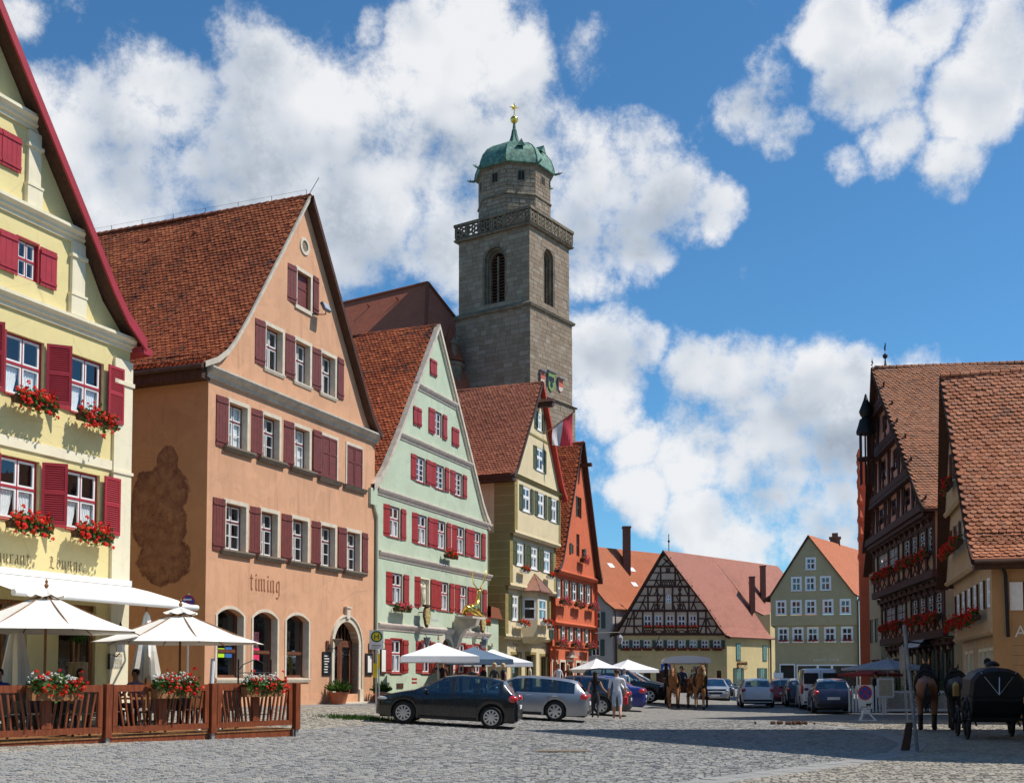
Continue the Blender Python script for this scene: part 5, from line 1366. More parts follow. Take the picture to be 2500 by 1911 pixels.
# ------------------------------------------------------------ church tower and nave
stonemat('tower_stone', [(.245, .18, .125), (.29, .215, .15), (.33, .255, .185), (.27, .205, .15), (.38, .31, .24), (.30, .215, .145)])
basic('tower_joint', (.19, .15, .115), .95, var=.2)
basic('stone_moss', (.17, .135, .095), .95, var=.3, vs=1.5, bump=.3)
def church_tower():
	T = empty('church_tower', (1.70, 110, 0), math.atan2(.832, .555), 'tall brown sandstone church tower with green copper dome', 'tower')
	WX, WY = 7.6, 8.6
	FR = Matrix(((0, 1, 0, 0), (-1, 0, 0, WY), (0, 0, 1, 0), (0, 0, 0, 1)))     # left face frame: x' runs to the corner, y' inward
	faces = ((None, WX, (2.55, 4.75)), (FR, WY, (3.0, 5.9)))
	LV = [(0, 29.3, .45), (29.3, 38.0, .22), (38.0, 46.1, 0)]
	rng = random.Random(5); blocks = []
	core = MB(); louv = []
	for fi, (X, W, (wa, wb)) in enumerate(faces):
		for z0, z1, ex in LV:
			core.X = X; holes = []
			if z0 > 37: holes = [(wa, wb, 38.9, 44.8, (wb-wa)/2)]
			strip_wall(core, [(z0, -ex, W+ex), (z1, -ex, W+ex)], holes, -ex+.03, rev=1.2)
			z = max(z0, 14.)
			while z < z1-.1:
				h = min(rng.uniform(.38, .50), z1-z)
				if z1-z-h < .2: h = z1-z
				x = -ex-rng.uniform(0, .3)
				while x < W+ex:
					ln = rng.uniform(.55, 1.15)
					a, b = max(x, -ex), min(x+ln, W+ex); x += ln
					if b-a < .08: continue
					segs = [(a, b)]
					if holes:
						ww = (wb-wa)/2; cx = (wa+wb)/2; zm = z+h/2; zs = 44.8-ww
						if 38.9 < zm < 44.8:
							hw = ww if zm < zs else math.sqrt(max(0, ww*ww-(zm-zs)**2))
							segs = []
							if a < cx-hw: segs.append((a, min(b, cx-hw)))
							if b > cx+hw: segs.append((max(a, cx+hw), b))
					for a2, b2 in segs:
						if b2-a2 > .06: blocks.append((fi, X, a2, b2, z, z+h, -ex, rng.random(), rng.gauss(0, .012)))
				z += h
	core.X = None
	core.build('tower_core', 'tower_joint', T)
	blocks.sort(key=lambda q: -q[4])
	vis = [q for q in blocks if q[4] > 27]
	picked = [q for q in vis if (q[3]-q[2])*(q[5]-q[4]) > .38][:300]; ids = {id(q) for q in picked}
	def blk(mb, q):
		fi, X, a, b, z0, z1, y, tn, dy = q
		j = .007; y0 = y+dy*.7
		mb.X = X
		mb.add([(a+j, y+.05, z0+j), (b-j, y+.05, z0+j), (b-j, y+.05, z1-j), (a+j, y+.05, z1-j), (a+j*2, y0, z0+j*2), (b-j*2, y0, z0+j*2), (b-j*2, y0, z1-j*2), (a+j*2, y0, z1-j*2)],
			 [(4, 5, 6, 7), (0, 1, 5, 4), (1, 2, 6, 5), (2, 3, 7, 6), (3, 0, 4, 7)], 0, tn)
		mb.X = None
	mass = MB()
	for q in blocks:
		if id(q) in ids:
			mb = MB(); blk(mb, q); mb.build('stone_block', 'tower_stone', T, tint=True)
		else: blk(mass, q)
	o = mass.build('stone_blocks', 'tower_stone', T, tint=True); o['kind'] = 'stuff'
	# string courses and main cornice
	for z, ex, h in ((29.1, .55, .35), (37.8, .40, .60), (45.9, .30, .45)):
		mb = MB(); e = ex
		mb.add([(-e, -e, z), (WX+e, -e, z), (WX+e, WY+e, z), (-e, WY+e, z), (-e-.1, -e-.1, z+h*.4), (WX+e+.1, -e-.1, z+h*.4), (WX+e+.1, WY+e+.1, z+h*.4), (-e-.1, WY+e+.1, z+h*.4), (-.05, -.05, z+h), (WX+.05, -.05, z+h), (WX+.05, WY+.05, z+h), (-.05, WY+.05, z+h)],
			 [(0, 1, 5, 4), (1, 2, 6, 5), (2, 3, 7, 6), (3, 0, 4, 7), (4, 5, 9, 8), (5, 6, 10, 9), (6, 7, 11, 10), (7, 4, 8, 11), (8, 9, 10, 11), (3, 2, 1, 0)]); mb.build('string_course', 'stone_moss', T)
	# belfry windows: jambs, louvres, mullion
	for fi, (X, W, (wa, wb)) in enumerate(faces):
		mb = MB(); mb.X = X; ww = (wb-wa)/2; cx = (wa+wb)/2; zs = 44.8-ww
		for k, (w1, yy) in enumerate(((0, .0), (.22, .28), (.42, .55))):
			i_ = [(wa+w1+.2, 38.9)]+arch(wa+w1+.2, wb-w1-.2, zs, ww-w1-.2, 12)+[(wb-w1-.2, 38.9)]; o_ = [(wa+w1, 38.9)]+arch(wa+w1, wb-w1, zs, ww-w1, 12)+[(wb-w1, 38.9)]
			band(mb, i_, o_, yy+.03, yy+.4)
		mb.box(cx-.09, cx+.09, .62, .85, 38.9, 43.8); mb.build('belfry_tracery', 'stone_moss', T)
		mb = MB(); mb.X = X; mb.quad((wa, 1.15, 38.7), (wb, 1.15, 38.7), (wb, 1.15, 44.8), (wa, 1.15, 44.8), 1)
		for j in range(16):
			z = 39.0+j*.31; mb.add([(wa+.5, .72, z), (wb-.5, .72, z), (wb-.5, 1.0, z+.24), (wa+.5, 1.0, z+.24), (wa+.5, .72, z+.03), (wb-.5, .72, z+.03), (wb-.5, 1.0, z+.27), (wa+.5, 1.0, z+.27)], [(0, 1, 2, 3), (4, 7, 6, 5), (0, 4, 5, 1)])
		mb.build('belfry_louvres', ['wood_door', 'dark'], T)
	# pierced parapet: each panel a part
	e = .28; zb, zt = 46.35, 47.45
	mb = MB()
	for X, W in ((None, WX), (FR, WY)):
		mb.X = X; mb.box(-e-.1, W+e+.1, -e-.12, -e+.2, zt, zt+.28)
	mb.X = None; mb.box(-e, WX+e, WY+e-.2, WY+e, zb, zt); mb.box(WX+e-.2, WX+e, -e, WY+e, zb, zt); mb.box(-e, WX+e, -e, WY+e, zb-.1, zb)
	mb.build('parapet_rail', 'stone_moss', T)
	for X, W in ((None, WX), (FR, WY)):
		n = 6; pw = (W+2*e)/n
		for i in range(n):
			mb = MB(); mb.X = X; x0 = -e+i*pw; x1 = x0+pw; y = -e+.05
			mb.box(x0, x0+.09, y-.1, y+.1, zb, zt); mb.box(x1-.09, x1, y-.1, y+.1, zb, zt)
			for k in range(2):
				xa = x0+.09+(pw-.18)*k/2; xb = xa+(pw-.18)/2; cx_, cz = (xa+xb)/2, (zb+zt)/2; q = .12
				for ang in range(8):
					t0, t1 = math.pi*ang/4, math.pi*(ang+1)/4; rx, rz = (xb-xa)*.34, .30
					mb.bar((cx_+rx*math.cos(t0), y, cz+rz*math.sin(t0)), (cx_+rx*math.cos(t1), y, cz+rz*math.sin(t1)), .16, .14, up=(0, 1, 0))
				for sx in (-1, 1):
					for sz in (-1, 1): mb.bar((cx_+sx*(xb-xa)/2, y, cz+sz*.55), (cx_+sx*(xb-xa)*.1, y, cz+sz*.12), .16, .12, up=(0, 1, 0))
			mb.X = None
			mb.build('parapet_panel', 'stone_moss', T)
	# octagon
	cx, cy = 3.8, 4.3; ph = math.pi/8
	def octo(r, z): return [(cx+r*math.cos(ph+math.pi*i/4), cy+r*math.sin(ph+math.pi*i/4), z) for i in range(8)]
	mass = MB(); core = MB(); core.lathe([(3.72, 46), (3.72, 53.1)], 8, (cx, cy, 0), ph=ph); core.build('octagon_core', 'tower_joint', T)
	ap = 3.78*math.cos(math.pi/8); sd = 2*3.78*math.sin(math.pi/8)
	for k in range(8):
		an = math.pi/4*k+math.pi/4; nrm = Vector((math.cos(an), math.sin(an), 0)); tg = Vector((-nrm.y, nrm.x, 0)); c = Vector((cx, cy, 0))+nrm*ap
		z = 46.2
		while z < 53.0:
			h = rng.uniform(.36, .46); zt_ = min(z+h, 53.1); x = -sd/2-rng.uniform(0, .3)
			while x < sd/2:
				ln = rng.uniform(.5, 1.0); a, b = max(x, -sd/2), min(x+ln, sd/2); x += ln
				if b-a < .06: continue
				j = .012; y0 = .02+rng.gauss(0, .01)
				pt = lambda u_, n_, zz: tuple(c+tg*u_+nrm*n_+Vector((0, 0, zz)))
				mass.add([pt(a+j, -.03, z+j), pt(b-j, -.03, z+j), pt(b-j, -.03, zt_-j), pt(a+j, -.03, zt_-j), pt(a+2*j, y0, z+2*j), pt(b-2*j, y0, z+2*j), pt(b-2*j, y0, zt_-2*j), pt(a+2*j, y0, zt_-2*j)], [(4, 5, 6, 7), (0, 1, 5, 4), (1, 2, 6, 5), (2, 3, 7, 6), (3, 0, 4, 7)], 0, rng.random())
			z = zt_
		# small square window in each side
		mb = MB(); q = lambda u_, n_, zz: tuple(c+tg*u_+nrm*n_+Vector((0, 0, zz)))
		for u0, u1, z0, z1 in ((-.42, -.30, 51.25, 52.4), (.30, .42, 51.25, 52.4), (-.30, .30, 51.25, 51.37), (-.30, .30, 52.28, 52.4)): mb.add([q(u0, .05, z0), q(u1, .05, z0), q(u1, .05, z1), q(u0, .05, z1), q(u0, -.02, z0), q(u1, -.02, z0), q(u1, -.02, z1), q(u0, -.02, z1)], [(0, 1, 2, 3), (0, 4, 5, 1), (1, 5, 6, 2), (2, 6, 7, 3), (3, 7, 4, 0)])
		mb.add([q(-.3, .035, 51.37), q(.3, .035, 51.37), q(.3, .035, 52.28), q(-.3, .035, 52.28)], [(0, 1, 2, 3)], 1); mb.add([q(-.02, .045, 51.37), q(.02, .045, 51.37), q(.02, .045, 52.28), q(-.02, .045, 52.28)], [(0, 1, 2, 3)]); mb.build('octagon_window', ['stone_moss', 'dark'], T)
	o = mass.build('octagon_blocks', 'tower_stone', T, tint=True); o['kind'] = 'stuff'
	mb = MB(); mb.lathe([(3.78, 49.75), (3.92, 49.85), (3.92, 49.95), (3.78, 50.1)], 8, (cx, cy, 0), ph=ph); mb.lathe([(3.78, 52.8), (3.98, 53.0), (4.05, 53.1), (3.7, 53.15)], 8, (cx, cy, 0), ph=ph); mb.build('octagon_course', 'stone_moss', T)
	# copper dome
	prof = [(4.15, 52.15), (4.22, 52.25), (4.12, 52.9), (3.82, 53.7), (3.30, 54.4), (2.55, 54.95), (1.75, 55.25), (1.05, 55.5), (.66, 55.85), (.44, 56.25), (.30, 56.75), (.20, 57.3), (.14, 57.85), (.11, 58.1)]
	prof = [(r, z+.85) for r, z in prof]
	mb = MB(); mb.lathe(prof, 8, (cx, cy, 0), ph=ph); D = mb.build('dome', 'copper', T, smooth=28)
	for k in range(8):
		an = ph+math.pi*k/4
		mb = MB(); pts = [(cx+r*1.005*math.cos(an), cy+r*1.005*math.sin(an), z) for r, z in prof[1:-2]]; mb.path(pts, .05, 5); mb.build('dome_rib', 'copper', D)
		mb = MB(); r = 4.2; p = Vector((cx+r*math.cos(an), cy+r*math.sin(an), 53.05)); d = Vector((math.cos(an), math.sin(an), 0))
		mb.tube(p, p+d*.5+Vector((0, 0, .05)), .14, .09, 6); mb.tube(p+d*.45+Vector((0, 0, .02)), p+d*.85+Vector((0, 0, .18)), .11, .03, 6); mb.tube(p+d*.4, p+d*.5+Vector((0, 0, .35)), .07, .02, 5); mb.build('gargoyle', 'copper', D)
	for k in (5, 6, 7, 0):
		an = math.pi/4*k+math.pi/4-math.pi/4
		mb = MB(); p = Vector((cx+3.0*math.cos(an), cy+3.0*math.sin(an), 54.85)); d = Vector((math.cos(an), math.sin(an), 0)); t = Vector((-d.y, d.x, 0))
		mb.add([p+d*.62-t*.45, p+d*.62+t*.45, p+d*.62+Vector((0, 0, .75)), p-d*.8+Vector((0, 0, .75))], [(0, 1, 2), (1, 3, 2), (0, 2, 3)]); mb.build('dormer_hatch', 'copper', D)
	mb = MB(); mb.ball((cx, cy, 59.25), .40, n=16, k=12); mb.build('gilt_ball', 'gold', T, smooth='all')
	mb = MB(); mb.tube((cx, cy, 59.5), (cx, cy, 60.5), .05, n=6)
	for k in range(8):
		an = math.pi*k/4; rr = .62 if k % 2 == 0 else .42; dv_ = Vector((.72, -.62, 0)).normalized()
		s_ = Vector((0, 0, 60.55))+Vector((cx, cy, 0)); tip = s_+dv_*math.cos(an)*rr+Vector((0, 0, math.sin(an)*rr)); nn = dv_*-math.sin(an)*.11+Vector((0, 0, math.cos(an)*.11)); up = dv_.cross(Vector((0, 0, 1)))*.06
		mb.add([s_+nn, s_-nn, tip, s_+up, s_-up], [(0, 1, 2), (3, 0, 2), (1, 3, 2), (0, 4, 2), (4, 1, 2)])
	mb.build('gilt_star', 'gold', T)
	# gabled hatch on the gallery
	mb = MB(); mb.box(6.3, 7.0, 2.1, 3.2, 46, 48.1); mb.add([(6.1, 1.9, 48.1), (7.7, 1.9, 48.1), (7.7, 3.4, 48.1), (6.1, 3.4, 48.1), (6.1, 2.65, 48.8), (7.7, 2.65, 48.8)], [(0, 1, 5, 4), (1, 2, 5), (2, 3, 4, 5), (3, 0, 4)]); mb.build('gallery_hatch', 'stone_moss', T)
	# three painted shields with little stone hoods
	for x, z, w_, hh, m0, m1, lb in ((1.85, 31.05, .85, 1.25, 'shield_red', 'shield_white', 'small red and white shield'), (3.55, 31.0, 1.35, 1.9, 'gold', 'black_paint', 'gilt shield with black eagle'), (5.3, 31.0, .95, 1.3, 'shield_red', 'shield_white', 'small red and white shield')):
		mb = MB(); mb.box(x-w_/2-.08, x+w_/2+.08, -.55, -.2, z+hh/2, z+hh/2+.12); mb.box(x-w_/2-.05, x-w_/2, -.45, -.2, z-hh*.3, z+hh/2); mb.build('shield_hood', 'lead', T)
		sh_ = [(x-w_/2, z+hh/2), (x+w_/2, z+hh/2), (x+w_/2, z-hh*.12), (x+w_*.3, z-hh*.38), (x, z-hh/2), (x-w_*.3, z-hh*.38), (x-w_/2, z-hh*.12)]
		mb = MB(); mb.prism([(p[0], -.34, p[1]) for p in sh_], (0, .1, 0)); o = mb.build('shield', m0, T); o['label'] = lb
		mb = MB()
		if m1 == 'black_paint':
			for s in (-1, 1):
				mb.poly([(x, -.345, z+.35), (x+s*.12, -.345, z+.55), (x+s*.5, -.345, z+.5), (x+s*.5, -.345, z+.1), (x+s*.2, -.345, z-.1)][::s]); mb.poly([(x, -.345, z), (x+s*.18, -.345, z-.05), (x+s*.3, -.345, z-.4), (x, -.345, z-.62)][::s])
			mb.box(x-.08, x+.08, -.348, -.342, z-.3, z+.55); mb.build('shield_eagle', m1, T)
		else:
			mb.poly([(x-w_*.36, -.345, z-hh*.33), (x, -.345, z-hh*.48), (x+w_*.36, -.345, z-hh*.33), (x+w_/2, -.345, z-hh*.1), (x-w_/2, -.345, z-hh*.1)]); mb.build('shield_base', m1, T)
	# stair turret in the angle
	mb = MB(); mb.lathe([(1.25, 0), (1.25, 32.4), (1.45, 32.6), (1.45, 32.9), (1.1, 33.0)], 8, (-1.9, 8.2, 0)); mb.build('stair_turret', 'stone_moss', T)
	mb = MB(); mb.lathe([(.35, 33.0), (.3, 34.6), (.5, 34.7), (.1, 35.3)], 6, (-2.4, 7.4, 0)); mb.build('turret_finial', 'stone_moss', T)
	mb = MB(); mb.lathe([(1.5, 33.0), (.05, 36.8)], 8, (-1.9, 8.2, 0)); mb.build('turret_roof', 'tiles_church', T)
	return T
basic('shield_red', (.55, .10, .05), .6); basic('shield_white', (.55, .48, .40), .7)
church_tower()
def church_nave():
	N = empty('church_nave', (-8.86, 118, 0), math.atan2(.832, .555), 'dark red hipped church nave roof behind the green inn', 'church')
	# local: x -> towards the right hand end, y -> along the ridge (away to the left)
	ap = (0, 0, 42.9); L = 40
	E0 = (6.6, -10 if False else 0, 0)
	near = (7.3, 0, 0)
	# camera side slope lies at local -x' : down the slope is world (-.555,-.832) = local (-1,0); hip end faces local -y
	A, B = Vector((0, 0, 42.9)), Vector((0, L, 42.9))
	c1, c2 = Vector((-12, -8.8, 26.1)), Vector((-12, L, 26.1)); d1, d2 = Vector((12, -8.8, 26.1)), Vector((12, L, 26.1))
	mb = MB(); mb.add([A, B, c2, c1], [(0, 3, 2, 1)]); mb.add([A, c1, d1], [(0, 1, 2)]); mb.add([A, d1, d2, B], [(0, 1, 2, 3)])
	o = mb.build('roof', 'tiles_church', N)
	uv = o.data.uv_layers.new(name='UVMap'); k = 0; co = o.data.vertices
	for p in o.data.polygons:
		for li in p.loop_indices:
			v = co[o.data.loops[li].vertex_index].co; uv.data[li].uv = (v.y if p.index != 1 else v.x, v.z*1.2)
	for nm, p, q in (('ridge_cap', A, B), ('hip_cap', A, c1), ('hip_cap', A, d1)):
		mb = MB(); mb.tube(p, q, .22, n=6); mb.build(nm, 'tiles_church', N)
	mb = MB(); mb.box(-11.2, 11.2, -8.0, L, 0, 26.3); mb.build('wall', 'stone_moss', N)
	for i in range(7):
		mb = MB(); p = A.lerp(c1, .1)+Vector((0, 4+i*4.0, 0)); p = Vector((-1.2, 3+i*4, 41.3)); mb.tube(p, p+Vector((-.35, 0, .25)), .12, .08, 6); mb.build('roof_hook', 'tiles_church', N)
	return N
church_nave()
# ------------------------------------------------------------ houses closing the street
def beam(H, x0, z0, x1, z1, w_=.2, y=-.05, mat='beam', dep=.07):
	d = Vector((x1-x0, 0, z1-z0)).normalized()
	mb = MB(); mb.bar((x0, y, z0), (x1, y, z1), w_, dep, up=(0, 1, 0)); return mb.build('beam', mat, H)
def halftimber_house():
	H = house('half_timbered_house', 'half-timbered gable with dark lattice beams over a yellow lower wall', (11.16, 125), 0, 0, rot=0.)
	X = lambda zx: 8.52+.01228*zx-11.16
	Z = lambda zy: 18.26-.01228*zy
	WL = [(285, 350), (383, 447), (480, 545), (590, 652), (690, 752), (790, 852), (890, 955), (995, 1057), (1100, 1170)]
	W1 = [(X(a), X(b), Z(1108), Z(1030)) for a, b in WL]
	WT = [(X(a), X(b), Z(915), Z(808)) for a, b in ((482, 550), (580, 648), (682, 752), (785, 855), (888, 955))]
	WU = [(X(682), X(727), Z(700), Z(628))]
	e0, e1, ap = X(225), X(1222), X(682); ze, za = Z(985), Z(240)
	GD = [(X(590), X(700), 0, 2.3), (X(900), X(960), 1.0, 2.4), (X(1130), X(1170), 1.0, 2.3), (X(480), X(540), 1.0, 2.3)]
	mb = MB(); strip_wall(mb, [(-.2, e0+.25, e1), (ze, e0+.25, e1)], W1+GD, 0, rev=.15)
	mb.build('lower_wall', 'p_far_yellow', H)
	mb = MB(); strip_wall(mb, [(ze, e0+.2, e1), (Z(740), X(385), X(1060)), (za, ap, ap)], WT+WU, -.12, rev=.15); mb.quad((e0+.2, -.12, ze), (e1, -.12, ze), (e1, 0, ze), (e0+.2, 0, ze)); mb.build('gable_wall', 'p_infill', H)
	def lx(zz):   # left roof edge at height
		return float(np.interp(zz, [ze, Z(740), za], [e0+.2, X(385), ap]))
	def rx(zz): return float(np.interp(zz, [ze, Z(740), za], [e1, X(1060), ap]))
	hz = [(978, .26), (905, .16), (838, .14), (768, .26), (690, .14), (632, .14), (552, .26), (495, .13), (428, .13), (370, .22)]
	for zy, w_ in hz:
		z = Z(zy)
		segs = [(lx(z), rx(z))]
		if zy in (838,): segs = [(lx(z), X(480)), (X(955), rx(z))]
		if zy == 632: segs = [(lx(z), X(680)), (X(730), rx(z))]
		if zy == 690: segs = [(lx(z), X(675)), (X(735), rx(z))]
		for a, b in segs: beam(H, a, z, b, z, w_, -.155)
	# posts
	for row, (zb, zt, xs) in enumerate(((978, 768, (395, 472, 565, 665, 768, 872, 965, 1035)), (768, 552, (520, 605, 665, 740, 805, 885)), (552, 370, (635, 765)), (370, 290, ()))):
		for zx in xs: beam(H, X(zx), Z(zb), X(zx), Z(zt), .19, -.15)
	# braces
	for a in (((300, 978), (345, 838)), ((345, 905), (385, 780)), ((405, 905), (460, 978)), ((405, 838), (430, 780)), ((975, 978), (1030, 838)), ((1045, 905), (1090, 978)), ((1045, 838), (1075, 905)), ((1100, 978), (1140, 905)),
			 ((440, 768), (500, 632)), ((470, 690), (510, 768)), ((530, 632), (560, 552)), ((545, 768), (580, 690)), ((830, 690), (860, 768)), ((900, 768), (950, 632)), ((920, 690), (955, 768)), ((840, 552), (880, 632)),
			 ((575, 552), (620, 428)), ((590, 495), (630, 552)), ((780, 428), (830, 552)), ((780, 552), (815, 495)), ((640, 370), (730, 290)), ((660, 300), (740, 370)), ((690, 252), (640, 300)),
			 ((575, 632), (605, 575)), ((590, 570), (620, 630)), ((790, 632), (820, 570)), ((790, 570), (820, 632)), ((640, 768), (665, 690)), ((740, 690), (765, 768)), ((610, 690), (640, 632)), ((770, 632), (800, 690))):
		(xa, ya), (xb, yb) = a; beam(H, X(xa), Z(ya), X(xb), Z(yb), .14, -.145)
	# lattice parapets under the windows
	for x0, x1, y0, y1 in ((480, 560, 975, 935), (670, 765, 975, 935), (875, 962, 975, 935), (572, 630, 765, 705), (780, 838, 765, 705), (642, 700, 550, 500), (705, 760, 550, 500), (680, 720, 425, 385)):
		mb = MB(); n = 4 if x1-x0 > 70 else 3
		for k in range(n):
			xa, xb = x0+(x1-x0)*k/n, x0+(x1-x0)*(k+1)/n
			mb.bar((X(xa), -.14, Z(y0)), (X(xb), -.14, Z(y1)), .09, .05, up=(0, 1, 0)); mb.bar((X(xb), -.143, Z(y0)), (X(xa), -.143, Z(y1)), .09, .05, up=(0, 1, 0))
		mb.build('lattice_panel', 'beam', H)
	for x0, x1 in ((565, 665), (770, 868)):
		mb = MB()
		for s in (0, 1):
			pts = arch(X(x0), X(x1), Z(975) if s else Z(938), .38, 8); pts = [(p[0], p[1] if s else 2*Z(938)-p[1]) for p in pts]
			for p, q in zip(pts[:-1], pts[1:]): mb.bar((p[0], -.14, p[1]), (q[0], -.14, q[1]), .10, .05, up=(0, 1, 0))
		mb.build('curved_brace', 'beam', H)
	for i, (a, b, c, d) in enumerate(WT): window(H, a, b, c, d, -.12, rec=.03, rows=(.5, .5), fw=.07, sw=.05, panes=True, depth=.4)
	for i, (a, b, c, d) in enumerate(W1):
		window(H, a, b, c, d, 0, rec=.04, rows=(.5, .5), fw=.06, sw=.05, depth=.4)
		shutter(H, a-.40, a-.02, c, d, 0, 'shutter_teal', 'panel', 0, 1)
	shutter(H, W1[-1][1]+.02, W1[-1][1]+.42, W1[-1][2], W1[-1][3], 0, 'shutter_teal', 'panel')
	for a, b, c, d in WU: window(H, a, b, c, d, -.12, rec=.0, rows=(.5, .5), fw=.07, sw=.05, depth=.4, outer='white')
	for k, (a, b, c, d) in enumerate(GD): window(H, a, b, c, d, 0, rec=.1, outer='wood_dark', sash='wood_dark', rows=(.4, .6), depth=.4, name='door' if k == 0 else 'window')
	for i, (a, b, c, d) in enumerate(WT): flower_box(H, (a+b)/2, c+.02, -.28, 1.0, 'red', f'red geraniums below {["first", "second", "third", "fourth", "fifth"][i]} gable window of the half-timbered house, from the left', 'geraniums on the half-timbered house', 'wood_dark', .9, .08, .12)
	for i, (a, b, c, d) in enumerate(W1): flower_box(H, (a+b)/2, c-.02, -.18, 1.0, 'red', f'red geraniums on the yellow wall of the half-timbered house, window {["one", "two", "three", "four", "five", "six", "seven", "eight", "nine"][i]} from the left', 'geraniums on the half-timbered house', 'wood_dark', .9, .08, .10)
	nib_text(H, 'niutan', X(350), Z(1190), .35, -.002, 'ink_rust', .1, 40, 1., 'faded_lettering')
	# wrought iron sign bracket
	mb = MB(); mb.path([(X(600), -.1, Z(1060)), (X(575), -1.4, Z(1075)), (X(600), -1.6, Z(1010)), (X(615), -1.2, Z(990))], .05, 5); mb.path([(X(600), -.1, Z(1130)), (X(580), -1.0, Z(1060))], .04, 5); mb.ball((X(600), -1.5, Z(1100)), .35, 0, 8, 5, (.5, 1, 1)); mb.build('sign_bracket', 'iron', H)
	# roof, skewed to follow the side street
	dv = (.684, .730)
	lp = [(ap, za+.15), (X(385), Z(740)+.15), (X(300), Z(870)+.1), (X(205), Z(985))]; rp = [(ap, za+.15), (X(1060), Z(740)+.12), (X(1180), Z(920)+.05), (X(1235), Z(985)), (X(1275), Z(1000))]
	rp2 = [(ap, za+.15), (X(1000), Z(650)+.12), (X(1090), Z(740)), (X(1160), Z(775))]
	slope(H, lp, -.5, 24, 'tiles_far_rose', dv=dv); slope(H, rp, -.5, 9.2, 'tiles_far_rose', dv=dv); slope(H, rp2, 9.2, 24, 'tiles_far_rose', dv=dv)
	mb = MB()
	for pr in (lp, rp):
		for (xa, z_a), (xb, z_b) in zip(pr[:-1], pr[1:]): mb.add([(xa-.35, -.42, z_a+.03), (xb-.35, -.42, z_b+.03), (xb-.35, -.42, z_b-.28), (xa-.35, -.42, z_a-.28), (xa-.2, -.15, z_a-.28), (xb-.2, -.15, z_b-.28)], [(0, 3, 2, 1), (3, 4, 5, 2)])
	mb.build('barge_board', 'wood_dark', H)
	sx = lambda t, off=0: (e1-off+dv[0]*t, dv[1]*t)
	mb = MB(); p, q = sx(0), sx(24); mb.quad((p[0], p[1], -.2), (q[0], q[1], -.2), (q[0], q[1], Z(985)), (p[0], p[1], Z(985)));
	a, b = sx(9.2), sx(24); mb.quad((a[0], a[1], 5.9), (b[0], b[1], 5.9), (b[0], b[1], 9.0), (a[0], a[1], 9.0)); mb.add([(px_+dv[0]*9.2, dv[1]*9.2, pz_-.05) for px_, pz_ in (rp2[1], rp2[2], rp2[3], (e1, 8.9), (e1, 5.9), rp[2], rp[1])], [(0, 1, 2, 3, 4, 5, 6)])
	mb.build('side_wall', 'p_far_yellow', H)
	rotd = math.atan2(dv[1], dv[0])
	for t, z0, z1, w_ in ((2.3, 3.4, 5.3, .9), (7.9, 3.4, 5.2, .9), (2.3, .6, 2.6, 1.0), (7.3, .6, 2.6, 1.0), (11.2, .8, 2.4, 1.0), (11.5, 6.9, 8.4, 1.1), (11.3, 3.6, 5.0, .9), (14.5, 6.9, 8.4, 1.1)):
		G = MB(); G.X = Matrix.Translation((*sx(t), 0)) @ Matrix.Rotation(rotd, 4, 'Z'); G.box(-w_/2, w_/2, -.06, .02, z0, z1, 0); G.box(-w_/2+.1, -.04, -.065, -.06, z0+.1, z1-.1, 1); G.box(.04, w_/2-.1, -.065, -.06, z0+.1, z1-.1, 1); G.build('window', ['shutter_teal' if z0 < 6 else 'white', 'glass_dark'], H)
		if z0 < 1 or z0 > 6:
			for s in (-1, 1): G = MB(); G.X = Matrix.Translation((*sx(t+s*w_*.78), 0)) @ Matrix.Rotation(rotd, 4, 'Z'); G.box(-w_/4, w_/4, -.08, -.03, z0, z1); G.build('shutter', 'shutter_teal' if z0 < 1 else 'curtain', H)
	mb = MB(); c = sx(9.0); mb.tube((c[0]+.1, c[1]-.15, 0), (c[0]+.1, c[1]-.15, 6.0), .09, n=6); mb.build('drainpipe', 'gutter', H)
	for (x, y, zb, zt) in ((ap+4.9+dv[0]*8.6, dv[1]*8.6, 9.0, 13.0), (ap+3.6+dv[0]*13.5, dv[1]*13.5, 10.4, 14.6)):
		mb = MB(); mb.box(x-.27, x+.27, y-.4, y+.4, zb, zt); mb.box(x-.32, x+.32, y-.45, y+.45, zt, zt+.15); mb.build('chimney', 'brick_dark', H)
	mb = MB(); mb.tube((ap+.5, 1, 15.3), (ap+.5, 1, 17.4), .05, n=5); mb.ball((ap+.5, 1, 16.6), .14); mb.build('roof_finial', 'iron', H)
	flower_box(H, sx(2.6)[0], 3.1, sx(2.6)[1]-.3, 1.5, 'pink', 'trailing geranium box on the sunlit yellow side wall', 'geraniums on the half-timbered house', 'wood_dark', 1.3, .9, .25)
	return H
basic('brick_dark', (.20, .09, .06), .9, var=.2, vs=6)
halftimber_house()
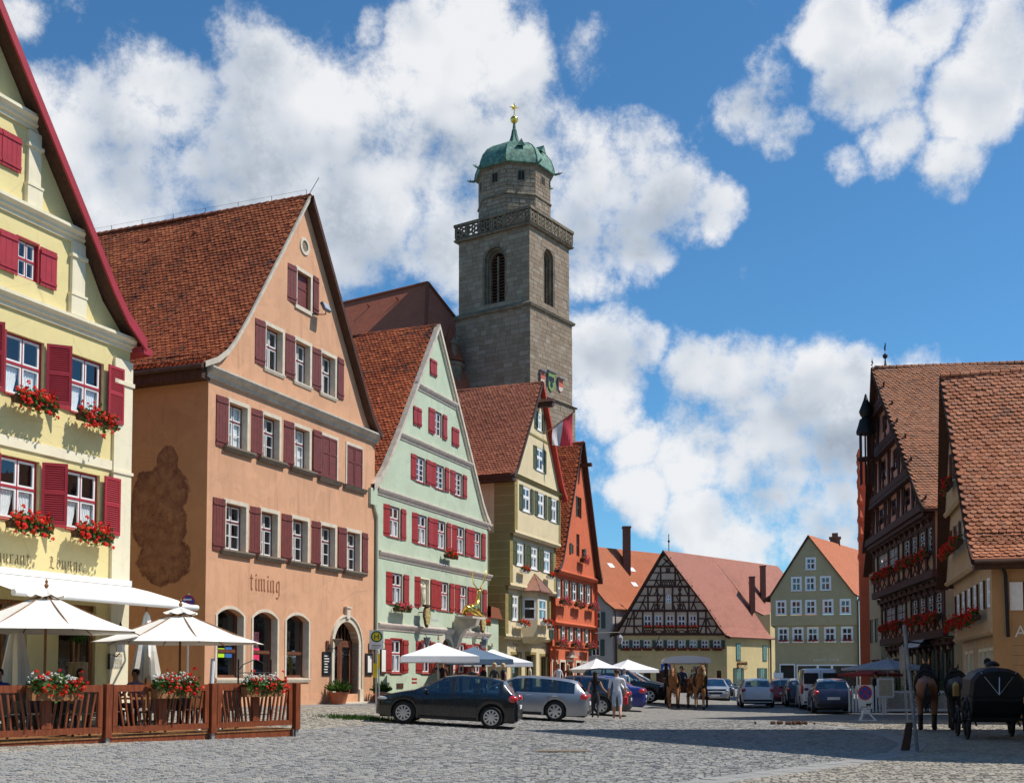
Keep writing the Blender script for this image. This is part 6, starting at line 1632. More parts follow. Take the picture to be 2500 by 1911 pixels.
def far_left_house():
	H = house('grey_side_house', 'light grey house with bright orange roof and tall chimney behind the red house', (11.04, 125), 0, 0, rot=0.)
	dv = (.75, .66); ze, zr = 9.0, 16.2; ap = -5.6
	W = [(-2.2, -1.3, 6.9, 8.7), (-.95, -.1, 6.9, 8.7) if False else (-3.9, -3.0, 6.9, 8.7), (-2.3, -1.4, 3.9, 5.7), (-4.0, -3.1, 3.9, 5.7)]
	mb = MB(); strip_wall(mb, [(-.2, -11.2, 0), (ze, -11.2, 0), (zr, ap, ap)], W, 0, rev=.12)
	mb.quad((0, 0, -.2), (dv[0]*26, dv[1]*26, -.2), (dv[0]*26, dv[1]*26, ze), (0, 0, ze)); mb.build('wall', 'p_grey', H)
	for a, b, c, d in W:
		window(H, a, b, c, d, 0, rec=.05, rows=(.4, .6), depth=.4); shutter(H, a-.5, a-.03, c, d, 0, 'shutter_teal', 'panel'); shutter(H, b+.03, b+.5, c, d, 0, 'shutter_teal', 'panel')
	rp = [(ap, zr+.1), (-.5, ze+.85), (.5, ze+.05)]; lp = [(ap, zr+.1), (-11.6, ze)]
	slope(H, rp, -.4, 26, 'tiles_far_orange', dv=dv); slope(H, lp, -.4, 26, 'tiles_far_orange', dv=dv)
	mb = MB(); mb.path([(.3, -.1, 0), (.3, -.1, ze)], .08, 6); mb.build('drainpipe', 'gutter', H)
	mb = MB(); x, y = ap+1.7+dv[0]*8, dv[1]*8; mb.box(x-.42, x+.42, y-.5, y+.5, 13.2, 18.6); mb.box(x-.5, x+.5, y-.58, y+.58, 18.6, 18.8); mb.build('chimney', 'brick_dark', H)
	mb = MB(); mb.box(-2.6, -.5, -.25, -.02, 2.4, 3.0); mb.build('fascia_sign', 'wood_dark', H)
	for t, s in ((5, .3), (8.2, .34), (6.5, .62), (9.6, .62)):
		mb = MB(); p0 = Vector(rp[0]).lerp(Vector(rp[1]), s); p1 = Vector(rp[0]).lerp(Vector(rp[1]), s+.07); mb.quad((p0.x+dv[0]*t, dv[1]*t, p0.y+.05), (p1.x+dv[0]*t, dv[1]*t, p1.y+.05), (p1.x+dv[0]*(t+.8), dv[1]*(t+.8), p1.y+.05), (p0.x+dv[0]*(t+.8), dv[1]*(t+.8), p0.y+.05)); mb.build('glass_tile', 'galv', H)
	# upper storeys of the roof further back
	mb = MB(); a = (ap-1.6, 4.5); mb.add([(a[0]-4, a[1], 16.5), (a[0]+2.2, a[1]+2, 18.2), (a[0]+3.6, a[1]+3.3, 16.2), (a[0]-3, a[1]+3, 14.0), (a[0]-8, a[1]+4, 18.2)], [(0, 3, 2, 1), (0, 1, 4)]); mb.build('rear_roof', 'tiles_far_orange', H)
	return H
far_left_house()
def grey_house():
	H = house('olive_grey_house', 'olive grey gabled house with white framed windows at the street end', (24.99, 110), 0, 0, rot=math.atan2(-.28, .96))
	rows = [[(3.30, 4.28)], [(1.94, 2.93), (3.24, 4.22), (4.62, 5.64)], [(.48, 1.48), (1.87, 2.90), (3.22, 4.25), (4.83, 5.82), (6.40, 7.42)], [(.62, 1.66), (1.99, 3.03), (3.36, 4.42), (4.93, 6.0), (6.48, 7.58)]]
	zz = [(11.72, 13.02), (9.72, 11.2), (7.48, 8.96), (4.88, 6.34)]
	ws = [(a, b, *z) for r_, z in zip(rows, zz) for a, b in r_]
	up = [w_ for w_ in ws if w_[2] > 6.4]; lo = [w_ for w_ in ws if w_[2] < 6.4]
	GD = [(.85, 2.10, 0, 2.72), (2.45, 4.2, .5, 2.65), (4.4, 5.5, .0, 2.65), (5.7, 7.8, .5, 2.65)]
	mb = MB(); strip_wall(mb, [(6.5, 0, 8.0), (9.2, 0, 8.0), (15.0, 3.72, 3.72)], up, -.25, rev=.1); strip_wall(mb, [(-.2, .35, 8.0), (6.5, .35, 8.0)], lo+GD, 0, rev=.1); mb.quad((0, -.25, 6.5), (8, -.25, 6.5), (8, 0, 6.5), (0, 0, 6.5))
	mb.quad((.35, 12, -.2), (.35, 0, -.2), (.35, 0, 6.5), (.35, 12, 6.5)); mb.quad((0, 12, 6.5), (0, -.25, 6.5), (0, -.25, 9.2), (0, 12, 9.2)); mb.quad((8, -.25, -.2), (8, 12, -.2), (8, 12, 9.2), (8, -.25, 9.2))
	mb.build('wall', 'p_olive', H)
	for a, b, c, d in ws:
		y = -.25 if c > 6.4 else 0
		window(H, a+.1, b-.1, c+.12, d-.12, y, rec=-.01, outer='white', rows=(.45, .55), bars=(1, 1), fw=.05, sw=.035, depth=.1, surround=('white', .10, .03), sill=('white', .10, .08, .16))
	for i, (a, b, c, d) in enumerate(lo): flower_box(H, (a+b)/2, c+.12, -.2, .9, 'red', f'small flower box, {["first", "second", "third", "fourth", "fifth"][i]} from the left on the olive grey house', 'flower boxes on the olive grey house', 'white', .8, .05, .08)
	for k, (a, b, c, d) in enumerate(GD):
		mb = MB(); band(mb, [(a, c), (a, d), (b, d), (b, c)], [(a-.1, c), (a-.1, d+.12), (b+.1, d+.12), (b+.1, c)], -.04, .02); mb.quad((a, .4, c), (b, .4, c), (b, .4, d), (a, .4, d), 1); mb.build('shop_front', ['white', 'room'], H)
		if k: pane_obj(a, b, c, d, .06, H, 'glass_dark')
	nib_text(H, 'naurint  nntin', 3.9, 3.1, .28, -.002, 'ink_white', .1, 40, .95, 'faded_lettering')
	rp = [(3.72, 15.15), (7.9, 9.45), (8.45, 9.1)]; lp = [(3.72, 15.15), (.1, 9.45), (-.6, 9.0)]
	dv = (.30, .95)
	slope(H, rp, -.5, 16, 'tiles_far_orange', dv=dv); slope(H, lp, -.5, 16, 'tiles_far_orange', dv=dv)
	mb = MB(); x, y = 3.3+dv[0]*9, dv[1]*9; mb.box(x-.5, x+.5, y-.4, y+.4, 14.2, 15.7); mb.box(x-.6, x+.6, y-.5, y+.5, 15.7, 15.9); mb.box(x-.3, x+.3, y-.3, y+.3, 15.9, 16.3); mb.build('chimney', 'brick_dark', H)
	mb = MB(); mb.box(.2, 1.1, -.3, -.24, 1.5, 2.0); mb.build('hanging_sign', 'white', H)
	mb = MB(); mb.path([(8.05, -.35, 0), (8.05, -.35, 8.7), (8.2, -.35, 9.1)], .08, 6); mb.build('drainpipe', 'gutter', H)
	return H
grey_house()
# ------------------------------------------------------------ right-hand row
def half_timbered_hall():
	H = house('half_timbered_hall', 'huge dark half-timbered patrician house with red infill and carved beams', (19.6, 50.4), .136, 0, True)
	# local x runs from the far end (negative) to the near corner (0)
	W0, E = -15.0, 9.05; ap = -7.5
	w2 = [(-13.6, -10.75), (-10.4, -8.0), (-6.6, -5.0), (-4.8, -3.42), (-3.1, -1.69), (-1.3, -.1)]
	w1 = [(-13.75, -11.05), (-10.7, -8.35), (-6.85, -5.45), (-5.2, -3.8), (-3.45, -2.1), (-1.8, -.45)]
	A2 = [(a, b, 7.25, 8.35) for a, b in w2]; A1 = [(a, b, 4.42, 5.42) for a, b in w1]
	G = [(-14.2, -12.2, 0, 2.6), (-10.8, -8.6, 0, 2.9), (-7.5, -6.0, .7, 2.85), (-5.7, -4.3, .7, 2.85), (-4.0, -2.6, .7, 2.85), (-2.3, -.7, .7, 2.85)]
	tiers = [(-.3, 3.4, 0, G, 'p_khaki'), (3.4, 6.05, -.4, A1, 'p_khaki'), (6.05, 9.05, -.8, A2, 'p_khaki')]
	for z0, z1, y, hs, m in tiers:
		mb = MB(); strip_wall(mb, [(z0, W0, 0), (z1, W0, 0)], hs, y, rev=.15)
		mb.quad((0, y, z0), (0, 12, z0), (0, 12, z1), (0, y, z1)); mb.quad((W0, y, z0), (0, y, z0), (0, y+.5, z0), (W0, y+.5, z0)); mb.build('wall', m, H)
	gt = [(9.05, 11.1, -1.1), (11.1, 13.4, -1.3), (13.4, 15.5, -1.5), (15.5, 17.1, -1.7)]
	hw = lambda z: max(.0, 7.5*(17.3-z)/(17.3-9.05))
	gwin = {0: (-11.6, -10.2, -8.2, -6.9, -4.8, -3.6, -2.6, -1.5), 1: (-9.6, -8.4, -6.6, -5.4), 2: (-8.2, -6.8)}
	for k, (z0, z1, y) in enumerate(gt):
		hs = []
		g = gwin.get(k, ())
		for a, b in zip(g[::2], g[1::2]): hs.append((a, b, z0+.75, z1-.45))
		mb = MB(); strip_wall(mb, [(z0, ap-hw(z0), ap+hw(z0)), (z1, ap-hw(z1), ap+hw(z1))], hs, y, rev=.12); mb.quad((ap-hw(z0), y, z0), (ap+hw(z0), y, z0), (ap+hw(z0), y+.3, z0), (ap-hw(z0), y+.3, z0)); mb.build('gable_wall', 'p_dhred', H)
		for a, b, c, d in hs: window(H, a, b, c, d, y, rec=.05, outer='beam_dh', sash='beam_dh', rows=(.5, .5), glass='glass_dark', depth=.3)
		# storey beam, posts, braces, lattice
		w_ = hw(z0+.45)-.1; beam(H, ap-w_, z0+.12, ap+w_, z0+.12, .34, y-.06, 'beam_dh', .16); w_ = hw(z0+.2)-.1; beam(H, ap-w_, z0-.18, ap+w_, z0-.18, .18, y+.0, 'beam_dh', .3)
		n = max(2, int(hw(z0)*2/1.15)); xs = [ap-hw(z0)+2*hw(z0)*(i+.5)/n for i in range(n)]
		for x in xs:
			zt = min(z1, 17.3-(abs(x-ap)/7.5)*(17.3-9.05))
			if zt-z0 < .5 or any(a-.05 < x < b+.05 for a, b, *_ in hs): continue
			beam(H, x, z0+.25, x, zt, .20, y-.04, 'beam_dh');
			beam(H, x+.12, z0+.3, x+.52, min(zt, z1-.3), .13, y-.03, 'beam_dh')
		for x in xs[1::2]:
			beam(H, x-.5, z0+.3, x-.1, z0+1.0, .10, y-.03, 'beam_dh'); beam(H, x-.1, z0+.3, x-.5, z0+1.0, .10, y-.028, 'beam_dh')
	for z, y in ((9.05, -.8), (6.05, -.4), (3.4, 0)):
		beam(H, W0-.1, z+.12, .1, z+.12, .36, y-.46 if z > 3.5 else y-.46, 'beam_dh', .2); beam(H, W0, z-.25, 0, z-.25, .22, y-.12, 'beam_dh', .3)
		for i in range(12):
			x = W0+.5+i*1.27
			mb = MB(); mb.add([(x-.12, y-.02, z-.75), (x+.12, y-.02, z-.75), (x+.12, y-.40, z-.12), (x-.12, y-.40, z-.12), (x-.12, y, z-.1), (x+.12, y, z-.1)], [(0, 1, 2, 3), (0, 3, 4), (1, 5, 2)]); mb.build('jetty_bracket', 'beam_dh', H)
	for z0, zs, y, ws in ((6.05, 7.2, -.8, A2), (3.4, 4.38, -.4, A1)):
		beam(H, W0, zs-.02, 0, zs-.02, .16, y-.05, 'beam_dh'); beam(H, W0, ws[0][3]+.1, 0, ws[0][3]+.1, .18, y-.05, 'beam_dh')
		for x in [W0+.1, -.08]+[q for a, b, *_ in ws for q in (a-.12, b+.12)]: beam(H, x, z0+.3, x, z0+2.75, .2, y-.045, 'beam_dh')
		for i in range(11):
			x = W0+.5+i*1.3
			mb = MB(); mb.quad((x-.52, y-.012, z0+.35), (x+.52, y-.012, z0+.35), (x+.52, y-.012, zs-.12), (x-.52, y-.012, zs-.12)); mb.build('parapet_panel', 'p_dhred', H)
			for (xa, za), (xb, zb) in ((((x-.5), z0+.35), ((x+.5), zs-.12)), (((x+.5), z0+.35), ((x-.5), zs-.12))): beam(H, xa, za, xb, zb, .09, y-.03, 'beam_dh', .04)
		for a, b, c, d in ws:
			n = 2 if b-a > 1.8 else 1; st = (b-a)/n
			for k in range(n): window(H, a+k*st+.03, a+(k+1)*st-.03, c, d, y, rec=.03, outer='beam_dh', sash='white', rows=(.45, .55), bars=(2, 2), cols=3 if n == 2 else 2, fw=.06, sw=.03, depth=.4)
	for k, (a, b, c, d) in enumerate(G):
		window(H, a, b, c, d, 0, rec=.1, outer='wood_dark', sash='wood_dark', rows=(.4, .6), bars=(2, 2), glass='glass_dark', depth=.5, name='door' if k < 2 else 'window')
		if k > 1:
			for s in (a-.34, b+.02): shutter(H, s, s+.32, c, d, 0, 'shutter_teal', 'panel')
	for z, y, lb, grp in ((7.10, -1.12, 'second', A2), (4.28, -.72, 'first', A1)):
		for i, (x, l) in enumerate(((-12.2, 2.6), (-9.2, 2.3), (-5.2, 3.2), (-1.7, 3.0))):
			flower_box(H, x, z, y, l, 'red', f'long red geranium box on the {lb} floor of the half-timbered hall, {["farthest", "second farthest", "second nearest", "nearest"][i]} of four', 'geranium boxes on the half-timbered hall', 'wood_dark', .9, .3, .2)
	# inn sign plate over the entrance
	mb = MB(); mb.add([(-6.6, -.9, 3.0), (-3.4, -.9, 3.0), (-3.6, -.2, 3.75), (-6.4, -.2, 3.75), (-6.6, -.82, 2.95), (-3.4, -.82, 2.95)], [(0, 1, 2, 3), (1, 0, 4, 5)]); mb.build('entrance_hood', 'lead', H)
	# roof; the verge leans out towards the apex
	yf = lambda z: float(np.interp(z, [9.05, 17.3], [-1.35, -2.1]))
	rn = [(ap, 17.45), (-.9, 10.2), (-.1, 9.4), (.55, 9.0)]; rf = [(ap, 17.45), (-14.1, 10.2), (-14.9, 9.4), (-15.55, 9.0)]
	slope(H, rn, -1.4, 20, 'tiles_dh', yfun=yf); slope(H, rf, -1.4, 20, 'tiles_dh', yfun=yf)
	tile_field('roof_tiles', rn, -1.4, 9, H, 'tiles_dh', .20, .19, yfun=yf); ridge_tiles(H, ap, 17.47, -1.9, 9, 'tiles_dh', .16)
	for pr in (rn, rf):
		mb = MB()
		for (xa, za), (xb, zb) in zip(pr[:-1], pr[1:]):
			ya, yb = yf(za)-.03, yf(zb)-.03; mb.add([(xa, ya, za+.03), (xb, yb, zb+.03), (xb, yb, zb-.30), (xa, ya, za-.30), (xa, ya+.07, za+.03), (xb, yb+.07, zb+.03), (xa, ya+.5, za-.2), (xb, yb+.5, zb-.2)], [(0, 1, 2, 3), (3, 2, 1, 0), (0, 4, 5, 1), (3, 2, 7, 6)])
		mb.build('barge_board', 'wood_dark', H)
	# bulbous oriel turret running up the gable
	c = (ap-1.2, -2.2, 0)
	mb = MB(); mb.lathe([(.12, 14.2), (.50, 14.28), (.52, 14.45), (.42, 14.75), (.34, 15.05), (.2, 15.15), (.30, 15.3), (.36, 15.5), (.24, 15.8), (.12, 16.1), (.04, 16.4)], 10, c); mb.build('turret_cap', 'iron', H, smooth=True)
	for k in range(6):
		a = math.pi*k/3; mb = MB(); p = (c[0]+.34*math.cos(a), c[1]+.34*math.sin(a)); mb.tube((*p, 11.6), (*p, 14.25), .05, n=6); mb.build('turret_post', 'beam_dh', H)
	mb = MB(); mb.lathe([(.5, 12.9), (.5, 13.02)], 8, c); mb.build('turret_ring', 'beam_dh', H)
	mb = MB(); mb.path([(-3.3, -.3, 3.1), (-3.3, -1.6, 3.25), (-3.3, -1.8, 2.9)], .04, 5); mb.build('sign_arm', 'iron', H)
	V = empty('weather_vane', H.matrix_basis @ Vector((ap, -1.4, 17.5)), H.rotation_euler.z, 'black pierced weather vane on a ball finial on the hall ridge', 'weather vane'); V.scale = (.5, .5, .46)
	mb = MB(); mb.lathe([(.2, 0), (.09, .4), (.06, .9), (.22, 1.05), (.26, 1.2), (.22, 1.38), (.04, 1.5)], 10); mb.tube((0, 0, 1.5), (0, 0, 2.75), .025, n=5); mb.build('finial', 'iron', V)
	mb = MB()
	for i in range(9):
		a, b = math.pi*(.35+1.3*i/9), math.pi*(.35+1.3*(i+1)/9); mb.bar((.1+.42*math.cos(a)*1, 0, 2.15+.30*math.sin(a)), (.1+.42*math.cos(b), 0, 2.15+.30*math.sin(b)), .03, .08, up=(0, 1, 0))
	mb.bar((0, 0, 2.45), (.42, 0, 2.52), .03, .07, up=(0, 1, 0)); mb.bar((0, 0, 1.9), (.38, 0, 1.85), .03, .07, up=(0, 1, 0)); mb.bar((.1, 0, 2.0), (.3, 0, 2.35), .03, .06, up=(0, 1, 0)); mb.build('vane', 'iron', V)
	V2 = empty('gable_finial', H.matrix_basis @ Vector((ap-.3, -2.0, 17.3)), H.rotation_euler.z, 'small wrought iron cross ornament at the hall gable tip', 'finial'); V2.scale = (.5, .5, .5)
	mb = MB(); mb.tube((0, 0, 0), (0, 0, 1.5), .03, n=5); mb.tube((-.35, 0, .9), (.35, 0, .9), .03, n=5); mb.ball((0, 0, 1.15), .1); mb.ball((.35, 0, .9), .07); mb.ball((-.35, 0, .9), .07); mb.build('cross', 'iron', V2)
	return H
DHH = half_timbered_hall()
def beige_house():
	H = house('beige_house', 'beige gabled house with white slatted shutters and a large scalloped tile roof', (16.55, 38.5), .26, 0, True)
	ap, W0 = -5.2, -10.4
	A2 = [(-8.0, -7.1, 6.75, 7.55), (-6.6, -5.6, 6.75, 7.55), (-5.1, -4.1, 6.75, 7.55), (-3.5, -2.6, 6.75, 7.55)]
	A1 = [(a, a+.85, 3.95, 4.95) for a in (-9.6, -8.0, -6.4, -4.75, -3.15, -1.5)]
	G = [(-9.3, -8.5, .4, 2.5), (-8.0, -7.2, .4, 2.5), (-5.4, -4.6, .3, 2.5), (-4.2, -3.3, .3, 2.5), (-2.8, -1.5, .3, 2.5)]
	for z0, z1, y, hs in ((-.3, 3.1, 0, G), (3.1, 5.5, -.3, A1)):
		mb = MB(); strip_wall(mb, [(z0, W0, 0), (z1, W0, 0)], hs, y, rev=.15); mb.quad((W0, y, z0), (0, y, z0), (0, y+.4, z0), (W0, y+.4, z0)); mb.quad((W0, 12, z0), (W0, y, z0), (W0, y, z1), (W0, 12, z1)); mb.build('wall', 'p_beige', H)
	hw = lambda z: 5.2*(13.1-z)/(13.1-5.5)
	for z0, z1, y, hs in ((5.5, 8.2, -.6, A2), (8.2, 13.0, -.8, [(-5.9, -5.3, 9.2, 10.3), (-4.9, -4.3, 9.2, 10.3)])):
		mb = MB(); strip_wall(mb, [(z0, ap-hw(z0), ap+hw(z0)), (z1, ap-hw(z1), ap+hw(z1))], hs, y, rev=.15); mb.quad((ap-hw(z0), y, z0), (ap+hw(z0), y, z0), (ap+hw(z0), y+.35, z0), (ap-hw(z0), y+.35, z0)); mb.build('gable_wall', 'p_beige', H)
		for a, b, c, d in hs:
			window(H, a, b, c, d, y, rec=.05, rows=(.45, .55), depth=.4); shutter(H, a-.34, a-.02, c, d, y, 'wood_door', 'panel')
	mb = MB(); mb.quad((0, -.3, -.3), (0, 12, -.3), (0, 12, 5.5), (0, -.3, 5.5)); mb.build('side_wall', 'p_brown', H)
	for z, y in ((3.1, -.3), (5.5, -.6), (8.2, -.8)):
		mb = MB(); w_ = 0 if z < 6 else hw(z); x0, x1 = (W0, 0) if z < 6 else (ap-w_, ap+w_); molding(mb, x0, x1, [(-y-.02, z-.1), (-y+.08, z), (-y+.08, z+.06), (-y, z+.1)]); mb.build('string_moulding', 'p_beige', H)
	for a, b, c, d in A1:
		window(H, a, b, c, d, -.3, rec=.05, rows=(.45, .55), depth=.4, outer='wood_door')
		shutter(H, a-.36, a-.02, c, d, -.3, 'wood_door', 'panel', -.3, 1); shutter(H, b+.03, b+.38, c, d, -.3, 'curtain', 'louver', .3)
	for k, (a, b, c, d) in enumerate(G):
		window(H, a, b, c, d, 0, rec=.1, outer='p_cream_trim', sash='p_cream_trim', rows=(.3, .7), glass='glass_dark', depth=.5, surround=('p_cream_trim', .12, .02), cols=1)
	for i, (x, l, z, y) in enumerate(((-5.3, 5.4, 6.55, -.95), (-7.6, 4.2, 3.72, -.62), (-3.2, 4.2, 3.72, -.62), (-5.1, 1.6, 8.95, -1.05))):
		flower_box(H, x, z, y, l, 'red', ['long dark red geranium box across the gable windows of the beige house', 'red geranium box on the farther first-floor windows of the beige house', 'red geranium box on the nearer first-floor windows of the beige house', 'small red geranium box high in the gable of the beige house'][i], 'geranium boxes on the beige house', 'wood_dark', .9, .3, .2)
	nib_text(H, 'iorinnut', -9.0, 2.74, .34, -.002, 'ink_white', .11, 40, 1.6, 'faded_lettering')
	# side wall facing the lane: shuttered window, downpipe, lettering
	SM = Matrix(((0, -1, 0, 0), (1, 0, 0, 0), (0, 0, 1, 0), (0, 0, 0, 1)))
	for x0, x1, m in ((.25, .66, 'curtain'), (.66, 1.5, 'wood_dark'), (1.5, 1.95, 'curtain')):
		mb = MB(); mb.box(.005, .06, x0, x1, 3.8, 4.75)
		if m == 'curtain':
			for j in range(12): mb.box(.06, .075, x0+.05, x1-.05, 3.86+j*.072, 3.90+j*.072)
		mb.build('shutter' if m == 'curtain' else 'window', m, H)
	mb = MB(); mb.path([(.28, .0, 5.30), (.14, .12, 5.0), (.14, .16, 2.9)], .06, 8); mb.build('drainpipe', 'iron', H, smooth=True)
	t = text_obj(H, 'A', 0, 0, .42, 0, 'ink_white', 'wall_lettering'); t.rotation_euler = (0, 0, R(90)); t.location = (.012, .38, 2.9)
	for j in range(8):
		mb = MB(); mb.box(-.002, .004, .3, 6, .3+j*.33, .318+j*.33); mb.build('plaster_joint', 'wood_mid', H)
	for j in range(1):
		mb = MB(); mb.box(.004, .05, 2.2, 3.4, .3, 2.4); mb.build('side_door', 'wood_dark', H)
	yf = lambda z: float(np.interp(z, [5.4, 13.2], [-.95, -1.25]))
	rn = [(ap, 13.2), (-.6, 6.45), (-.05, 5.85), (.45, 5.52)]; rf = [(ap, 13.2), (-9.8, 6.45), (-10.35, 5.85), (-10.85, 5.5)]
	slope(H, rn, -1.0, 14, 'tiles_b', yfun=yf); slope(H, rf, -1.0, 14, 'tiles_b', yfun=yf)
	tile_field('roof_tiles', rn, -1.0, 5.4, H, 'tiles_b', .235, .185, jit=.006, yfun=yf, parts=300); ridge_tiles(H, ap, 13.24, -1.2, 6, 'tiles_b', .16)
	for pr, m in ((rn, 'gutter'), (rf, 'canvas_red')):
		mb = MB()
		for (xa, za), (xb, zb) in zip(pr[:-1], pr[1:]):
			ya, yb = yf(za)-.03, yf(zb)-.03; mb.add([(xa, ya, za+.04), (xb, yb, zb+.04), (xb, yb, zb-.18), (xa, ya, za-.18), (xa, ya+.07, za+.05), (xb, yb+.07, zb+.05), (xa, ya+.5, za-.2), (xb, yb+.5, zb-.2)], [(0, 1, 2, 3), (3, 2, 1, 0), (0, 4, 5, 1), (3, 2, 7, 6)])
		mb.build('barge_board', 'wood_dark', H)
	mb = MB(); mb.tube((.52, -.9, 5.42), (.52, 8, 5.42), .075, n=8); mb.build('gutter', 'gutter', H, smooth=True)
	mb = MB(); mb.box(-.02, .45, -.9, 10, 5.2, 5.36); mb.build('eave_soffit', 'wood_dark', H)
	mb = MB()
	for j in range(2): mb.tube((-.42+.12*j, -.6, 6.50-.12*j), (-.42+.12*j, 6, 6.50-.12*j), .014, n=5)
	for j in range(26): mb.tube((-.50, -.5+.25*j, 6.36), (-.26, -.5+.25*j, 6.58), .010, n=4)
	mb.build('snow_guard', 'iron', H)
	for y_, s_ in ((.6, .55), (2.1, .7), (3.4, .5)):
		mb = MB(); mb.ball((ap+s_*1.2, y_, 13.2-s_*1.76+.03), .12, 0, 8, 5, (1.3, 1, .8)); mb.build('vent_tile', 'tiles_b', H, smooth=True)
	return H
BH = beige_house()
def stepped_house():
	H = house('far_red_house', 'narrow brick-red stepped gable house beyond the half-timbered hall', (25.6, 84), .30, 0, True)
	mb = MB(); prof = [(-.3, 0, 13.8), (9.0, 0, 13.8)]
	strip_wall(mb, prof, [(1+i*2.3, 2+i*2.3, 3.6, 5.2) for i in range(5)]+[(1+i*2.3, 2+i*2.3, 6.4, 8.0) for i in range(5)], 0, rev=.15)
	for i in range(6): mb.box(i*1.15, 13.8-i*1.15, 0, .5, 9.0+i*1.2, 10.2+i*1.2)
	mb.quad((13.8, 0, -.3), (13.8, 10, -.3), (13.8, 10, 9), (13.8, 0, 9)); mb.build('wall', 'p_red', H)
	for i in range(5): window(H, 1+i*2.3, 2+i*2.3, 3.6, 5.2, 0, rows=(.5, .5), panes=False); window(H, 1+i*2.3, 2+i*2.3, 6.4, 8.0, 0, rows=(.5, .5), panes=False)
	for i in range(6):
		for s in (0, 1): mb = MB(); x = i*1.15 if not s else 13.8-i*1.15; mb.lathe([(.16, 0), (.2, .25), (.05, .7)], 6, (x, .1, 10.2+i*1.2)); mb.build('step_finial', 'p_red', H)
	slope(H, [(6.9, 16), (0, 9)], .5, 10, 'tiles_far_orange'); slope(H, [(6.9, 16), (13.8, 9)], .5, 10, 'tiles_far_orange')
	return H
stepped_house()
def olive_shop():
	H = house('khaki_house', 'narrow khaki house between the hall and the far red house', (21.95, 69.3), .14, 0, True)
	mb = MB(); strip_wall(mb, [(-.3, 0, 3.6), (7.8, 0, 3.6)], [(.5, 1.4, 3.6, 5.0), (2.2, 3.1, 3.6, 5.0), (.4, 3.2, .3, 2.6)], -.2, rev=.15); mb.quad((3.6, -.2, 0), (3.6, 8, 0), (3.6, 8, 7.8), (3.6, -.2, 7.8)); mb.build('wall', 'p_khaki', H)
	for a in (.5, 2.2): window(H, a, a+.9, 3.6, 5.0, -.2, rows=(.5, .5)); shutter(H, a-.4, a-.02, 3.6, 5., -.2, 'shutter_teal', 'panel', -.4, 1)
	window(H, .4, 3.2, .3, 2.6, -.2, rec=.1, rows=(.3, .7), glass='glass_dark', outer='wood_dark', sash='wood_dark')
	slope(H, [(1.8, 10.5), (-.3, 7.8)], -.5, 8, 'tiles_dh'); slope(H, [(1.8, 10.5), (3.9, 7.8)], -.5, 8, 'tiles_dh')
	return H
olive_shop()
# unseen house read from its shadow; gable shaped to shade the near square
def corner_house():
	H = empty('corner_house', (0, 0, 0), 0, 'large unseen corner house outside the picture edge, shaped to shade the square', 'house')
	p = [(10.6, 21.3), (15.5, 33.3), (15.8, 33.9)]
	mb = MB(); mb.add([(10.6, 21.3, -.2), (10.6, 21.3, 5.4), (15.5, 33.2, 21.0), (15.85, 33.9, 19.6), (15.85, 33.9, -.2)], [(0, 1, 2, 3, 4)])
	bk = 11; b = [(x+bk*.93, y-bk*.37) for x, y in ((10.6, 21.3), (15.5, 33.2), (15.85, 33.9))]
	mb.add([(15.85, 33.9, -.2), (15.85, 33.9, 19.6), (*b[2], 19.6), (*b[2], -.2)], [(0, 1, 2, 3)]); mb.add([(10.6, 21.3, -.2), (10.6, 21.3, 5.4), (*b[0], 5.4), (*b[0], -.2)], [(3, 2, 1, 0)])
	mb.build('wall', 'p_beige', H)
	mb = MB(); mb.add([(10.6, 21.3, 5.4), (15.5, 33.2, 21.0), (*b[1], 21.0), (*b[0], 5.4)], [(0, 1, 2, 3)]); mb.add([(15.5, 33.2, 21.0), (15.85, 33.9, 19.6), (*b[2], 19.6), (*b[1], 21.0)], [(0, 1, 2, 3)]); mb.build('roof', 'tiles_far_rose', H)
	return H
corner_house()
# unseen house row behind the viewer, added to cut sky fill on shaded walls
def plain_house(x, y, w_, ze, zr, mat, label):
	H = house('unseen_row_house', label, (x, y), 0, 0, rot=math.pi)
	ws = [(1.2+i*2.4, 2.3+i*2.4, z, z+1.5) for i in range(int((w_-1.5)/2.4)) for z in (.9, 4.2, 7.2) if z+1.6 < ze]
	mb = MB(); strip_wall(mb, [(-.2, 0, w_), (ze, 0, w_), (zr, w_/2, w_/2)], ws, 0, rev=.15); mb.quad((0, 10, 0), (0, 0, 0), (0, 0, ze), (0, 10, ze)); mb.quad((w_, 0, 0), (w_, 10, 0), (w_, 10, ze), (w_, 0, ze)); mb.build('wall', mat, H)
	for a in ws: window(H, *a, panes=False, depth=.3)
	for s in (-.3, w_+.3): slope(H, [(w_/2, zr+.1), (s, ze-.2)], -.3, 10, 'tiles_far_rose')
for i, (x, w_, ze, zr, m) in enumerate(((32, 12, 10, 17, 'p_grey'), (19.5, 12, 11, 18, 'p_olive'), (7, 11, 10, 17.5, 'p_beige'), (-4.5, 12, 11, 18, 'p_khaki'), (-17, 12, 10.5, 17, 'p_grey'))): plain_house(x, -12, w_, ze, zr, m, f'plain gabled house number {["one", "two", "three", "four", "five"][i]} of the unseen row added behind the viewer')
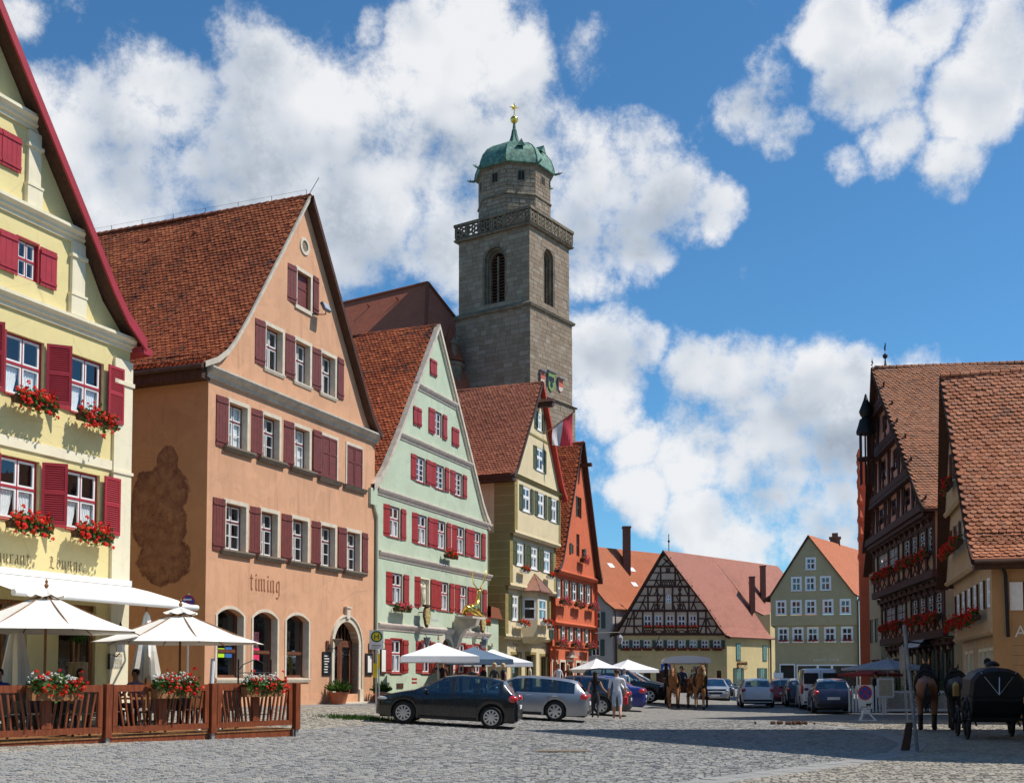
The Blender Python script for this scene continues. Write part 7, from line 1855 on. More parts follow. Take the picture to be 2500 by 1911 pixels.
# ------------------------------------------------------------ restaurant terrace
FD = Vector((.603, .798, 0)); FN = Vector((-.798, .603, 0))      # along the fence, and inward to the house
FE = Vector((-5.12, 27.0, 0)); FR_ = math.atan2(FD.y, FD.x)
def fpt(t, n=0, z=0): p = FE-FD*t+FN*n; return Vector((p.x, p.y, z))
DECK = .36
mb = MB(); k = 0
T_ = empty('terrace_deck', fpt(8.2, 0, 0), FR_, 'low wooden deck of planks under the restaurant tables', 'deck')
mb = MB(); mb.box(0, 8.15, .0, .06, .0, DECK-.01); mb.build('fascia_board', 'wood_fence', T_)
n = 34
for i in range(n):
	y0 = -.02+i*.145; mb = MB(); mb.box(0, 8.15, y0, y0+.135, DECK-.035, DECK+random.uniform(-.003, .003)); mb.build('deck_plank', 'wood_mid', T_)
mb = MB(); mb.box(0.1, 8.05, .08, 4.8, -.1, DECK-.04); mb.build('deck_base', 'dark', T_)
mb = MB(); mb.box(8.09, 8.15, .06, 4.9, -.1, DECK-.01); mb.build('fascia_board', 'wood_fence', T_)
def fence_panel(t0, t1, label):
	F = empty('terrace_fence', fpt(t1, -.02, 0), FR_, label, 'fence panel', 'wooden fence panels round the terrace')
	L = t1-t0; z0, z1 = .44, 1.40
	mb = MB(); mb.box(.09, L-.09, -.05, .03, z1-.14, z1); mb.build('top_rail', 'wood_fence', F)
	mb = MB(); mb.box(.09, L-.09, -.05, .03, z0, z0+.12); mb.build('bottom_rail', 'wood_fence', F)
	for x in (.09, L-.19):
		mb = MB(); mb.box(x, x+.10, -.055, .035, z0+.12, z1-.14); mb.build('stile', 'wood_fence', F)
	mb = MB(); mb.box(L/2-.10, L/2+.10, -.055, .035, z0+.12, z1-.14); mb.build('centre_post', 'wood_fence', F)
	for s in (0, 1):
		a, b = (.22, L/2-.12) if s == 0 else (L/2+.12, L-.22)
		for i in range(7):
			xb = a+(b-a)*(i+.5)/7; lean = (-.13 if s == 0 else .13)*(1-.15*(i % 3))
			mb = MB(); mb.bar((xb+(-lean if False else 0)-lean*.5, -.01, z0+.12), (xb+lean*.5, -.01, z1-.14), .035, .04, up=(0, 1, 0)); mb.build('baluster', 'wood_fence', F)
	return F
for i, (a, b, lb) in enumerate(((.06, 2.40, 'wooden fence panel at the open end of the terrace, beside the street'), (2.46, 5.0, 'middle wooden fence panel with slanting balusters in front of the terrace'), (5.06, 7.65, 'wooden fence panel at the left picture edge of the terrace'))): fence_panel(a, b, lb)
for i, t in enumerate((0, 2.43, 5.03, 7.68)):
	p = fpt(t, -.02); P = empty('fence_post', (p.x, p.y, 0), FR_, 'square wooden terrace fence post, '+['at the street end', 'second from the street end', 'third from the street end', 'at the picture edge'][i], 'fence post', 'terrace fence posts')
	mb = MB(); mb.box(-.075, .075, -.10, .05, .33, 1.42); mb.build('post', 'wood_fence', P, bevel=.01)
	mb = MB(); mb.box(-.04, .04, -.06, .02, gz(p.x, p.y)-.02, .34); mb.build('steel_shoe', 'galv', P)
	for z in (.6, 1.2): mb = MB(); mb.lathe([(.012, 0), (.02, .01)], 6, (0, 0, 0)); q = mb.build('bolt', 'galv', P); q.location = (.078, -.02, z); q.rotation_euler = (0, R(90), 0)
def fence_planter(t, label, white):
	p = fpt(t, -.22, 1.24)
	e = empty('fence_planter', p, FR_, label, 'planter', 'flower planters on the terrace fence'); e.scale = (.82, .8, .78)
	mb = MB(); mb.box(-.62, .62, -.14, .14, -.16, .12); mb.build('trough', 'wood_mid', e)
	f = MB(); blob_foliage(f, 420, 1.3, .24, .22, .25, .055); o = f.build('foliage', 'leaf', e, tint=True); o.location = (0, 0, .24)
	b = MB(); blob_bloom(b, 46, 1.25, .26, .26, .055, .35, off=.04); o = b.build('red_blossoms', 'petal_red', e, tint=True); o.location = (.12, 0, .26)
	b = MB(); blob_bloom(b, white, 1.2, .18, .12, .032, .0); o = b.build('white_blossoms', 'petal_white', e, tint=True); o.location = (-.08, 0, .34)
fence_planter(1.2, 'red and white flower planter on the fence panel at the street end', 110)
fence_planter(3.55, 'red and white flower planter on the middle fence panel', 70)
fence_planter(6.3, 'large red and white flower planter on the fence near the picture edge', 60)
def parasol(name, loc, R_, zt, zr, label, mat='canvas', n=8, rot=0., val=0., pole='wood_mid', vent=True, sag=.05, group='open parasols'):
	e = empty(name, (loc[0], loc[1], loc[2]), rot, label, 'parasol', group)
	zt -= loc[2]; zr -= loc[2]
	mb = MB(); sub = 5; ph = math.pi/n
	tips = [(R_*math.cos(2*math.pi*i/n+ph), R_*math.sin(2*math.pi*i/n+ph)) for i in range(n)]
	v0 = .16 if vent else 0.
	def P(a, b, s, t):
		x, y = a[0]+(b[0]-a[0])*t, a[1]+(b[1]-a[1])*t
		z = zt+(zr-zt)*s-sag*math.sin(math.pi*s)-(.035*math.sin(math.pi*t)*-1)*0-.05*s*math.sin(math.pi*t)*-1*0
		rr = 1-.035*s*math.sin(math.pi*t)
		return (x*s*rr, y*s*rr, z-.04*s*math.sin(math.pi*t)*(1-s))
	for i in range(n):
		a, b = tips[i], tips[(i+1) % n]
		for k in range(sub):
			s0, s1 = v0+(1-v0)*k/sub, v0+(1-v0)*(k+1)/sub
			for j in range(4): mb.quad(P(a, b, s0, j/4), P(a, b, s1, j/4), P(a, b, s1, (j+1)/4), P(a, b, s0, (j+1)/4))
		if val:
			for j in range(4):
				p, q = P(a, b, 1, j/4), P(a, b, 1, (j+1)/4); mb.quad(p, (p[0]*1.01, p[1]*1.01, p[2]-val), (q[0]*1.01, q[1]*1.01, q[2]-val), q)
	mb.build('canopy', mat, e, smooth=30)
	if vent:
		mb = MB()
		for i in range(n):
			a, b = tips[i], tips[(i+1) % n]
			for j in range(4):
				f = lambda s, t: (lambda p: (p[0], p[1], zt+.10+(zr-zt)*s*.95-.05*math.sin(math.pi*t)*(s > .1)))(P(a, b, s, t))
				mb.quad(f(.0, j/4), f(.20, j/4), f(.20, (j+1)/4), f(.0, (j+1)/4))
		mb.build('vent_cap', mat, e, smooth='all')
	mb = MB(); mb.tube((0, 0, 0), (0, 0, zt+.08), .028, n=8); mb.build('pole', pole, e, smooth=True)
	mb = MB(); mb.lathe([(.03, zt+.10), (.05, zt+.16), (.02, zt+.2), (.035, zt+.24), (.005, zt+.30)], 8); mb.build('finial', 'wood_mid', e)
	for i in range(n):
		mb = MB(); a = tips[i]; mb.tube((0, 0, zt-.02), (a[0]*.99, a[1]*.99, zr-.03), .012, n=4); mb.build('rib', pole, e)
	mb = MB(); mb.lathe([(.28, 0), (.28, .08), (.06, .12), (.05, .4)], 10); mb.build('foot', 'iron', e)
	return e
parasol('parasol', (-9.98, 24.4, DECK), 2.05, 3.36, 2.52, 'big round cream parasol at the left picture edge of the terrace', rot=.25)
parasol('parasol', (-7.94, 27.3, DECK), 2.05, 3.14, 2.36, 'big round cream parasol at the street end of the terrace', rot=.1)
def closed_parasol(loc, zt, label):
	e = empty('closed_parasol', loc, 0, label, 'parasol', 'folded parasols on the terrace'); zt -= loc[2]
	mb = MB(); n = 24; prof = [(.03, zt), (.08, zt-.1), (.16, zt-.55), (.22, zt-1.0), (.30, zt-1.7)]
	rings = []
	for k, (r, z) in enumerate(prof): rings.append([(r*(1+.32*(k/4)*math.cos(6*2*math.pi*i/n))*math.cos(2*math.pi*i/n), r*(1+.32*(k/4)*math.cos(6*2*math.pi*i/n))*math.sin(2*math.pi*i/n), z+(.10*math.cos(6*2*math.pi*i/n) if k == 4 else 0)) for i in range(n)])
	for a, b in zip(rings[:-1], rings[1:]):
		for i in range(n): mb.quad(a[i], a[(i+1) % n], b[(i+1) % n], b[i])
	mb.build('folded_canopy', 'canvas', e, smooth='all')
	mb = MB(); mb.tube((0, 0, 0), (0, 0, zt+.05), .028, n=8); mb.build('pole', 'wood_mid', e)
	mb = MB(); mb.lathe([(.02, zt), (.05, zt+.06), (.005, zt+.14)], 8); mb.build('finial', 'wood_mid', e)
	mb = MB(); mb.lathe([(.28, 0), (.28, .08), (.06, .12)], 10); mb.build('foot', 'iron', e)
closed_parasol((-11.25, 25.9, DECK), 3.0, 'folded cream parasol at the left picture edge')
closed_parasol((-9.36, 29.2, DECK), 3.22, 'folded cream parasol behind the seated man')
# tables and chairs
def proto_chair():
	c = empty('cafe_chair', (0, 0, 0), 0, '', 'chair', 'dark cafe chairs on the terrace')
	mb = MB(); mb.box(-.21, .21, -.21, .21, .42, .46); mb.build('seat', 'chair_dark', c, bevel=.01)
	for x, y, zt in ((-.19, -.19, .42), (.19, -.19, .42), (-.19, .19, .42), (.19, .19, .42)): mb = MB(); mb.bar((x, y, 0), (x, y, zt), .035, .035, up=(0, 1, 0)); mb.build('leg', 'chair_dark', c)
	mb = MB(); mb.add([(-.2, .17, .46), (.2, .17, .46), (.2, .21, .46), (-.2, .21, .46), (-.2, .25, .95), (.2, .25, .95), (.2, .28, .95), (-.2, .28, .95)], [(0, 1, 5, 4), (2, 3, 7, 6), (4, 5, 6, 7), (1, 2, 6, 5), (3, 0, 4, 7)]); mb.build('backrest', 'chair_dark', c)
	return c
basic('chair_dark', (.02, .016, .014), .5); basic('skin', (.50, .27, .18), .55, var=.05); basic('skin_tan', (.36, .17, .10), .55)
CHR = proto_chair(); first = True
TAB = None
def table(x, y, label, cloth=None):
	t = empty('cafe_table', (x, y, DECK), FR_, label, 'table', 'terrace tables')
	mb = MB(); mb.box(-.4, .4, -.4, .4, .71, .745); mb.build('table_top', cloth or 'wood_mid', t)
	mb = MB(); mb.tube((0, 0, .05), (0, 0, .71), .035, n=8); mb.build('pedestal', 'iron', t)
	mb = MB(); mb.box(-.25, .25, -.03, .03, 0, .05); mb.box(-.03, .03, -.25, .25, 0.001, .051); mb.build('foot', 'iron', t)
	return t
tabs = [(1.3, 1.6), (3.3, 1.5), (5.2, 1.4), (6.9, 1.5), (4.6, 3.3), (6.8, 3.4)]
tl = ['cafe table nearest the street end of the terrace', 'cafe table behind the middle fence panel', 'cafe table beside the bald man in a vest', 'cafe table at the left picture edge of the terrace', 'cafe table in the second row', 'cafe table near the house door']
ci = 0
for (t, nn), lb in zip(tabs, tl):
	p = fpt(t, nn); table(p.x, p.y, lb)
	for k, a in enumerate((0, 90, 180, 270)):
		if nn > 3 and k == 1: continue
		an = FR_+R(a); q = Vector((p.x+.62*math.sin(an), p.y-.62*math.cos(an), DECK))
		c = CHR if first else copy_tree(CHR); first = False
		c.location = q; c.rotation_euler = (0, 0, an+math.pi*0+R(180))
		c['label'] = 'dark chair on the '+['street', 'near', 'house', 'far'][k]+' side of '+lb.replace(' of the terrace', '').replace('cafe ', 'the '); ci += 1
# wicker pedestal with a clipped tree
woodmat('wicker', (.34, .22, .10), .3)
E_ = empty('topiary', (-11.02, 29.0, .5), 0, 'clipped ball tree in a tall wicker pot by the restaurant door', 'potted tree')
mb = MB(); mb.lathe([(.20, 0), (.22, .7), (.25, 1.42), (.20, 1.44)], 12); mb.build('wicker_pot', 'wicker', E_)
mb = MB(); mb.tube((0, 0, 1.4), (.02, 0, 1.95), .03, .025, 7); mb.build('trunk', 'wood_mid', E_)
mb = MB(); rg = random.Random(4)
for i in range(520):
	d = Vector((rg.gauss(0, 1), rg.gauss(0, 1), rg.gauss(0, 1))).normalized(); c = Vector((.02, 0, 2.12))+d*.24*rg.uniform(.6, 1.06); a = d.orthogonal().normalized()*.035; b = d.cross(a)
	mb.add([c-a, c-b, c+a, c+b], [(0, 1, 2, 3)], 0, rg.random()*.7)
mb.build('crown', 'leaf', E_, tint=True)
# parasols before the inn and farther up the street
RA = math.atan2(.9285, .3714)
parasol('parasol', (-2.97, 46.0, gz(-2.97, 46)), 2.15, 2.95, 2.38, 'large square white parasol in front of the green inn', 'canvas_white', 4, .12, .24, 'galv', False, .03)
parasol('parasol', (-1.75, 51.2, gz(-2, 51.2)), 2.1, 2.92, 2.34, 'square slate blue parasol in front of the green inn', 'canvas_blue', 4, .25, .22, 'galv', False, .03)
parasol('parasol', (-.95, 54.6, gz(-1, 54.6)), 2.3, 2.9, 2.25, 'square white parasol behind the slate blue one', 'canvas_white', 4, .2, .2, 'galv', False, .03)
parasol('parasol', (4.75, 64.5, 0), 1.55, 2.62, 2.0, 'square white parasol beside the red house corner', 'canvas_white', 4, .5, .2, 'galv', False, .03)
parasol('parasol', (7.6, 75.0, 0), 2.1, 2.72, 2.05, 'square white parasol in front of the grey side house', 'canvas_white', 4, .4, .2, 'galv', False, .03)
parasol('parasol', (17.6, 53.5, 0), 2.1, 2.42, 1.98, 'pale grey parasol behind the white picket fence', 'canvas_grey', 8, .2, .1, 'galv', False, .03)
parasol('parasol', (18.3, 56.4, 0), 1.8, 2.32, 1.98, 'second pale grey parasol behind the picket fence, farther off', 'canvas_grey', 8, .2, .1, 'galv', False, .03)
parasol('parasol', (18.7, 59.6, 0), 1.7, 2.0, 1.72, 'low red parasol right of the white van', 'canvas_red', 4, .7, .12, 'galv', False, .02)
# ------------------------------------------------------------ cars
def paint(name, col, metal=.35, rough=.28):
	m, t, b = newmat(name); setb(b, rough, metal, .5, .7); b.inputs['Base Color'].default_value = (*col, 1)
	tc = t.n('ShaderNodeTexCoord').outputs['Object']; f = t.noise(tc, 3, 4, .6); t.l(t.maprange(f, .3, .7, rough, rough+.12), b.inputs['Roughness'])
paint('car_black', (.003, .003, .004), 0, .2); paint('car_silver', (.36, .37, .39), .8, .35); paint('car_white', (.70, .70, .70), 0, .3); paint('car_red', (.32, .02, .015), .1); paint('car_navy', (.012, .016, .05), .2); paint('car_blue', (.015, .03, .22), .2); paint('car_grey', (.05, .052, .058), .4); paint('car_champagne', (.46, .44, .40), .6)
basic('tyre', (.016, .016, .017), .8, bump=.2); basic('alloy', (.62, .63, .65), .28, .9); basic('light_red', (.55, .012, .01), .15, 0, .6, coat=1); basic('light_clear', (.62, .66, .70), .12, .4, .6, coat=1); basic('plate', (.75, .75, .72), .5); basic('trim_black', (.012, .012, .012), .45)
glassmat('car_glass', (.42, .52, .52), .35)
CARS = {
 'hatch': dict(L=4.2, W=1.76, wb=2.58, fo=.86, r=.325, top=[(0, .50), (.04, .66), (.22, .80), (.62, .90), (1.12, 1.0), (1.55, 1.22), (1.95, 1.41), (2.4, 1.475), (2.9, 1.475), (3.4, 1.43), (3.72, 1.36), (3.98, 1.06), (4.10, .92), (4.17, .72), (4.2, .5)], belt=(.90, .98), g=(1.22, 3.62), ws=(1.12, 1.95), rs=(3.70, 4.0), pil=((2.22, 2.32), (3.02, 3.06))),
 'wagon': dict(L=4.84, W=1.85, wb=2.89, fo=.84, r=.335, top=[(0, .48), (.05, .66), (.3, .78), (1.3, .97), (1.95, 1.27), (2.3, 1.42), (2.8, 1.47), (3.6, 1.45), (4.2, 1.39), (4.42, 1.33), (4.66, 1.05), (4.76, .92), (4.82, .7), (4.84, .5)], belt=(.90, .96), g=(1.45, 4.35), ws=(1.3, 2.25), rs=(4.42, 4.68), pil=((2.62, 2.72), (3.5, 3.54), (3.66, 3.74))),
 'sedan': dict(L=4.55, W=1.78, wb=2.65, fo=.88, r=.325, top=[(0, .48), (.05, .66), (.3, .78), (1.2, .95), (1.85, 1.27), (2.2, 1.40), (2.7, 1.43), (3.2, 1.39), (3.55, 1.27), (3.95, 1.05), (4.3, 1.01), (4.48, .95), (4.55, .5)], belt=(.90, .97), g=(1.35, 3.7), ws=(1.2, 2.1), rs=(3.4, 3.95), pil=((2.42, 2.52), (3.3, 3.34))),
 'suv': dict(L=4.7, W=1.9, wb=2.8, fo=.86, r=.37, top=[(0, .6), (.05, .85), (.3, .98), (1.25, 1.10), (1.75, 1.42), (2.1, 1.62), (2.7, 1.70), (3.7, 1.66), (4.3, 1.56), (4.55, 1.15), (4.66, .95), (4.7, .6)], belt=(1.05, 1.12), g=(1.4, 4.2), ws=(1.25, 2.05), rs=(4.32, 4.56), pil=((2.5, 2.6), (3.4, 3.48))),
 'van': dict(L=4.9, W=1.92, wb=3.0, fo=.9, r=.33, top=[(0, .6), (.06, .85), (.3, 1.02), (.75, 1.14), (1.15, 1.5), (1.5, 1.84), (1.9, 1.94), (3, 1.96), (4.6, 1.94), (4.8, 1.88), (4.87, 1.2), (4.9, .5)], belt=(1.12, 1.18), g=(.95, 4.6), ws=(.8, 1.48), rs=(9, 9.1), pil=((1.75, 1.85), (3.1, 3.2), (4.4, 4.6))),
}
def wheel(par, x, y, r, side, spokes=10):
	W = empty('wheel', (x, y, r)); W.parent = par; s = side
	mb = MB(); w_ = .10
	prof = [(r*.66, -w_), (r*.93, -w_), (r, -w_*.7), (r, w_*.7), (r*.93, w_), (r*.66, w_)]
	mb.lathe(prof, 24); mb.v = [(v[0], v[2], v[1]) for v in mb.v]; mb.build('tyre', 'tyre', W, smooth=True)
	mb = MB(); o = s*(w_+.012)
	n = 24;
	for a, b, m_, yy in ((r*.60, r*.69, 0, o), (0.0, r*.62, 1, o-s*.05)):
		for i in range(n):
			t0, t1 = 6.2832*i/n, 6.2832*(i+1)/n; q = [(a*math.cos(t0), yy, a*math.sin(t0)), (b*math.cos(t0), yy, b*math.sin(t0)), (b*math.cos(t1), yy, b*math.sin(t1)), (a*math.cos(t1), yy, a*math.sin(t1))]
			mb.add(q, [(0, 1, 2, 3)], m_)
	for i in range(spokes):
		t = 6.2832*i/spokes; d = Vector((math.cos(t), 0, math.sin(t))); mb.bar(d*r*.08+Vector((0, o, 0)), d*r*.63+Vector((0, o-s*.008, 0)), .052 if spokes > 7 else .08, .03, 0, up=(0, 1, 0))
	mb.X = Matrix.Translation((0, o, 0)) @ Matrix.Rotation(R(90), 4, 'X'); mb.lathe([(.07, -.02), (.07, .02)], 10); mb.X = None
	mb.build('rim', ['alloy', 'trim_black'], W)
def car(name, kind, pm, loc, heading, label, spokes=10, rear_plate=True, cat='car'):
	S = CARS[kind]; L, hw = S['L'], S['W']/2
	e = empty(name, (loc[0], loc[1], loc[2] if len(loc) > 2 else gz(*loc[:2])+.02), heading+math.pi, label, cat, 'cars in the market street')
	if len(loc) < 3:      # stand on the cross-fall of the street
		f = Vector((math.cos(heading), math.sin(heading), 0)); l_ = Vector((-f.y, f.x, 0)); c0 = Vector(loc[:2]); g = lambda v: gz(c0.x+v.x, c0.y+v.y)
		fx = Vector((*(f*2.6).xy, g(f*1.3)-g(-f*1.3))).normalized(); ly = Vector((*(l_*1.5).xy, g(l_*.75)-g(-l_*.75))).normalized(); up = fx.cross(ly)
		Mx = Matrix((-fx, -ly, up)).transposed(); e.rotation_euler = Mx.to_euler(); e.location.z = (g(f*1.3)+g(-f*1.3))/2+.022
	xw = (S['fo'], S['fo']+S['wb']); r = S['r']; ra = r+.055
	xs = set(np.linspace(0, L, 34)) | {p[0] for p in S['top']} | set(S['g']) | set(S['ws']) | set(S['rs']) | {q for p in S['pil'] for q in p}
	for c in xw: xs |= {c+ra*math.cos(a) for a in np.linspace(0, math.pi, 13)} | {c-ra-.002, c+ra+.002}
	xs = sorted(x for x in xs if 0 <= x <= L); xs = [x for i, x in enumerate(xs) if i == 0 or x-xs[i-1] > 1e-3]
	tx, tz = zip(*S['top'])
	rows = []
	for x in xs:
		T = float(np.interp(x, tx, tz)); B = S['belt'][0]+(S['belt'][1]-S['belt'][0])*x/L; B = min(B, T-.015)
		f = (2*x/L-1); w_ = hw*(1-.13*abs(f)**5-.035*f*f)
		if x < .12: w_ *= .90+.10*(x/.12)**.5
		if x > L-.10: w_ *= .93+.07*((L-x)/.10)**.5
		zb = .20+.05*max(0, (abs(f)-.8)/.2)
		for c in xw:
			if abs(x-c) < ra: zb = max(zb, r+math.sqrt(ra*ra-(x-c)**2))
		gh = T-B
		wr = w_*(.965-.30*min(1, gh/.56)) if kind != 'van' else w_*(.975-.12*min(1, gh/.8))
		zw = max(min(.58, B-.05), zb+.03)
		rows.append([(w_*.95, zb), (w_*.995, max(zb+.015, .36)), (w_, zw), (w_*.985, max(B-.06, zw+.01)), (w_*.955, max(B, zw+.015)), (wr, max(T-.055*min(1, gh/.3)-.005, B+.003)), (wr*.86, T-.006), (0, T+.018)])
	G = {'body': MB(), 'side_window': MB(), 'windscreen': MB(), 'rear_window': MB(), 'pillar': MB()}
	nr = len(rows[0])
	for i in range(len(xs)-1):
		xm = (xs[i]+xs[i+1])/2
		for j in range(nr-1):
			key = 'body'
			Tm = (rows[i][7][1]+rows[i+1][7][1])/2; Bm = rows[i][4][1]
			if j == 4 and S['g'][0] < xm < S['g'][1] and Tm-Bm > .1: key = 'pillar' if any(a < xm < b for a, b in S['pil']) else 'side_window'
			if j >= 5 and S['ws'][0] < xm < S['ws'][1]: key = 'windscreen' if j == 6 else 'body'
			if j >= 5 and S['rs'][0] < xm < S['rs'][1]: key = 'rear_window' if j == 6 else 'body'
			for s in (1, -1):
				q = [(xs[i]-L/2, s*rows[i][j][0], rows[i][j][1]), (xs[i+1]-L/2, s*rows[i+1][j][0], rows[i+1][j][1]), (xs[i+1]-L/2, s*rows[i+1][j+1][0], rows[i+1][j+1][1]), (xs[i]-L/2, s*rows[i][j+1][0], rows[i][j+1][1])]
				G[key].quad(*(q if s > 0 else q[::-1]))
	for x, rw, sg in ((xs[0], rows[0], 1), (xs[-1], rows[-1], -1)):
		pts = [(x-L/2, y, z) for y, z in rw]+[(x-L/2, -y, z) for y, z in rw[-2::-1]]; G['body'].poly(pts if sg > 0 else pts[::-1])
	for k, mb in G.items():
		if mb.f: mb.build(k, {'body': pm, 'pillar': 'trim_black'}.get(k, 'car_glass'), e, smooth=42, recalc=(k == 'body'))
	mb = MB(); mb.box(-L/2+.12, L/2-.12, -hw+.24, hw-.24, .17, .80); mb.box(-L/2+.9, L/2-.5, -hw+.3, hw-.3, .8, S['belt'][0]-.03); mb.build('underbody', 'trim_black', e)
	if kind != 'van':
		for sx in (-.25, .75):
			for sy in (-.38, .38): mb = MB(); mb.box(sx, sx+.14, sy-.22, sy+.22, .8, 1.08); mb.box(sx+.02, sx+.12, sy-.12, sy+.12, 1.1, 1.28); mb.build('seat', 'trim_black', e)
	for c in xw:
		for s in (1, -1): wheel(e, c-L/2, s*(hw-.115), r, s, spokes)
	zt = S['belt'][1]-.10
	def lump(nm, mat, x, y, z, sx, sy, sz):
		mb = MB(); mb.ball((x, y, z), 1, 0, 12, 8, (sx, sy, sz)); mb.build(nm, mat, e, smooth='all')
	hz = .70 if kind != 'suv' else .88
	for s in (1, -1):
		lump('headlight', 'light_clear', -L/2+.27, s*(hw*.76), hz+.01, .24, .15, .07)
		lump('tail_light', 'light_red', L/2-(.19 if kind != 'van' else .08), s*(hw*.79 if kind != 'van' else hw*.90), zt-.01 if kind != 'van' else .98, .17 if kind != 'van' else .05, .125 if kind != 'van' else .07, .12 if kind != 'van' else .26)
		lump('mirror', pm, -L/2+S['g'][0]+.28, s*(hw+.08), S['belt'][0]+.10, .06, .11, .07)
		for p in S['pil'][:2]: mb = MB(); mb.tube((p[0]+.12-L/2, s*(hw*.995), zt-.02), (p[0]+.30-L/2, s*(hw*.99), zt-.01), .017, n=6); mb.build('door_handle', 'alloy' if pm == 'car_silver' else pm, e)
		mb = MB(); mb.box(-L/2+S['fo']+r+.12, -L/2+S['fo']+S['wb']-r-.12, s*hw*.985-.02, s*hw*.985+.02, .20, .27); mb.build('sill_trim', 'trim_black', e)
		for p in (S['g'][0]+.22, S['pil'][0][0]+.04, S['pil'][1][0]-.02): mb = MB(); mb.box(p-L/2-.004, p-L/2+.004, s*hw*.985-.012, s*hw*.985+.0045*s+.009, .34, S['belt'][0]-.06); mb.build('door_seam', 'trim_black', e)
	mb = MB(); mb.box(L/2-.03, L/2+.012, -.26, .26, .58 if kind != 'van' else .62, .69 if kind != 'van' else .73); mb.build('number_plate', 'plate', e)
	mb = MB(); mb.box(-L/2-.012, -L/2+.02, -.26, .26, .36, .47); mb.build('number_plate', 'plate', e)
	mb = MB(); mb.box(-L/2-.004, -L/2+.04, -.42, .42, .50, .62); mb.build('grille', 'trim_black', e)
	mb = MB(); mb.box(L/2-.08, L/2+.006, -hw*.80, hw*.80, .30, .40); mb.build('bumper_insert', 'trim_black', e)
	if kind == 'van':
		for s in (-1, 1): mb = MB(); mb.box(L/2-.035, L/2-.004, s*.44-.33, s*.44+.33, 1.22, 1.74); mb.build('rear_window', 'trim_black', e, bevel=.012)
		mb = MB(); mb.box(L/2-.02, L/2+.001, -.008, .008, .45, 1.86); mb.build('door_seam', 'trim_black', e)
	return e
def along(p, q):      # heading from the near wheels
	return math.atan2(q[1]-p[1], q[0]-p[0])
# black hatchback: near-side wheels stand at (-.56,33.1) and (-3.27,33.4)
hd = R(174)
car('parked_hatchback', 'hatch', 'car_black', (-1.86, 34.05), hd, 'glossy black five-door hatchback parked nearest, facing the houses', 10)
car('parked_estate_car', 'wagon', 'car_silver', (.25, 39.55), R(172), 'silver grey estate car parked behind the black hatchback', 7)
car('parked_estate_car', 'wagon', 'car_grey', (2.3, 45.6), R(171), 'dark grey estate car parked behind the silver estate', 7)
car('parked_saloon', 'sedan', 'car_blue', (3.6, 50.4), R(170), 'bright blue car parked behind the walking couple', 10)
car('parked_suv', 'suv', 'car_black', (5.9, 61.0), R(-12), 'black off-road car with its headlight towards the horses', 5)
car('parked_saloon', 'sedan', 'car_white', (5.6, 68.0), R(168), 'white saloon partly hidden behind the black off-road car', 7)
car('parked_estate_car', 'wagon', 'car_grey', (7.6, 72.0), R(-14), 'dark grey estate car just left of the horses', 7)
car('moving_hatchback', 'hatch', 'car_white', (12.85, 60.5, .02), R(82), 'white hatchback driving away in the middle of the street', 5)
car('parked_van', 'van', 'car_white', (15.1, 56.6, .02), R(79), 'white passenger van parked on the right with two rear windows', 5, cat='van')
car('parked_hatchback', 'hatch', 'car_navy', (14.05, 50.6, .02), R(79), 'dark navy hatchback parked behind the white van', 7)
car('parked_hatchback', 'hatch', 'car_red', (15.7, 66.5, .02), R(80), 'red small car parked in front of the white van', 7)
car('parked_hatchback', 'hatch', 'car_grey', (15.6, 62.0, .02), R(80), 'dark small car between the red car and the white van', 7)
car('parked_estate_car', 'wagon', 'car_silver', (12.9, 73.0, .02), R(-98), 'silver estate car behind the horse wagon', 7)
car('parked_saloon', 'sedan', 'car_grey', (15.4, 84.0, .02), R(-98), 'dark saloon with headlights on behind the silver estate', 7)
# ------------------------------------------------------------ people and horses (one continuous skin each)
_jobs = []
def skin_body(name, J, E, root, zones, mats, parent, extra=None, sub=1):
	"""J: joint -> (x,y,z,radius), E: bones; the surface is grown over the skeleton; zones: bone -> material slot"""
	ks = list(J); me = bpy.data.meshes.new(name)
	me.from_pydata([J[k][:3] for k in ks], [(ks.index(a), ks.index(b)) for a, b in E], [])
	o = bpy.data.objects.new(name, me); COL.objects.link(o)
	m = o.modifiers.new('s', 'SKIN'); m.use_smooth_shade = True; m.branch_smoothing = .6
	sv = me.skin_vertices[0].data
	for i, k in enumerate(ks):
		r = J[k][3]; sv[i].radius = (r, r) if not isinstance(r, tuple) else r; sv[i].use_root = (k == root)
	sb = o.modifiers.new('u', 'SUBSURF'); sb.levels = sub; sb.render_levels = sub
	_jobs.append((o, name, J, E, zones, mats, parent, extra))
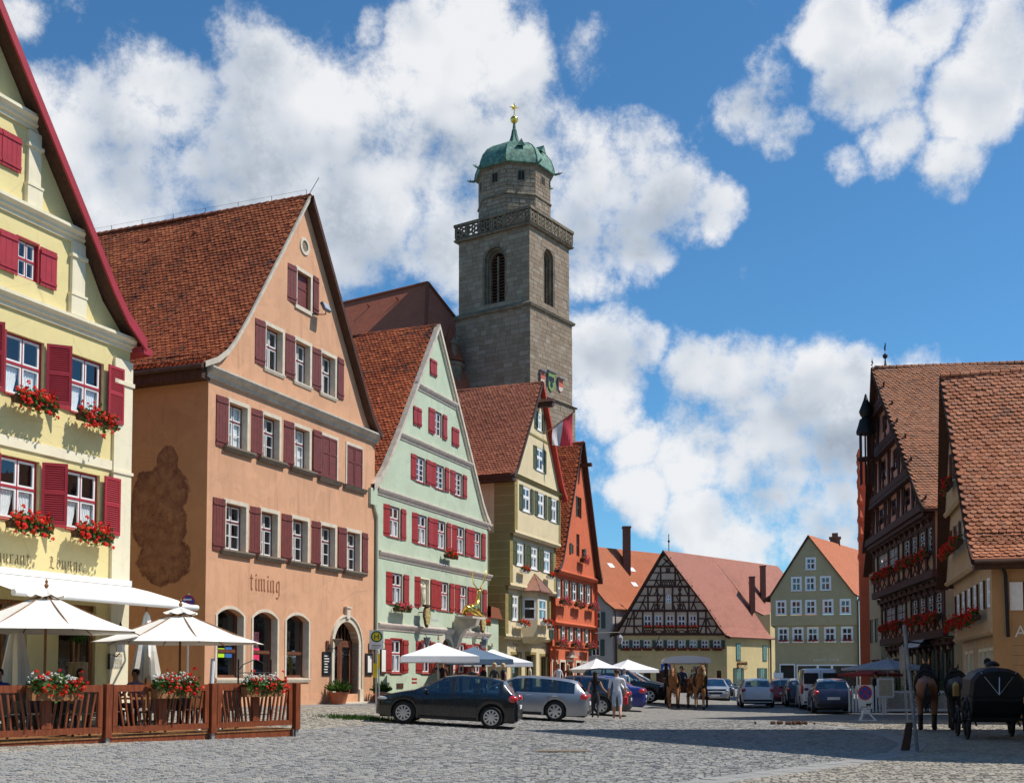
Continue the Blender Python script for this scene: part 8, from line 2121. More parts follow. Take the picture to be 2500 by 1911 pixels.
def grow_all():
	dg = bpy.context.evaluated_depsgraph_get(); dg.update()
	done = []
	for o, name, J, E, zones, mats, parent, extra in _jobs:
		done.append((bpy.data.meshes.new_from_object(o.evaluated_get(dg)), o, name, J, E, zones, mats, parent, extra))
	for me, o, name, J, E, zones, mats, parent, extra in done:
		bpy.data.objects.remove(o); me.name = name; me.materials.clear()
		for m_ in mats: me.materials.append(MAT(m_))
		A = np.array([J[a][:3] for a, b in E]); B = np.array([J[b][:3] for a, b in E]); rr = np.array([min(np.mean(J[a][3]), np.mean(J[b][3])) for a, b in E])
		C = np.array([p.center[:] for p in me.polygons]); AB = B-A
		t = np.clip(((C[:, None]-A[None])*AB[None]).sum(2)/(AB**2).sum(1)[None], 0, 1)
		d = np.linalg.norm(A[None]+AB[None]*t[..., None]-C[:, None], axis=2)-rr[None]
		zi = np.array([zones.get(e, zones.get('*', 0)) for e in E])
		me.polygons.foreach_set('material_index', zi[d.argmin(1)]); me.polygons.foreach_set('use_smooth', [True]*len(me.polygons))
		if extra:      # fingers, nose, eyes belong to the same body
			bm = bmesh.new(); bm.from_mesh(me); n0 = len(bm.faces)
			for v, f, mi in zip([extra.v], [extra.f], [extra.m]):
				vs = [bm.verts.new(p) for p in v]
				for q, k in zip(f, mi): fc = bm.faces.new([vs[i] for i in q]); fc.material_index = k; fc.smooth = True
			bm.to_mesh(me); bm.free()
		ob = obj(name, me, parent)
BASE = dict(pelvis=(0, 0, .95, (.155, .11)), waist=(0, 0, 1.10, (.135, .10)), chest=(0, .0, 1.32, (.165, .11)), neckb=(0, 0, 1.47, .065), neck=(0, .01, 1.53, .055), head=(0, .02, 1.64, (.075, .09)), crown=(0, .015, 1.73, .06),
			shL=(-.19, 0, 1.42, .065), elL=(-.24, -.02, 1.14, .045), waL=(-.25, .04, .90, .032), haL=(-.25, .06, .82, .036), shR=(.19, 0, 1.42, .065), elR=(.24, -.02, 1.14, .045), waR=(.25, .04, .90, .032), haR=(.25, .06, .82, .036),
			hiL=(-.10, 0, .88, .095), knL=(-.11, .02, .50, .062), anL=(-.11, -.02, .09, .042), toL=(-.12, .13, .04, .036), hiR=(.10, 0, .88, .095), knR=(.11, .02, .50, .062), anR=(.11, -.02, .09, .042), toR=(.12, .13, .04, .036))
BON = [('pelvis', 'waist'), ('waist', 'chest'), ('chest', 'neckb'), ('neckb', 'neck'), ('neck', 'head'), ('head', 'crown')]+[p for s in 'LR' for p in (('chest', 'sh'+s), ('sh'+s, 'el'+s), ('el'+s, 'wa'+s), ('wa'+s, 'ha'+s), ('pelvis', 'hi'+s), ('hi'+s, 'kn'+s), ('kn'+s, 'an'+s), ('an'+s, 'to'+s))]
SIT = dict(knL=(-.13, .42, .92, .065), anL=(-.13, .44, .50, .045), toL=(-.13, .57, .45, .036), knR=(.13, .42, .92, .065), anR=(.13, .44, .50, .045), toR=(.13, .57, .45, .036), elL=(-.27, .10, 1.16, .045), waL=(-.20, .34, 1.14, .032), haL=(-.16, .42, 1.15, .036), elR=(.27, .10, 1.16, .045), waR=(.20, .34, 1.14, .032), haR=(.16, .42, 1.15, .036))
WALK = dict(knL=(-.10, .16, .52, .062), anL=(-.10, .20, .10, .042), toL=(-.11, .34, .05, .036), knR=(.10, .0, .50, .062), anR=(.10, -.30, .14, .042), toR=(.10, -.22, .04, .036), elR=(.25, .06, 1.15, .045), waR=(.27, .16, .92, .032), haR=(.27, .19, .84, .036))
for n_, c_ in (('cloth_white', (.68, .70, .74)), ('cloth_black', (.012, .012, .014)), ('cloth_jeans', (.10, .16, .28)), ('cloth_lightblue', (.42, .52, .64)), ('cloth_charcoal', (.04, .042, .05)), ('cloth_blue', (.03, .06, .25)), ('cloth_red', (.45, .03, .04)), ('cloth_cream', (.55, .48, .34)), ('cloth_violet', (.22, .20, .34)), ('hair_dark', (.025, .014, .009)), ('hair_brown', (.10, .045, .02)), ('hair_blond', (.55, .40, .20)), ('hair_grey', (.30, .28, .26)), ('cloth_pink', (.55, .22, .25))): basic(n_, c_, .85, var=.12, vs=8, bump=.15, bs=25)
def person(x, y, rot, label, pose=None, top='cloth_white', bot='cloth_jeans', shoe='cloth_black', hair='hair_brown', skin='skin', hs='short', sleeve='short', shorts=False, z=None, sc=1., group='people in the market street', fem=False, lift=0):
	z = gz(x, y)+.02 if z is None else z
	e = empty('person', (x, y, z+lift), rot, label, 'person', group); e.scale = (sc, sc, sc)
	J = dict(BASE); J.update(pose or {})
	if fem:
		J['shL'] = (-.16, 0, 1.41, .055); J['shR'] = (.16, 0, 1.41, .055); J['waist'] = (0, 0, 1.12, (.105, .085)); J['chest'] = (0, .01, 1.31, (.14, .105))
	zn = {'*': 1}
	for b in BON:
		a = b[1]
		if a in ('neck', 'head', 'crown') or a[:2] == 'ha': zn[b] = 0
		elif a[:2] == 'wa' and a != 'waist': zn[b] = 1 if sleeve == 'long' else 0
		elif a[:2] == 'el': zn[b] = 0 if sleeve == 'none' else 1
		elif a[:2] in ('hi', 'kn'): zn[b] = 2
		elif a[:2] == 'an': zn[b] = 0 if shorts else 2
		elif a[:2] == 'to': zn[b] = 3
		elif b == ('pelvis', 'waist'): zn[b] = 1
	X = MB()
	for s in 'LR':      # palm and five fingers
		w_, h = Vector(J['wa'+s][:3]), Vector(J['ha'+s][:3]); d = (h-w_).normalized(); sd = d.cross(Vector((1, .3, 0))).normalized(); q = d.cross(sd)
		for k, (o, l) in enumerate(((-.024, .07), (-.008, .08), (.008, .078), (.024, .06))):
			p = h+sd*o+d*.02; X.tube(p, p+d*l*.6+q*.01, .0095, .009, 5, 0); X.tube(p+d*l*.6+q*.01, p+d*l+q*.03, .009, .007, 5, 0)
		p = h+sd*-.03; X.tube(p, p-sd*.03+d*.04+q*.02, .011, .008, 5, 0)
	hd = Vector(J['head'][:3])
	X.add([hd+Vector((-.014, .10, -.02)), hd+Vector((.014, .10, -.02)), hd+Vector((0, .125, -.025)), hd+Vector((0, .095, .03))], [(0, 2, 3), (2, 1, 3), (0, 1, 2)], 0)
	for s in (-1, 1): X.ball(hd+Vector((s*.033, .088, .012)), .011, 4, 6, 4); X.ball(hd+Vector((s*.085, .0, -.01)), .025, 0, 6, 4, (.4, 1, 1.3))
	X.ball(hd+Vector((0, .088, -.058)), .02, 5, 6, 4, (1.2, .4, .35))
	skin_body('body', J, BON, 'pelvis', zn, [skin, top, bot, shoe, 'hair_dark', 'cloth_red'], e, X)
	if hs != 'bald':
		mb = MB(); c = hd+Vector((0, -.018, .045)); mb.ball(c, .105, 0, 12, 8, (.88, 1.0, .92)); mb.v = [v if not (v[1] > hd.y+.05 and v[2] < hd.z+.07) else (v[0]*.8, hd.y+.03, max(v[2], hd.z+.05)) for v in mb.v]
		if hs == 'long': mb.ball(hd+Vector((0, -.075, -.13)), .10, 0, 10, 7, (.95, .5, 1.9))
		if hs == 'bob': mb.ball(hd+Vector((0, -.03, -.02)), .11, 0, 10, 7, (.95, .85, 1.05))
		mb.build('hair', hair, e, smooth='all')
	return e
PI = math.pi
# the couple walking up the street (seen from behind)
man = person(3.82, 41.6, R(-6), 'man in white shirt and pale blue shorts walking up the street with a red bag', WALK, 'cloth_white', 'cloth_lightblue', 'wood_mid', 'hair_brown', shorts=True, hs='short', sc=1.04); man.scale.x = 1.16
person(3.02, 41.5, R(-4), 'woman with long dark hair in black top and dark jeans walking beside the man', dict(WALK, elR=(.26, .02, 1.16, .04), waR=(.40, .06, 1.02, .03), haR=(.46, .08, .98, .033)), 'cloth_black', 'cloth_charcoal', 'skin', 'hair_dark', hs='long', sleeve='none', fem=True, sc=.97)
E_ = empty('carried_bag', (4.14, 41.8, .72), 0, 'red bag carried by the walking man', 'bag'); mb = MB(); mb.box(-.09, .09, -.16, .16, -.17, .14); mb.build('pouch', 'cloth_red', E_, bevel=.04); mb = MB(); mb.path([(0, -.1, .13), (0, -.05, .24), (0, .05, .24), (0, .1, .13)], .012, 5); mb.build('strap', 'cloth_red', E_)
# terrace guests
sz = DECK-.38
person(-9.6, 25.75, FR_+R(75), 'bald man in a sleeveless vest seated at the terrace table', SIT, 'cloth_red', 'cloth_charcoal', hs='bald', sleeve='none', z=sz, group='guests on the terrace')
person(-9.95, 26.35, FR_+R(150), 'dark-haired woman in red seated beside the bald man', SIT, 'cloth_red', 'cloth_charcoal', hair='hair_dark', hs='bob', z=sz, fem=True, group='guests on the terrace')
person(-10.3, 26.1, FR_+R(-60), 'grey-haired guest seated behind the fence flowers', SIT, 'cloth_charcoal', 'cloth_charcoal', hair='hair_grey', z=sz, group='guests on the terrace')
person(-11.2, 24.95, FR_+R(160), 'guest in a blue shirt seated at the picture edge', SIT, 'cloth_blue', 'cloth_charcoal', hair='hair_dark', z=sz, group='guests on the terrace')
person(-9.0, 27.35, FR_+R(110), 'man in a lilac shirt seated alone behind the middle fence panel', SIT, 'cloth_violet', 'cloth_charcoal', skin='skin_tan', hair='hair_dark', z=sz, group='guests on the terrace')
# guests and passers-by between the parasols and parked cars
for x, y, r_, lb, kw in ((-2.9, 47.6, 200, 'woman in black standing under the white parasol with one arm raised', dict(top='cloth_black', bot='cloth_charcoal', hair='hair_dark', fem=True, pose=dict(elR=(.33, .05, 1.45, .04), waR=(.25, .1, 1.68, .03), haR=(.2, .1, 1.74, .03)))),
		(-1.7, 49.3, 160, 'seated-looking guest in dark clothes under the blue parasol', dict(top='cloth_charcoal', bot='cloth_black', hair='hair_dark', sc=.9)), (-1.25, 50.2, 240, 'person in a black and white jacket beside the blue parasol', dict(top='cloth_black', sleeve='long', hair='hair_dark', sc=.94)),
		(-.75, 49.0, 150, 'fair-haired woman in grey looking towards the inn', dict(top='cloth_charcoal', bot='cloth_black', hair='hair_blond', hs='bob', fem=True)), (-.38, 49.4, 120, 'blonde woman in black above the black car roof', dict(top='cloth_black', bot='cloth_black', hair='hair_blond', hs='bob', fem=True, sleeve='none')),
		(.9, 58.0, 100, 'man in a cream jacket by the cream house door', dict(top='cloth_cream', bot='cloth_charcoal', hair='hair_dark', sleeve='long')), (2.5, 62.0, 170, 'woman in white with black hair before the red house', dict(top='cloth_white', hair='hair_dark', hs='bob', fem=True)),
		(3.1, 62.8, 190, 'blond woman in a brown top before the red house', dict(top='hair_brown', hair='hair_blond', hs='long', fem=True)), (13.6, 83.0, 180, 'person in a pink top crossing by the far yellow house', dict(top='cloth_pink', bot='cloth_cream')), (12.9, 86.0, 170, 'person in blue by the far yellow wall', dict(top='cloth_blue')),
		(16.7, 52.5, 100, 'person in dark clothes behind the picket fence', dict(top='cloth_black', bot='cloth_black', hair='hair_brown')), (5.4, 55.0, 180, 'person in pale blue behind the blue car', dict(top='cloth_lightblue', hair='hair_grey'))):
	person(x, y, R(r_), lb, **kw)
# ---- horses
HJ = dict(tail=(-.98, 0, 1.42, .10), croup=(-.74, 0, 1.44, (.30, .27)), loin=(-.32, 0, 1.40, (.33, .31)), barrel=(.10, 0, 1.34, (.36, .36)), chest=(.50, 0, 1.36, (.31, .34)), nb=(.78, 0, 1.58, (.19, .25)), nm=(.98, 0, 1.86, (.13, .19)), poll=(1.10, 0, 2.10, (.10, .13)), face=(1.30, 0, 1.92, (.095, .12)), muz=(1.47, 0, 1.66, (.075, .085)))
HE = [('tail', 'croup'), ('croup', 'loin'), ('loin', 'barrel'), ('barrel', 'chest'), ('chest', 'nb'), ('nb', 'nm'), ('nm', 'poll'), ('poll', 'face'), ('face', 'muz')]
for s, sg in (('L', 1), ('R', -1)):
	HJ.update({'fe'+s: (.52, sg*.20, 1.02, .135), 'fk'+s: (.55, sg*.20, .56, .078), 'ff'+s: (.52, sg*.20, .20, .066), 'fh'+s: (.57, sg*.20, .04, .09), 'hs'+s: (-.60, sg*.20, 1.06, .19), 'hk'+s: (-.55, sg*.21, .92, .13), 'hh'+s: (-.84, sg*.20, .60, .085), 'hf'+s: (-.77, sg*.20, .20, .068), 'hx'+s: (-.72, sg*.20, .04, .09)})
	HE += [('chest', 'fe'+s), ('fe'+s, 'fk'+s), ('fk'+s, 'ff'+s), ('ff'+s, 'fh'+s), ('croup', 'hs'+s), ('hs'+s, 'hk'+s), ('hk'+s, 'hh'+s), ('hh'+s, 'hf'+s), ('hf'+s, 'hx'+s)]
for n_, c_ in (('coat_chestnut', (.26, .105, .035)), ('coat_flaxen', (.48, .33, .18)), ('coat_bay', (.20, .07, .025)), ('coat_dark', (.022, .013, .010)), ('leather', (.016, .011, .009))): basic(n_, c_, .6, var=.25, vs=4)
def horse(x, y, rot, label, coat, low, mane, step=0, hdown=0., sc=1., blaze=True):
	e = empty('horse', (x, y, .02), rot, label, 'horse', 'horses in harness'); e.scale = (sc,)*3
	J = dict(HJ)
	for k, dx, dz in (('fkL', .14*step, .04*step), ('ffL', .06*step, .10*step), ('fhL', .05*step, .08*step), ('hhR', .10*step, 0), ('hfR', .16*step, 0), ('hxR', .16*step, 0)): p = J[k]; J[k] = (p[0]+dx, p[1], p[2]+dz, p[3])
	for k in ('nm', 'poll', 'face', 'muz'): p = J[k]; J[k] = (p[0], p[1], p[2]-hdown*(1 if k != 'nm' else .6), p[3])
	zn = {'*': 0}
	for b in HE:
		if b[1][:2] in ('ff', 'hf'): zn[b] = 1
		if b[1][:2] in ('fh', 'hx'): zn[b] = 2
		if b[1] == 'muz': zn[b] = 1 if blaze else 0
	skin_body('body', J, HE, 'barrel', zn, [coat, low, 'coat_dark'], e)
	pl, fc, mz = (Vector(J[k][:3]) for k in ('poll', 'face', 'muz'))
	for s in (-1, 1):
		mb = MB(); p = pl+Vector((.0, s*.07, .09)); mb.tube(p, p+Vector((.03, s*.03, .17)), .045, .008, 6); mb.build('ear', coat, e, smooth=True)
		mb = MB(); mb.ball(pl.lerp(fc, .55)+Vector((.04, s*.105, .02)), .022, 0, 6, 4); mb.build('eye', 'coat_dark', e)
	mb = MB(); rg = random.Random(3)
	for i in range(60):
		t = rg.random(); a = Vector(J['nb'][:3]).lerp(pl, t)+Vector((-.20*(1-t)-.08, 0, .12)); sd = rg.choice((-1, 1)); b = a+Vector((rg.uniform(-.05, .05), sd*rg.uniform(.10, .2), -rg.uniform(.2, .4))); c = a.lerp(b, .5)+Vector((0, sd*.06, .04)); mb.bar(a, c, .03, .012, up=(1, 0, 0)); mb.bar(c, b, .025, .01, up=(1, 0, 0))
	for i in range(14): a = pl+Vector((.05, rg.uniform(-.05, .05), .1)); mb.bar(a, a+Vector((.12, rg.uniform(-.06, .06), -.2)), .025, .01, up=(0, 1, 0))
	mb.build('mane', mane, e)
	mb = MB(); a = Vector(J['tail'][:3])+Vector((-.06, 0, .05))
	for i in range(26): q = a+Vector((-.08+rg.uniform(-.04, .04), rg.uniform(-.08, .08), -.35)); mb.bar(a, q, .035, .02, up=(1, 0, 0)); mb.bar(q, q+Vector((rg.uniform(-.02, .06), rg.uniform(-.05, .05), -rg.uniform(.3, .55))), .03, .015, up=(1, 0, 0))
	mb.build('tail_hair', mane, e)
	mb = MB(); n = 18; c = Vector((.66, 0, 1.45))
	ring = [c+Vector((.10*math.sin(6.283*i/n), .32*math.cos(6.283*i/n), .42*math.sin(6.283*i/n))) for i in range(n+1)]; mb.path(ring, .055, 6); mb.build('collar', 'leather', e)
	mb = MB()
	for s in (-1, 1): mb.bar((.6, s*.37, 1.25), (-1.05, s*.36, 1.05), .02, .06); mb.bar(pl+Vector((0, s*.10, .05)), mz+Vector((-.03, s*.085, .03)), .03, .012, up=(0, 1, 0)); mb.bar(mz+Vector((-.03, s*.085, .03)), Vector((.2, s*.2, 1.72)), .018, .018)
	mb.path([(-.02, .37*math.cos(a_), 1.36+.40*math.sin(a_)) for a_ in np.linspace(0, math.pi*2, 15)], .022, 5); mb.bar(fc+Vector((.08, -.1, .02)), fc+Vector((.08, .1, .02)), .03, .02); mb.build('harness', 'leather', e)
	return e
horse(7.75, 54.9, R(-100), 'chestnut draught horse on the left of the wagon pair', 'coat_chestnut', 'coat_chestnut', 'coat_flaxen', 1, .12, .98)
horse(8.85, 54.8, R(-84), 'chestnut draught horse with pale legs on the right of the wagon pair', 'coat_chestnut', 'coat_flaxen', 'coat_flaxen', -.6, .05, .98)
horse(12.0, 33.1, R(71), 'brown horse seen from behind, hitched to the black carriage', 'coat_bay', 'coat_dark', 'coat_dark', .3, .1, .93, False)
horse(12.82, 32.9, R(72), 'nearly black horse beside the brown one, hitched to the carriage', 'coat_dark', 'coat_dark', 'coat_dark', 0, .25, .92, False)
def spoke_wheel(par, x, y, r, n=12, mat='black_paint', axis='y'):
	W = empty('wheel', (x, y, r)); W.parent = par
	mb = MB(); k = 28
	mb.path([(r*.95*math.cos(6.2832*i/k), 0, r*.95*math.sin(6.2832*i/k)) for i in range(k+1)], .035, 6); mb.build('rim', mat, W)
	for i in range(n): t = 6.2832*i/n; mb = MB(); mb.tube((.04*math.cos(t), 0, .04*math.sin(t)), (r*.95*math.cos(t), 0, r*.95*math.sin(t)), .018, n=5); mb.build('spoke', mat, W)
	mb = MB(); mb.tube((0, -.12, 0), (0, .12, 0), .07, n=8); mb.build('hub', mat, W)
def wagon():
	e = empty('covered_wagon', (9.0, 59.3, .02), R(-96), 'long horse-drawn wagon with white canopy full of passengers', 'wagon')   # forward = +x
	mb = MB(); mb.box(-2.4, 1.9, -.95, .95, .75, .85); mb.build('floor', 'wood_dark', e)
	for s in (-1, 1):
		for i in range(15): mb = MB(); x0 = -2.4+i*.287; mb.box(x0, x0+.265, s*.95-.02, s*.95+.02, .85, 1.45); mb.build('side_board', 'wood_wagon', e)
		mb = MB(); mb.box(-2.42, 1.92, s*.95-.035, s*.95+.035, 1.45, 1.53); mb.build('side_rail', 'wood_wagon', e)
		for x in (-2.3, -.9, .5, 1.85): mb = MB(); mb.tube((x, s*.95, .85), (x, s*1.0, 2.42), .03, n=6); mb.build('canopy_post', 'iron', e)
		mb = MB(); mb.box(-2.2, 1.4, s*.72-.18, s*.72+.18, 1.1, 1.16); mb.build('bench', 'wood_mid', e)
		for x in (-1.7, 1.35): spoke_wheel(e, x, s*1.0, .48, 12, 'wood_dark')
	mb = MB(); n = 8
	pts = [(1.18*math.sin(a), 2.42+.20*math.cos(a)) for a in np.linspace(-math.pi/2, math.pi/2, n+1)]
	for (ya, za), (yb, zb) in zip(pts[:-1], pts[1:]): mb.quad((-2.6, ya, za), (2.1, ya, za), (2.1, yb, zb), (-2.6, yb, zb))
	for s in (-1, 1): mb.quad((-2.6, s*1.18, 2.42), (2.1, s*1.18, 2.42), (2.1, s*1.19, 2.24), (-2.6, s*1.19, 2.24))
	for x in (-2.6, 2.1): mb.poly([(x, y, z) for y, z in pts]); mb.quad((x, -1.18, 2.24), (x, 1.18, 2.24), (x, 1.18, 2.43), (x, -1.18, 2.43))
	mb.build('canopy', 'canvas_white', e, smooth=30)
	mb = MB(); mb.box(1.9, 2.5, -.7, .7, .95, 1.1); mb.box(1.9, 2.0, -.95, .95, .85, 1.45); mb.build('driver_box', 'wood_wagon', e)
	mb = MB(); mb.bar((1.9, 0, .6), (4.9, 0, .85), .10, .10); mb.build('draw_pole', 'wood_mid', e)
	M = Matrix.Translation((9.0, 59.3, .02)) @ Matrix.Rotation(R(-96), 4, 'Z')
	seats = [(2.15, -.3, 90, 'coachman in a dark waistcoat driving the wagon', 'cloth_charcoal', 'hair_dark'), (2.15, .35, 90, 'second driver in white beside the coachman', 'cloth_cream', 'hair_grey'), (1.2, .68, 0, 'wagon passenger in white behind the right-hand horse', 'cloth_white', 'hair_brown'), (.5, .68, 0, 'wagon passenger in a bright red top', 'cloth_red', 'hair_blond'), (-.3, .68, 0, 'wagon passenger in a pink top', 'cloth_pink', 'hair_brown'), (1.0, -.68, 180, 'wagon passenger in blue on the far bench', 'cloth_blue', 'hair_dark')]
	for sx, sy, a, lb, tp, hr in seats:
		p = M @ Vector((sx, sy, 0)); person(p.x, p.y, R(-96)+R(-a if a != 90 else -90)+ (0 if a != 0 else R(180)), lb, SIT, tp, 'cloth_charcoal', hair=hr, z=.34, group='people on the wagon')
woodmat('wood_wagon', (.22, .075, .03), .3)
wagon()
def carriage():
	e = empty('carriage', (12.1, 28.9, .02), R(77), 'black open landau carriage with raised leather hood seen from behind', 'carriage')
	mb = MB(); pr = [(-.75, .62), (-.95, .95), (-.92, 1.10), (.95, 1.05), (1.0, .75), (.6, .52), (-.5, .50)]
	mb.prism([(x, -.58, z) for x, z in pr], (0, 1.16, 0)); mb.build('body', 'black_paint', e, bevel=.02)
	mb = MB(); n = 9; secs = []
	for x, k in ((-.98, .86), (-.85, .97), (-.3, 1.0), (.2, 1.0)): secs.append([(x-.12*math.sin(a)*(x < -.5), .70*k*math.cos(a)*(1 if abs(math.cos(a)) < .8 else .98), 1.05+.74*k*max(0, math.sin(a))**.55) for a in np.linspace(0, math.pi, n)])
	for a, b in zip(secs[:-1], secs[1:]):
		for i in range(n-1): mb.quad(a[i], a[i+1], b[i+1], b[i])
	mb.poly(secs[0][::-1]); mb.build('hood', 'hood_leather', e, smooth=50)
	for y in (-.42, -.03, .40): mb = MB(); mb.bar((-1.12, y*0, 1.10), (-1.03, y, 1.66), .022, .012); mb.build('hood_stay', 'galv', e)
	for s in (-1, 1):
		spoke_wheel(e, -.75, s*.70, .50, 12); spoke_wheel(e, 1.05, s*.66, .40, 12)
		mb = MB(); mb.path([(-1.3, s*.74, .75), (-1.05, s*.74, 1.02), (-.7, s*.74, 1.08), (-.3, s*.74, .95)], .03, 5); mb.build('mudguard', 'black_paint', e)
		mb = MB(); mb.path([(-.9, s*.5, .35), (-.5, s*.5, .5), (.2, s*.5, .42)], .025, 5); mb.build('spring', 'iron', e)
		mb = MB(); mb.box(.55, .70, s*.74-.07, s*.74+.07, 1.05, 1.32); mb.lathe([(.09, 1.32), (.02, 1.42)], 6, (.62, s*.74, 0)); mb.build('lamp', 'brass', e)
	mb = MB(); mb.box(1.0, 1.5, -.5, .5, 1.05, 1.2); mb.build('driver_seat', 'leather', e)
	mb = MB(); mb.bar((-.75, -.7, .5), (-.75, .7, .5), .07, .07, up=(1, 0, 0)); mb.bar((1.05, -.66, .4), (1.05, .66, .4), .07, .07, up=(1, 0, 0)); mb.build('axle', 'iron', e)
	mb = MB(); mb.bar((1.2, 0, .55), (2.5, 0, .8), .07, .07); mb.build('draw_pole', 'iron', e)
	mb = MB(); mb.lathe([(.16, 0), (.17, .06), (.10, .12), (.02, .14)], 12, (-.3, 0, 1.80)); mb.build('hood_knob', 'hood_leather', e)
basic('hood_leather', (.016, .016, .018), .55, bump=.2, bs=14); basic('brass', (.6, .40, .12), .3, .9)
carriage()
person(12.55, 30.15, R(71)-R(90), 'coachman in black seated on the carriage box', SIT, 'cloth_black', 'cloth_black', hair='hair_dark', sleeve='long', z=.28, group='people with the carriage')
grow_all()
# ------------------------------------------------------------ signs, lamps, statues and planters
def on(H, x, y, z): return H.matrix_basis @ Vector((x, y, z))
basic('sign_blue', (.02, .08, .40), .4); basic('sign_red', (.55, .02, .03), .4); basic('sign_yellow', (.80, .60, .02), .4); basic('sign_green', (.01, .10, .03), .4)
def disc(mb, r0, r1, y, mi, n=24):
	for i in range(n):
		a, b = 6.2832*i/n, 6.2832*(i+1)/n; mb.add([(r0*math.cos(a), y, r0*math.sin(a)), (r1*math.cos(a), y, r1*math.sin(a)), (r1*math.cos(b), y, r1*math.sin(b)), (r0*math.cos(b), y, r0*math.sin(b))], [(0, 1, 2, 3)], mi)
def no_stop(par, r, z, rz=0):
	mb = MB(); disc(mb, 0, r, -.012, 0); disc(mb, 0, r*.82, -.014, 1); disc(mb, 0, r, .012, 2)
	for a in (45, 135): c, s = math.cos(R(a)), math.sin(R(a)); mb.bar((-c*r*.86, -.016, -s*r*.86), (c*r*.86, -.016, s*r*.86), r*.15, .003, 0, up=(0, 1, 0))
	o = mb.build('disc', ['sign_red', 'sign_blue', 'galv'], par); o.location = (0, 0, z)
S = empty('no_stopping_sign', (-9.55, 33.6, gz(-9.55, 33.6)), 0, 'round blue and red no-stopping sign on a pole above the awning end', 'traffic sign')
mb = MB(); mb.tube((0, .03, 0), (0, .03, 3.5), .03, n=8); mb.build('post', 'galv', S); no_stop(S, .20, 3.26)
mb = MB(); mb.bar((-.1, -.02, 3.32), (.1, -.02, 3.32), .05, .003, up=(0, 1, 0)); mb.add([(-.1, -.021, 3.27), (-.1, -.021, 3.37), (-.16, -.021, 3.32)], [(0, 2, 1)]); mb.build('arrow', 'white', S)
# bus stop
B = empty('bus_stop_sign', (-5.1, 43.0, gz(-5.1, 43)), R(4), 'bus stop sign with green H in a yellow disc beside the orange house', 'bus stop')
mb = MB(); mb.tube((0, 0, 0), (-.02, 0, 2.9), .035, n=8); mb.build('post', 'galv', B)
mb = MB(); mb.box(-.27, .25, -.05, -.035, 2.12, 2.84); mb.build('plate', 'plate', B)
mb = MB(); disc(mb, 0, .19, 0, 0); disc(mb, .16, .215, -.002, 1);
for x0, x1, z0, z1 in ((-.09, -.05, -.10, .10), (.05, .09, -.10, .10), (-.05, .05, -.02, .02)): mb.box(x0, x1, -.006, -.003, z0, z1, 1)
o = mb.build('h_symbol', ['sign_yellow', 'sign_green'], B); o.location = (0, -.055, 2.60)
mb = MB(); mb.box(-.18, .16, -.056, -.052, 2.24, 2.28); mb.box(-.2, .1, -.056, -.052, 2.17, 2.19); mb.build('stop_name', 'lead', B)
mb = MB(); mb.tube((.12, 0, 0), (.05, -.05, 2.1), .028, n=7); mb.build('prop_pole', 'galv', B)
mb = MB(); mb.box(-.12, .02, -.08, -.05, 1.05, 1.6); mb.build('timetable_box', 'sign_yellow', B)
mb = MB(); mb.box(.04, .12, -.10, -.05, 1.4, 1.95); mb.build('litter_case', 'sign_yellow', B)
# pedestrian crossing sign by the horses
P = empty('crossing_sign', (9.3, 69.0, 0), 0, 'small blue square pedestrian crossing sign behind the left-hand horse', 'traffic sign')
mb = MB(); mb.tube((0, .02, 0), (0, .02, 2.3), .03, n=6); mb.build('post', 'galv', P)
mb = MB(); mb.box(-.3, .3, -.02, 0, 1.95, 2.55); mb.build('plate', 'sign_blue', P)
mb = MB(); mb.add([(-.22, -.024, 2.03), (.22, -.024, 2.03), (0, -.024, 2.47)], [(0, 1, 2)]); mb.build('white_triangle', 'white', P)
mb = MB(); disc(mb, 0, .035, -.028, 0, 10); mb.bar((0, -.028, -.04), (0, -.028, -.16), .035, .002, up=(0, 1, 0)); mb.bar((0, -.028, -.15), (.06, -.028, -.26), .025, .002, up=(0, 1, 0)); mb.bar((0, -.028, -.15), (-.06, -.028, -.26), .025, .002, up=(0, 1, 0)); o = mb.build('walker', 'black_paint', P); o.location = (0, 0, 2.34)
# portable no-stopping sign on the right
T = empty('portable_sign', (12.56, 40.7, 0), R(6), 'portable round no-stopping sign on a white trestle by the picket fence', 'traffic sign')
no_stop(T, .26, 1.0)
mb = MB(); mb.box(-.26, .26, 0, .02, .70, 1.28); mb.build('back_board', 'plate', T); mb = MB(); mb.box(-.25, .25, -.02, 0, .44, .70); mb.build('lower_plate', 'plate', T)
mb = MB(); mb.bar((-.18, -.025, .50), (.05, -.025, .50), .02, .003, up=(0, 1, 0)); mb.box(.02, .2, -.028, -.022, .55, .62); mb.box(.05, .08, -.028, -.022, .49, .55); mb.box(.15, .18, -.028, -.022, .49, .55); mb.box(.19, .22, -.028, -.022, .6, .66); mb.build('horse_cart_symbol', 'black_paint', T)
mb = MB(); mb.box(-.16, .16, -.03, -.02, .26, .41); mb.build('note', 'white', T)
for i, (x, y) in enumerate(((-.30, -.2), (.30, -.2), (0, .3))): mb = MB(); mb.bar((0, .02, .42), (x, y, .03), .045, .045); mb.build('trestle_leg', 'white', T)
mb = MB(); mb.box(-.32, .32, -.24, -.18, 0, .05); mb.build('trestle_foot', 'white', T)
